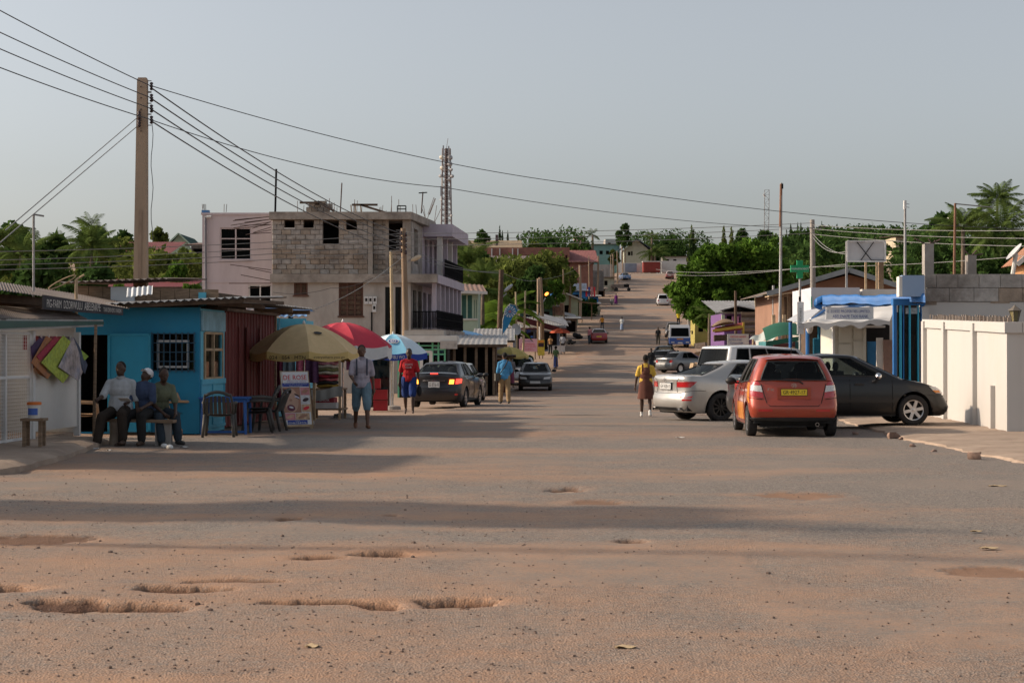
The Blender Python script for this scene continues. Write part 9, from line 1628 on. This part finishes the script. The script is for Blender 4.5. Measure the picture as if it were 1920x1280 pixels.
def vegetation():
 # the big mango tree on the right of the road
 Y = 140.0; c = PX(1340, 600, Y); s = Y/FPX; b = Vector((c.x, Y, gz(Y))); z = lambda py: PX(0, py, Y).z-b.z; x = lambda px: PX(px, 0, Y).x-b.x; r = random.Random(5); cl = []
 prof = [(1262,545,30),(1275,570,30),(1280,520,30),(1290,550,38),(1300,500,32),(1300,590,34),(1315,535,42),(1320,480,28),(1325,570,44),(1335,505,38),(1345,545,46),(1355,475,26),(1360,590,44),(1370,520,42),(1385,480,30),(1385,560,46),(1400,520,44),(1410,585,42),(1415,490,34),(1430,545,42),(1445,510,36),(1450,580,40),(1465,550,32),(1470,595,30),(1330,600,36),(1290,585,22),(1268,558,18),(1258,538,14),(1270,508,16),(1310,478,18),(1398,462,20),(1440,470,22)]
 for (px, py, rr) in prof:
  px += 12 if px < 1330 else 4
  q = rr*s*.80; cl.append(((x(px), r.uniform(-2.5, 2.5), z(py)), (q, q, q*.75)))
  for j in range(4): a = r.random()*6.28; cl.append(((x(px)+q*.8*math.cos(a), r.uniform(-3.0, 1.0), z(py)+q*.7*math.sin(a)), (q*.42, q*.42, q*.34)))
 tree('mango_tree', 'large spreading green tree overhanging the right side of the hill road', b, 10, 8, LG1, 3, 26000, .27, trunk=.4, clusters=cl)
 r = random.Random(9); tree('shadow_caster_tree', 'unseen tree added left of the frame to cast a dappled shadow band', Vector((-12.6, 18.3, 0)), 3, 7, LG1, 71, 5200, .22, trunk=.14, clusters=[((r.uniform(-1.2, 1.2), r.uniform(-.75, .75), 2.6+.33*i), (.62, .55, .5)) for i in range(15)])  # invented tree, crown kept narrow so its shadow forms a band across the road
 # skyline trees
 K = [('columna',937,424,10,'tall cypress left of the tan roofed house'),('columnb',942,432,8,'cypress touching the tall one near the tan roof'),('columna',952,433,8,'slim cypress right of the tan roof ridge'),('columnb',972,438,11,'lone ragged cypress on the left skyline'),('columna',1002,432,8,'first of the small cypresses above the brick hall'),('columnb',1018,436,7,'second of the small cypresses above the brick hall'),('columna',1024,436,7,'third of the small cypresses above the brick hall'),('columnb',1059,437,11,'dark cypress left of the pink skyline house'),('columna',1298,432,30,'pointed conifer above the mango tree'),('conea',1298,430,30,'broad conifer above the left of the mango tree'),('coneb',1357,427,22,'narrow conifer rising behind the mango tree'),('conea',1372,432,26,'conifer behind the mango tree, right of the narrow one'),('columnb',1483,420,14,'dark cypress before the villa'),('columna',1496,417,6,'left of two slim cypresses beside the villa'),('columnb',1502,417,6,'right of two slim cypresses beside the villa'),('columna',1541,416,10,'cypress behind the villa roof'),('columnb',1570,420,12,'cypress right of the villa'),('columna',1475,432,12,'short cypress left of the villa')]
 for (k, px, py, w_, lb) in K: far_tree(k, lb, px, None, py, 330+random.uniform(-15, 30), w_)
 K2 = [('rounda',905,434,34,300,'flat topped tree left of the cypresses'),('roundb',1020,447,90,310,'wide dark tree behind the brick hall'),('olivea',1000,458,50,300,'pale bushy tree behind the brick hall'),('roundc',1172,423,36,368,'leafy round tree at the end of the road'),('olivea',1150,470,26,330,'thin olive tree by the street poles'),('roundb',1235,452,46,385,'dark tree right of the slate roof'),('rounda',1262,446,60,392,'wide dark tree at the road crest'),('roundc',1255,470,60,380,'low dark tree behind the white annex'),('roundb',1330,455,60,300,'dark tree behind the top of the mango tree'),('rounda',1392,432,34,300,'tall loose tree behind the mango tree'),('roundc',1432,438,60,260,'rounded dark tree right of the mango tree'),('olivea',1400,455,60,250,'olive toned tree rising over the mango tree'),('roundb',1470,470,60,220,'dark tree left of the pharmacy cross'),('rounda',1560,440,60,290,'dense tree beside the villa'),('olivea',1590,470,70,230,'olive tree left of the billboard'),('roundb',1640,442,60,280,'dark tree behind the billboard'),('roundc',1685,430,50,270,'tree behind the grey radio mast'),('olivea',1665,490,80,200,'olive bush under the billboard'),('rounda',1770,412,110,160,'wide domed tree left of the palms'),('roundc',1740,470,90,120,'green tree behind the concrete columns'),('roundb',1860,440,150,130,'dark dense tree behind the right palm'),('rounda',1900,470,120,110,'dark tree at the right edge'),('bushc',1690,500,60,110,'shrub behind the pale blue panel'),('olivea',1540,490,80,180,'olive tree behind the concrete pole'),('roundc',1610,500,90,150,'low dark trees under the billboard'),('rounda',1500,480,60,240,'dark tree below the villa'),
  ('rounda',30,430,120,150,'dark tree at the left edge'),('roundb',90,440,110,140,'dark tree left of the coconut palms'),('roundc',180,440,120,170,'dense tree behind the coconut palms'),('rounda',230,438,60,190,'dark tree right of the coconut palms'),('olivea',297,430,46,220,'airy tree right of the concrete pole'),('roundb',150,500,150,110,'dark thicket under the coconut palms'),('roundc',60,500,140,105,'dark thicket at the left edge'),('bushc',330,490,70,120,'green shrub right of the concrete pole'),('bushd',362,520,50,105,'leafy shrub beside the pink house'),('bushc',220,530,60,95,'bright shrub behind the plank store'),('olivea',345,470,60,150,'olive tree below the gabled house'),('bushd',300,500,60,130,'shrub before the maroon roofs'),
  ('rounda',870,465,60,190,'dark tree right of the lilac balcony'),('roundb',900,472,60,200,'dark bushy tree below the tan roofed house'),('olivea',960,500,80,175,'olive thicket below the brick hall'),('bushc',1052,480,54,215,'bright round tree before the brick bungalow'),('roundc',1000,505,70,165,'dark thicket left of the twin poles'),('bushd',1040,515,40,170,'bright shrub above the blue stall'),('olivea',920,520,60,140,'olive shrub behind the leaning pole'),('roundb',1090,455,60,330,'dark tree under the pink skyline house'),('olivea',1075,462,50,320,'pale tree under the palm on the skyline')]
 for (k, px, py, w_, Y, lb) in K2: far_tree(k, lb, px, None, py, Y, w_, 'trees behind the houses')
 # hedge by the road
 q = G(1100, 592); T = thing('clipped_hedge', 'clipped round hedge on the left of the hill road', 'hedge', q, 0); cl = [((.9*math.sin(i*2.4)*.8, .7*math.cos(i*2.4), .9+.75*math.sin(i)), (.9,.9,.8)) for i in range(9)]; me = quads_mesh('foliage', leaf_cloud(cl, 3500, .14, 8), LHEDGE); o = bpy.data.objects.new('foliage', me); link(o); o.parent = T; o.scale = (1.15,1.15,1.0)
 # palms
 def gp(px, Y): return Vector((PX(px,0,Y).x, Y, gz(Y)-.2))
 def pl(lb, px, pyt, Y, L, n, sd, lean=(0,0), hi=False, up=(-.35,.95), mat=None): b = gp(px, Y); palm(lb, b, PX(0,pyt,Y).z-b.z, L, mat, n, sd, lean, 'palms', .16 if Y < 200 else .28, up, hi)
 pl('tall coconut palm with dark crown on the left', 158, 425, 215, 2.9, 18, 3, (1,0), False, (-.5,.9)); pl('bushy palm in front of the tall coconut palm', 172, 465, 135, 3.0, 26, 4, (0,0), True, (-.6,1.2)); pl('palm with drooping fronds left of the lamp mast', 40, 480, 125, 3.2, 22, 5, (0,0), True, (-.7,1.0)); pl('palm half hidden behind the left roofs', 108, 480, 140, 3.0, 18, 6); pl('low palm at the far left edge', -5, 455, 120, 3.0, 20, 7, (0,0), True)
 pl('slender palm standing on the skyline', 1111, 440, 330, 2.1, 18, 8, (0,0), False, (-.7,.8)); pl('broad palm before the white boundary wall', 1228, 475, 367, 4.6, 20, 9, (0,0), False, (-.7,1.0)); pl('palm beside the slate roofed house', 1222, 446, 369, 2.8, 16, 10); pl('small palm at the foot of the mango tree', 1330, 588, 133, 1.6, 14, 11)
 pl('tall coconut palm rising over the right parapet', 1862, 378, 165, 3.0, 26, 12, (.4,0), True, (-.5,1.1)); pl('wide palm with hanging fronds right of the tall one', 1878, 435, 112, 3.2, 26, 13, (0,0), True, (-.8,1.1)); pl('pale palm behind the rusty aerial', 1805, 430, 105, 2.6, 20, 14, (0,0), True, (-.4,1.3)); pl('drooping palm left of the pharmacy cross', 1478, 500, 180, 2.6, 16, 15); pl('palm behind the villa on the right', 1610, 432, 290, 2.4, 14, 16); pl('palm behind the green house', 880, 505, 128, 3.4, 18, 17, (0,0), True); pl('young palm before the leaning pole', 905, 545, 120, 3.0, 18, 18, (0,0), True, (-.5,1.2)); pl('palm over the brick roofs', 860, 480, 160, 3.2, 16, 19)
 for (px, Y, h, lb) in ((915,128,7.4,'banana plant tallest of the clump by the leaning pole'),(932,132,7.0,'banana plant right of the leaning pole'),(895,124,6.6,'banana plant left of the leaning pole'),(908,118,5.2,'low banana plant behind the low roofs'),(928,120,5.0,'low banana plant behind the feather flag')): banana(lb, gp(px, Y), h, px, 'banana plants')
 # potted plants by the pink billboard
 for k, (px, lb) in enumerate(((962,'potted plant left of the pink billboard'),(978,'potted plant under the pink billboard'),(990,'potted plant right of the thin poles'))): q = PX(px, 690, 104); q.z = gz(104); tree('potted_plant', lb, q, 1.1, 1.5, LG2, 50+k, 500, .16, 'potted plants', .04, cat='plant')
 # woods that read as one mass behind the roofs
 def belt(label, spans, mat, n, sd):
  r_ = random.Random(sd); cl = []
  for (x0, x1, yt, yb, Y0, Y1) in spans:
   for k in range(int((x1-x0)/7)+2):
    px = r_.uniform(x0, x1); Y = r_.uniform(Y0, Y1); py = yt+(yb-yt)*r_.random()**1.3; q = r_.uniform(1.0, 1.9)*Y/150; p = PX(px, py, Y); cl.append((tuple(p), (q, q, q*.75)))
  me = quads_mesh('tree_belt', leaf_cloud(cl, n, .42, sd), mat); o = bpy.data.objects.new('tree_belt', me); link(o); tag(o, label, 'wood', None, 'stuff')
 belt('dense dark green wood behind the right hand roofs', [(1440,1700,462,540,150,230),(1690,1930,450,520,110,170),(1480,1760,450,480,230,280)], LG2, 22000, 61); belt('dense olive wood on the slope behind the left hand roofs', [(855,1010,500,560,168,200),(940,1060,490,530,200,215),(0,260,470,560,150,190),(250,380,490,560,120,170)], LG3, 18000, 62); belt('row of dark treetops along the crest', [(990,1075,446,462,315,340),(1200,1330,452,480,385,400),(1560,1700,442,460,290,320)], LG2, 9000, 63)
 far_houses()
def far_houses():
 shack('red_roof_villa', 'white arched villa with dark red tiled roof on the left', 'house', 212, 300, None, 482, 175, 10, MWHITE, M('dark_red_tile_roof', (.15,.045,.045), .8, .2, 1, .1), 2.2, .8, -1, [(225,488,236,500),(240,488,262,500),(284,485,289,496)]); shack('maroon_roof_house', 'long low house with maroon roof behind the concrete pole', 'house', 190, 335, None, 540, 115, 7, MPLAST, M('maroon_sheet_roof', (.17,.035,.038), .75, .15, 1, .1), .9, .8, -1, [(205,545,225,560),(290,545,310,560)])
 T = shack('mint_gable_villa', 'mint gabled villa with arched window left of the pink house', 'house', 310, 362, None, 470, 200, 9, M('mint_villa_wall', (.30,.40,.30), .9, .06, 1, 0), M('dark_green_roof', (.03,.06,.05), .8), 2.0, .5, 0, [(318,478,324,486),(334,476,345,486)], MATS['mint_villa_wall']); T = shack('dark_villa_wing', 'dark windowed wing with brown roof beside the pink house', 'house', 358, 384, None, 460, 190, 8, M('villa_grey', (.22,.20,.19), .9), M('brown_roof_sheet', (.16,.10,.08), .8, .3, 2, .1), .8, .6, -1, [(361,466,380,480)])
vegetation()
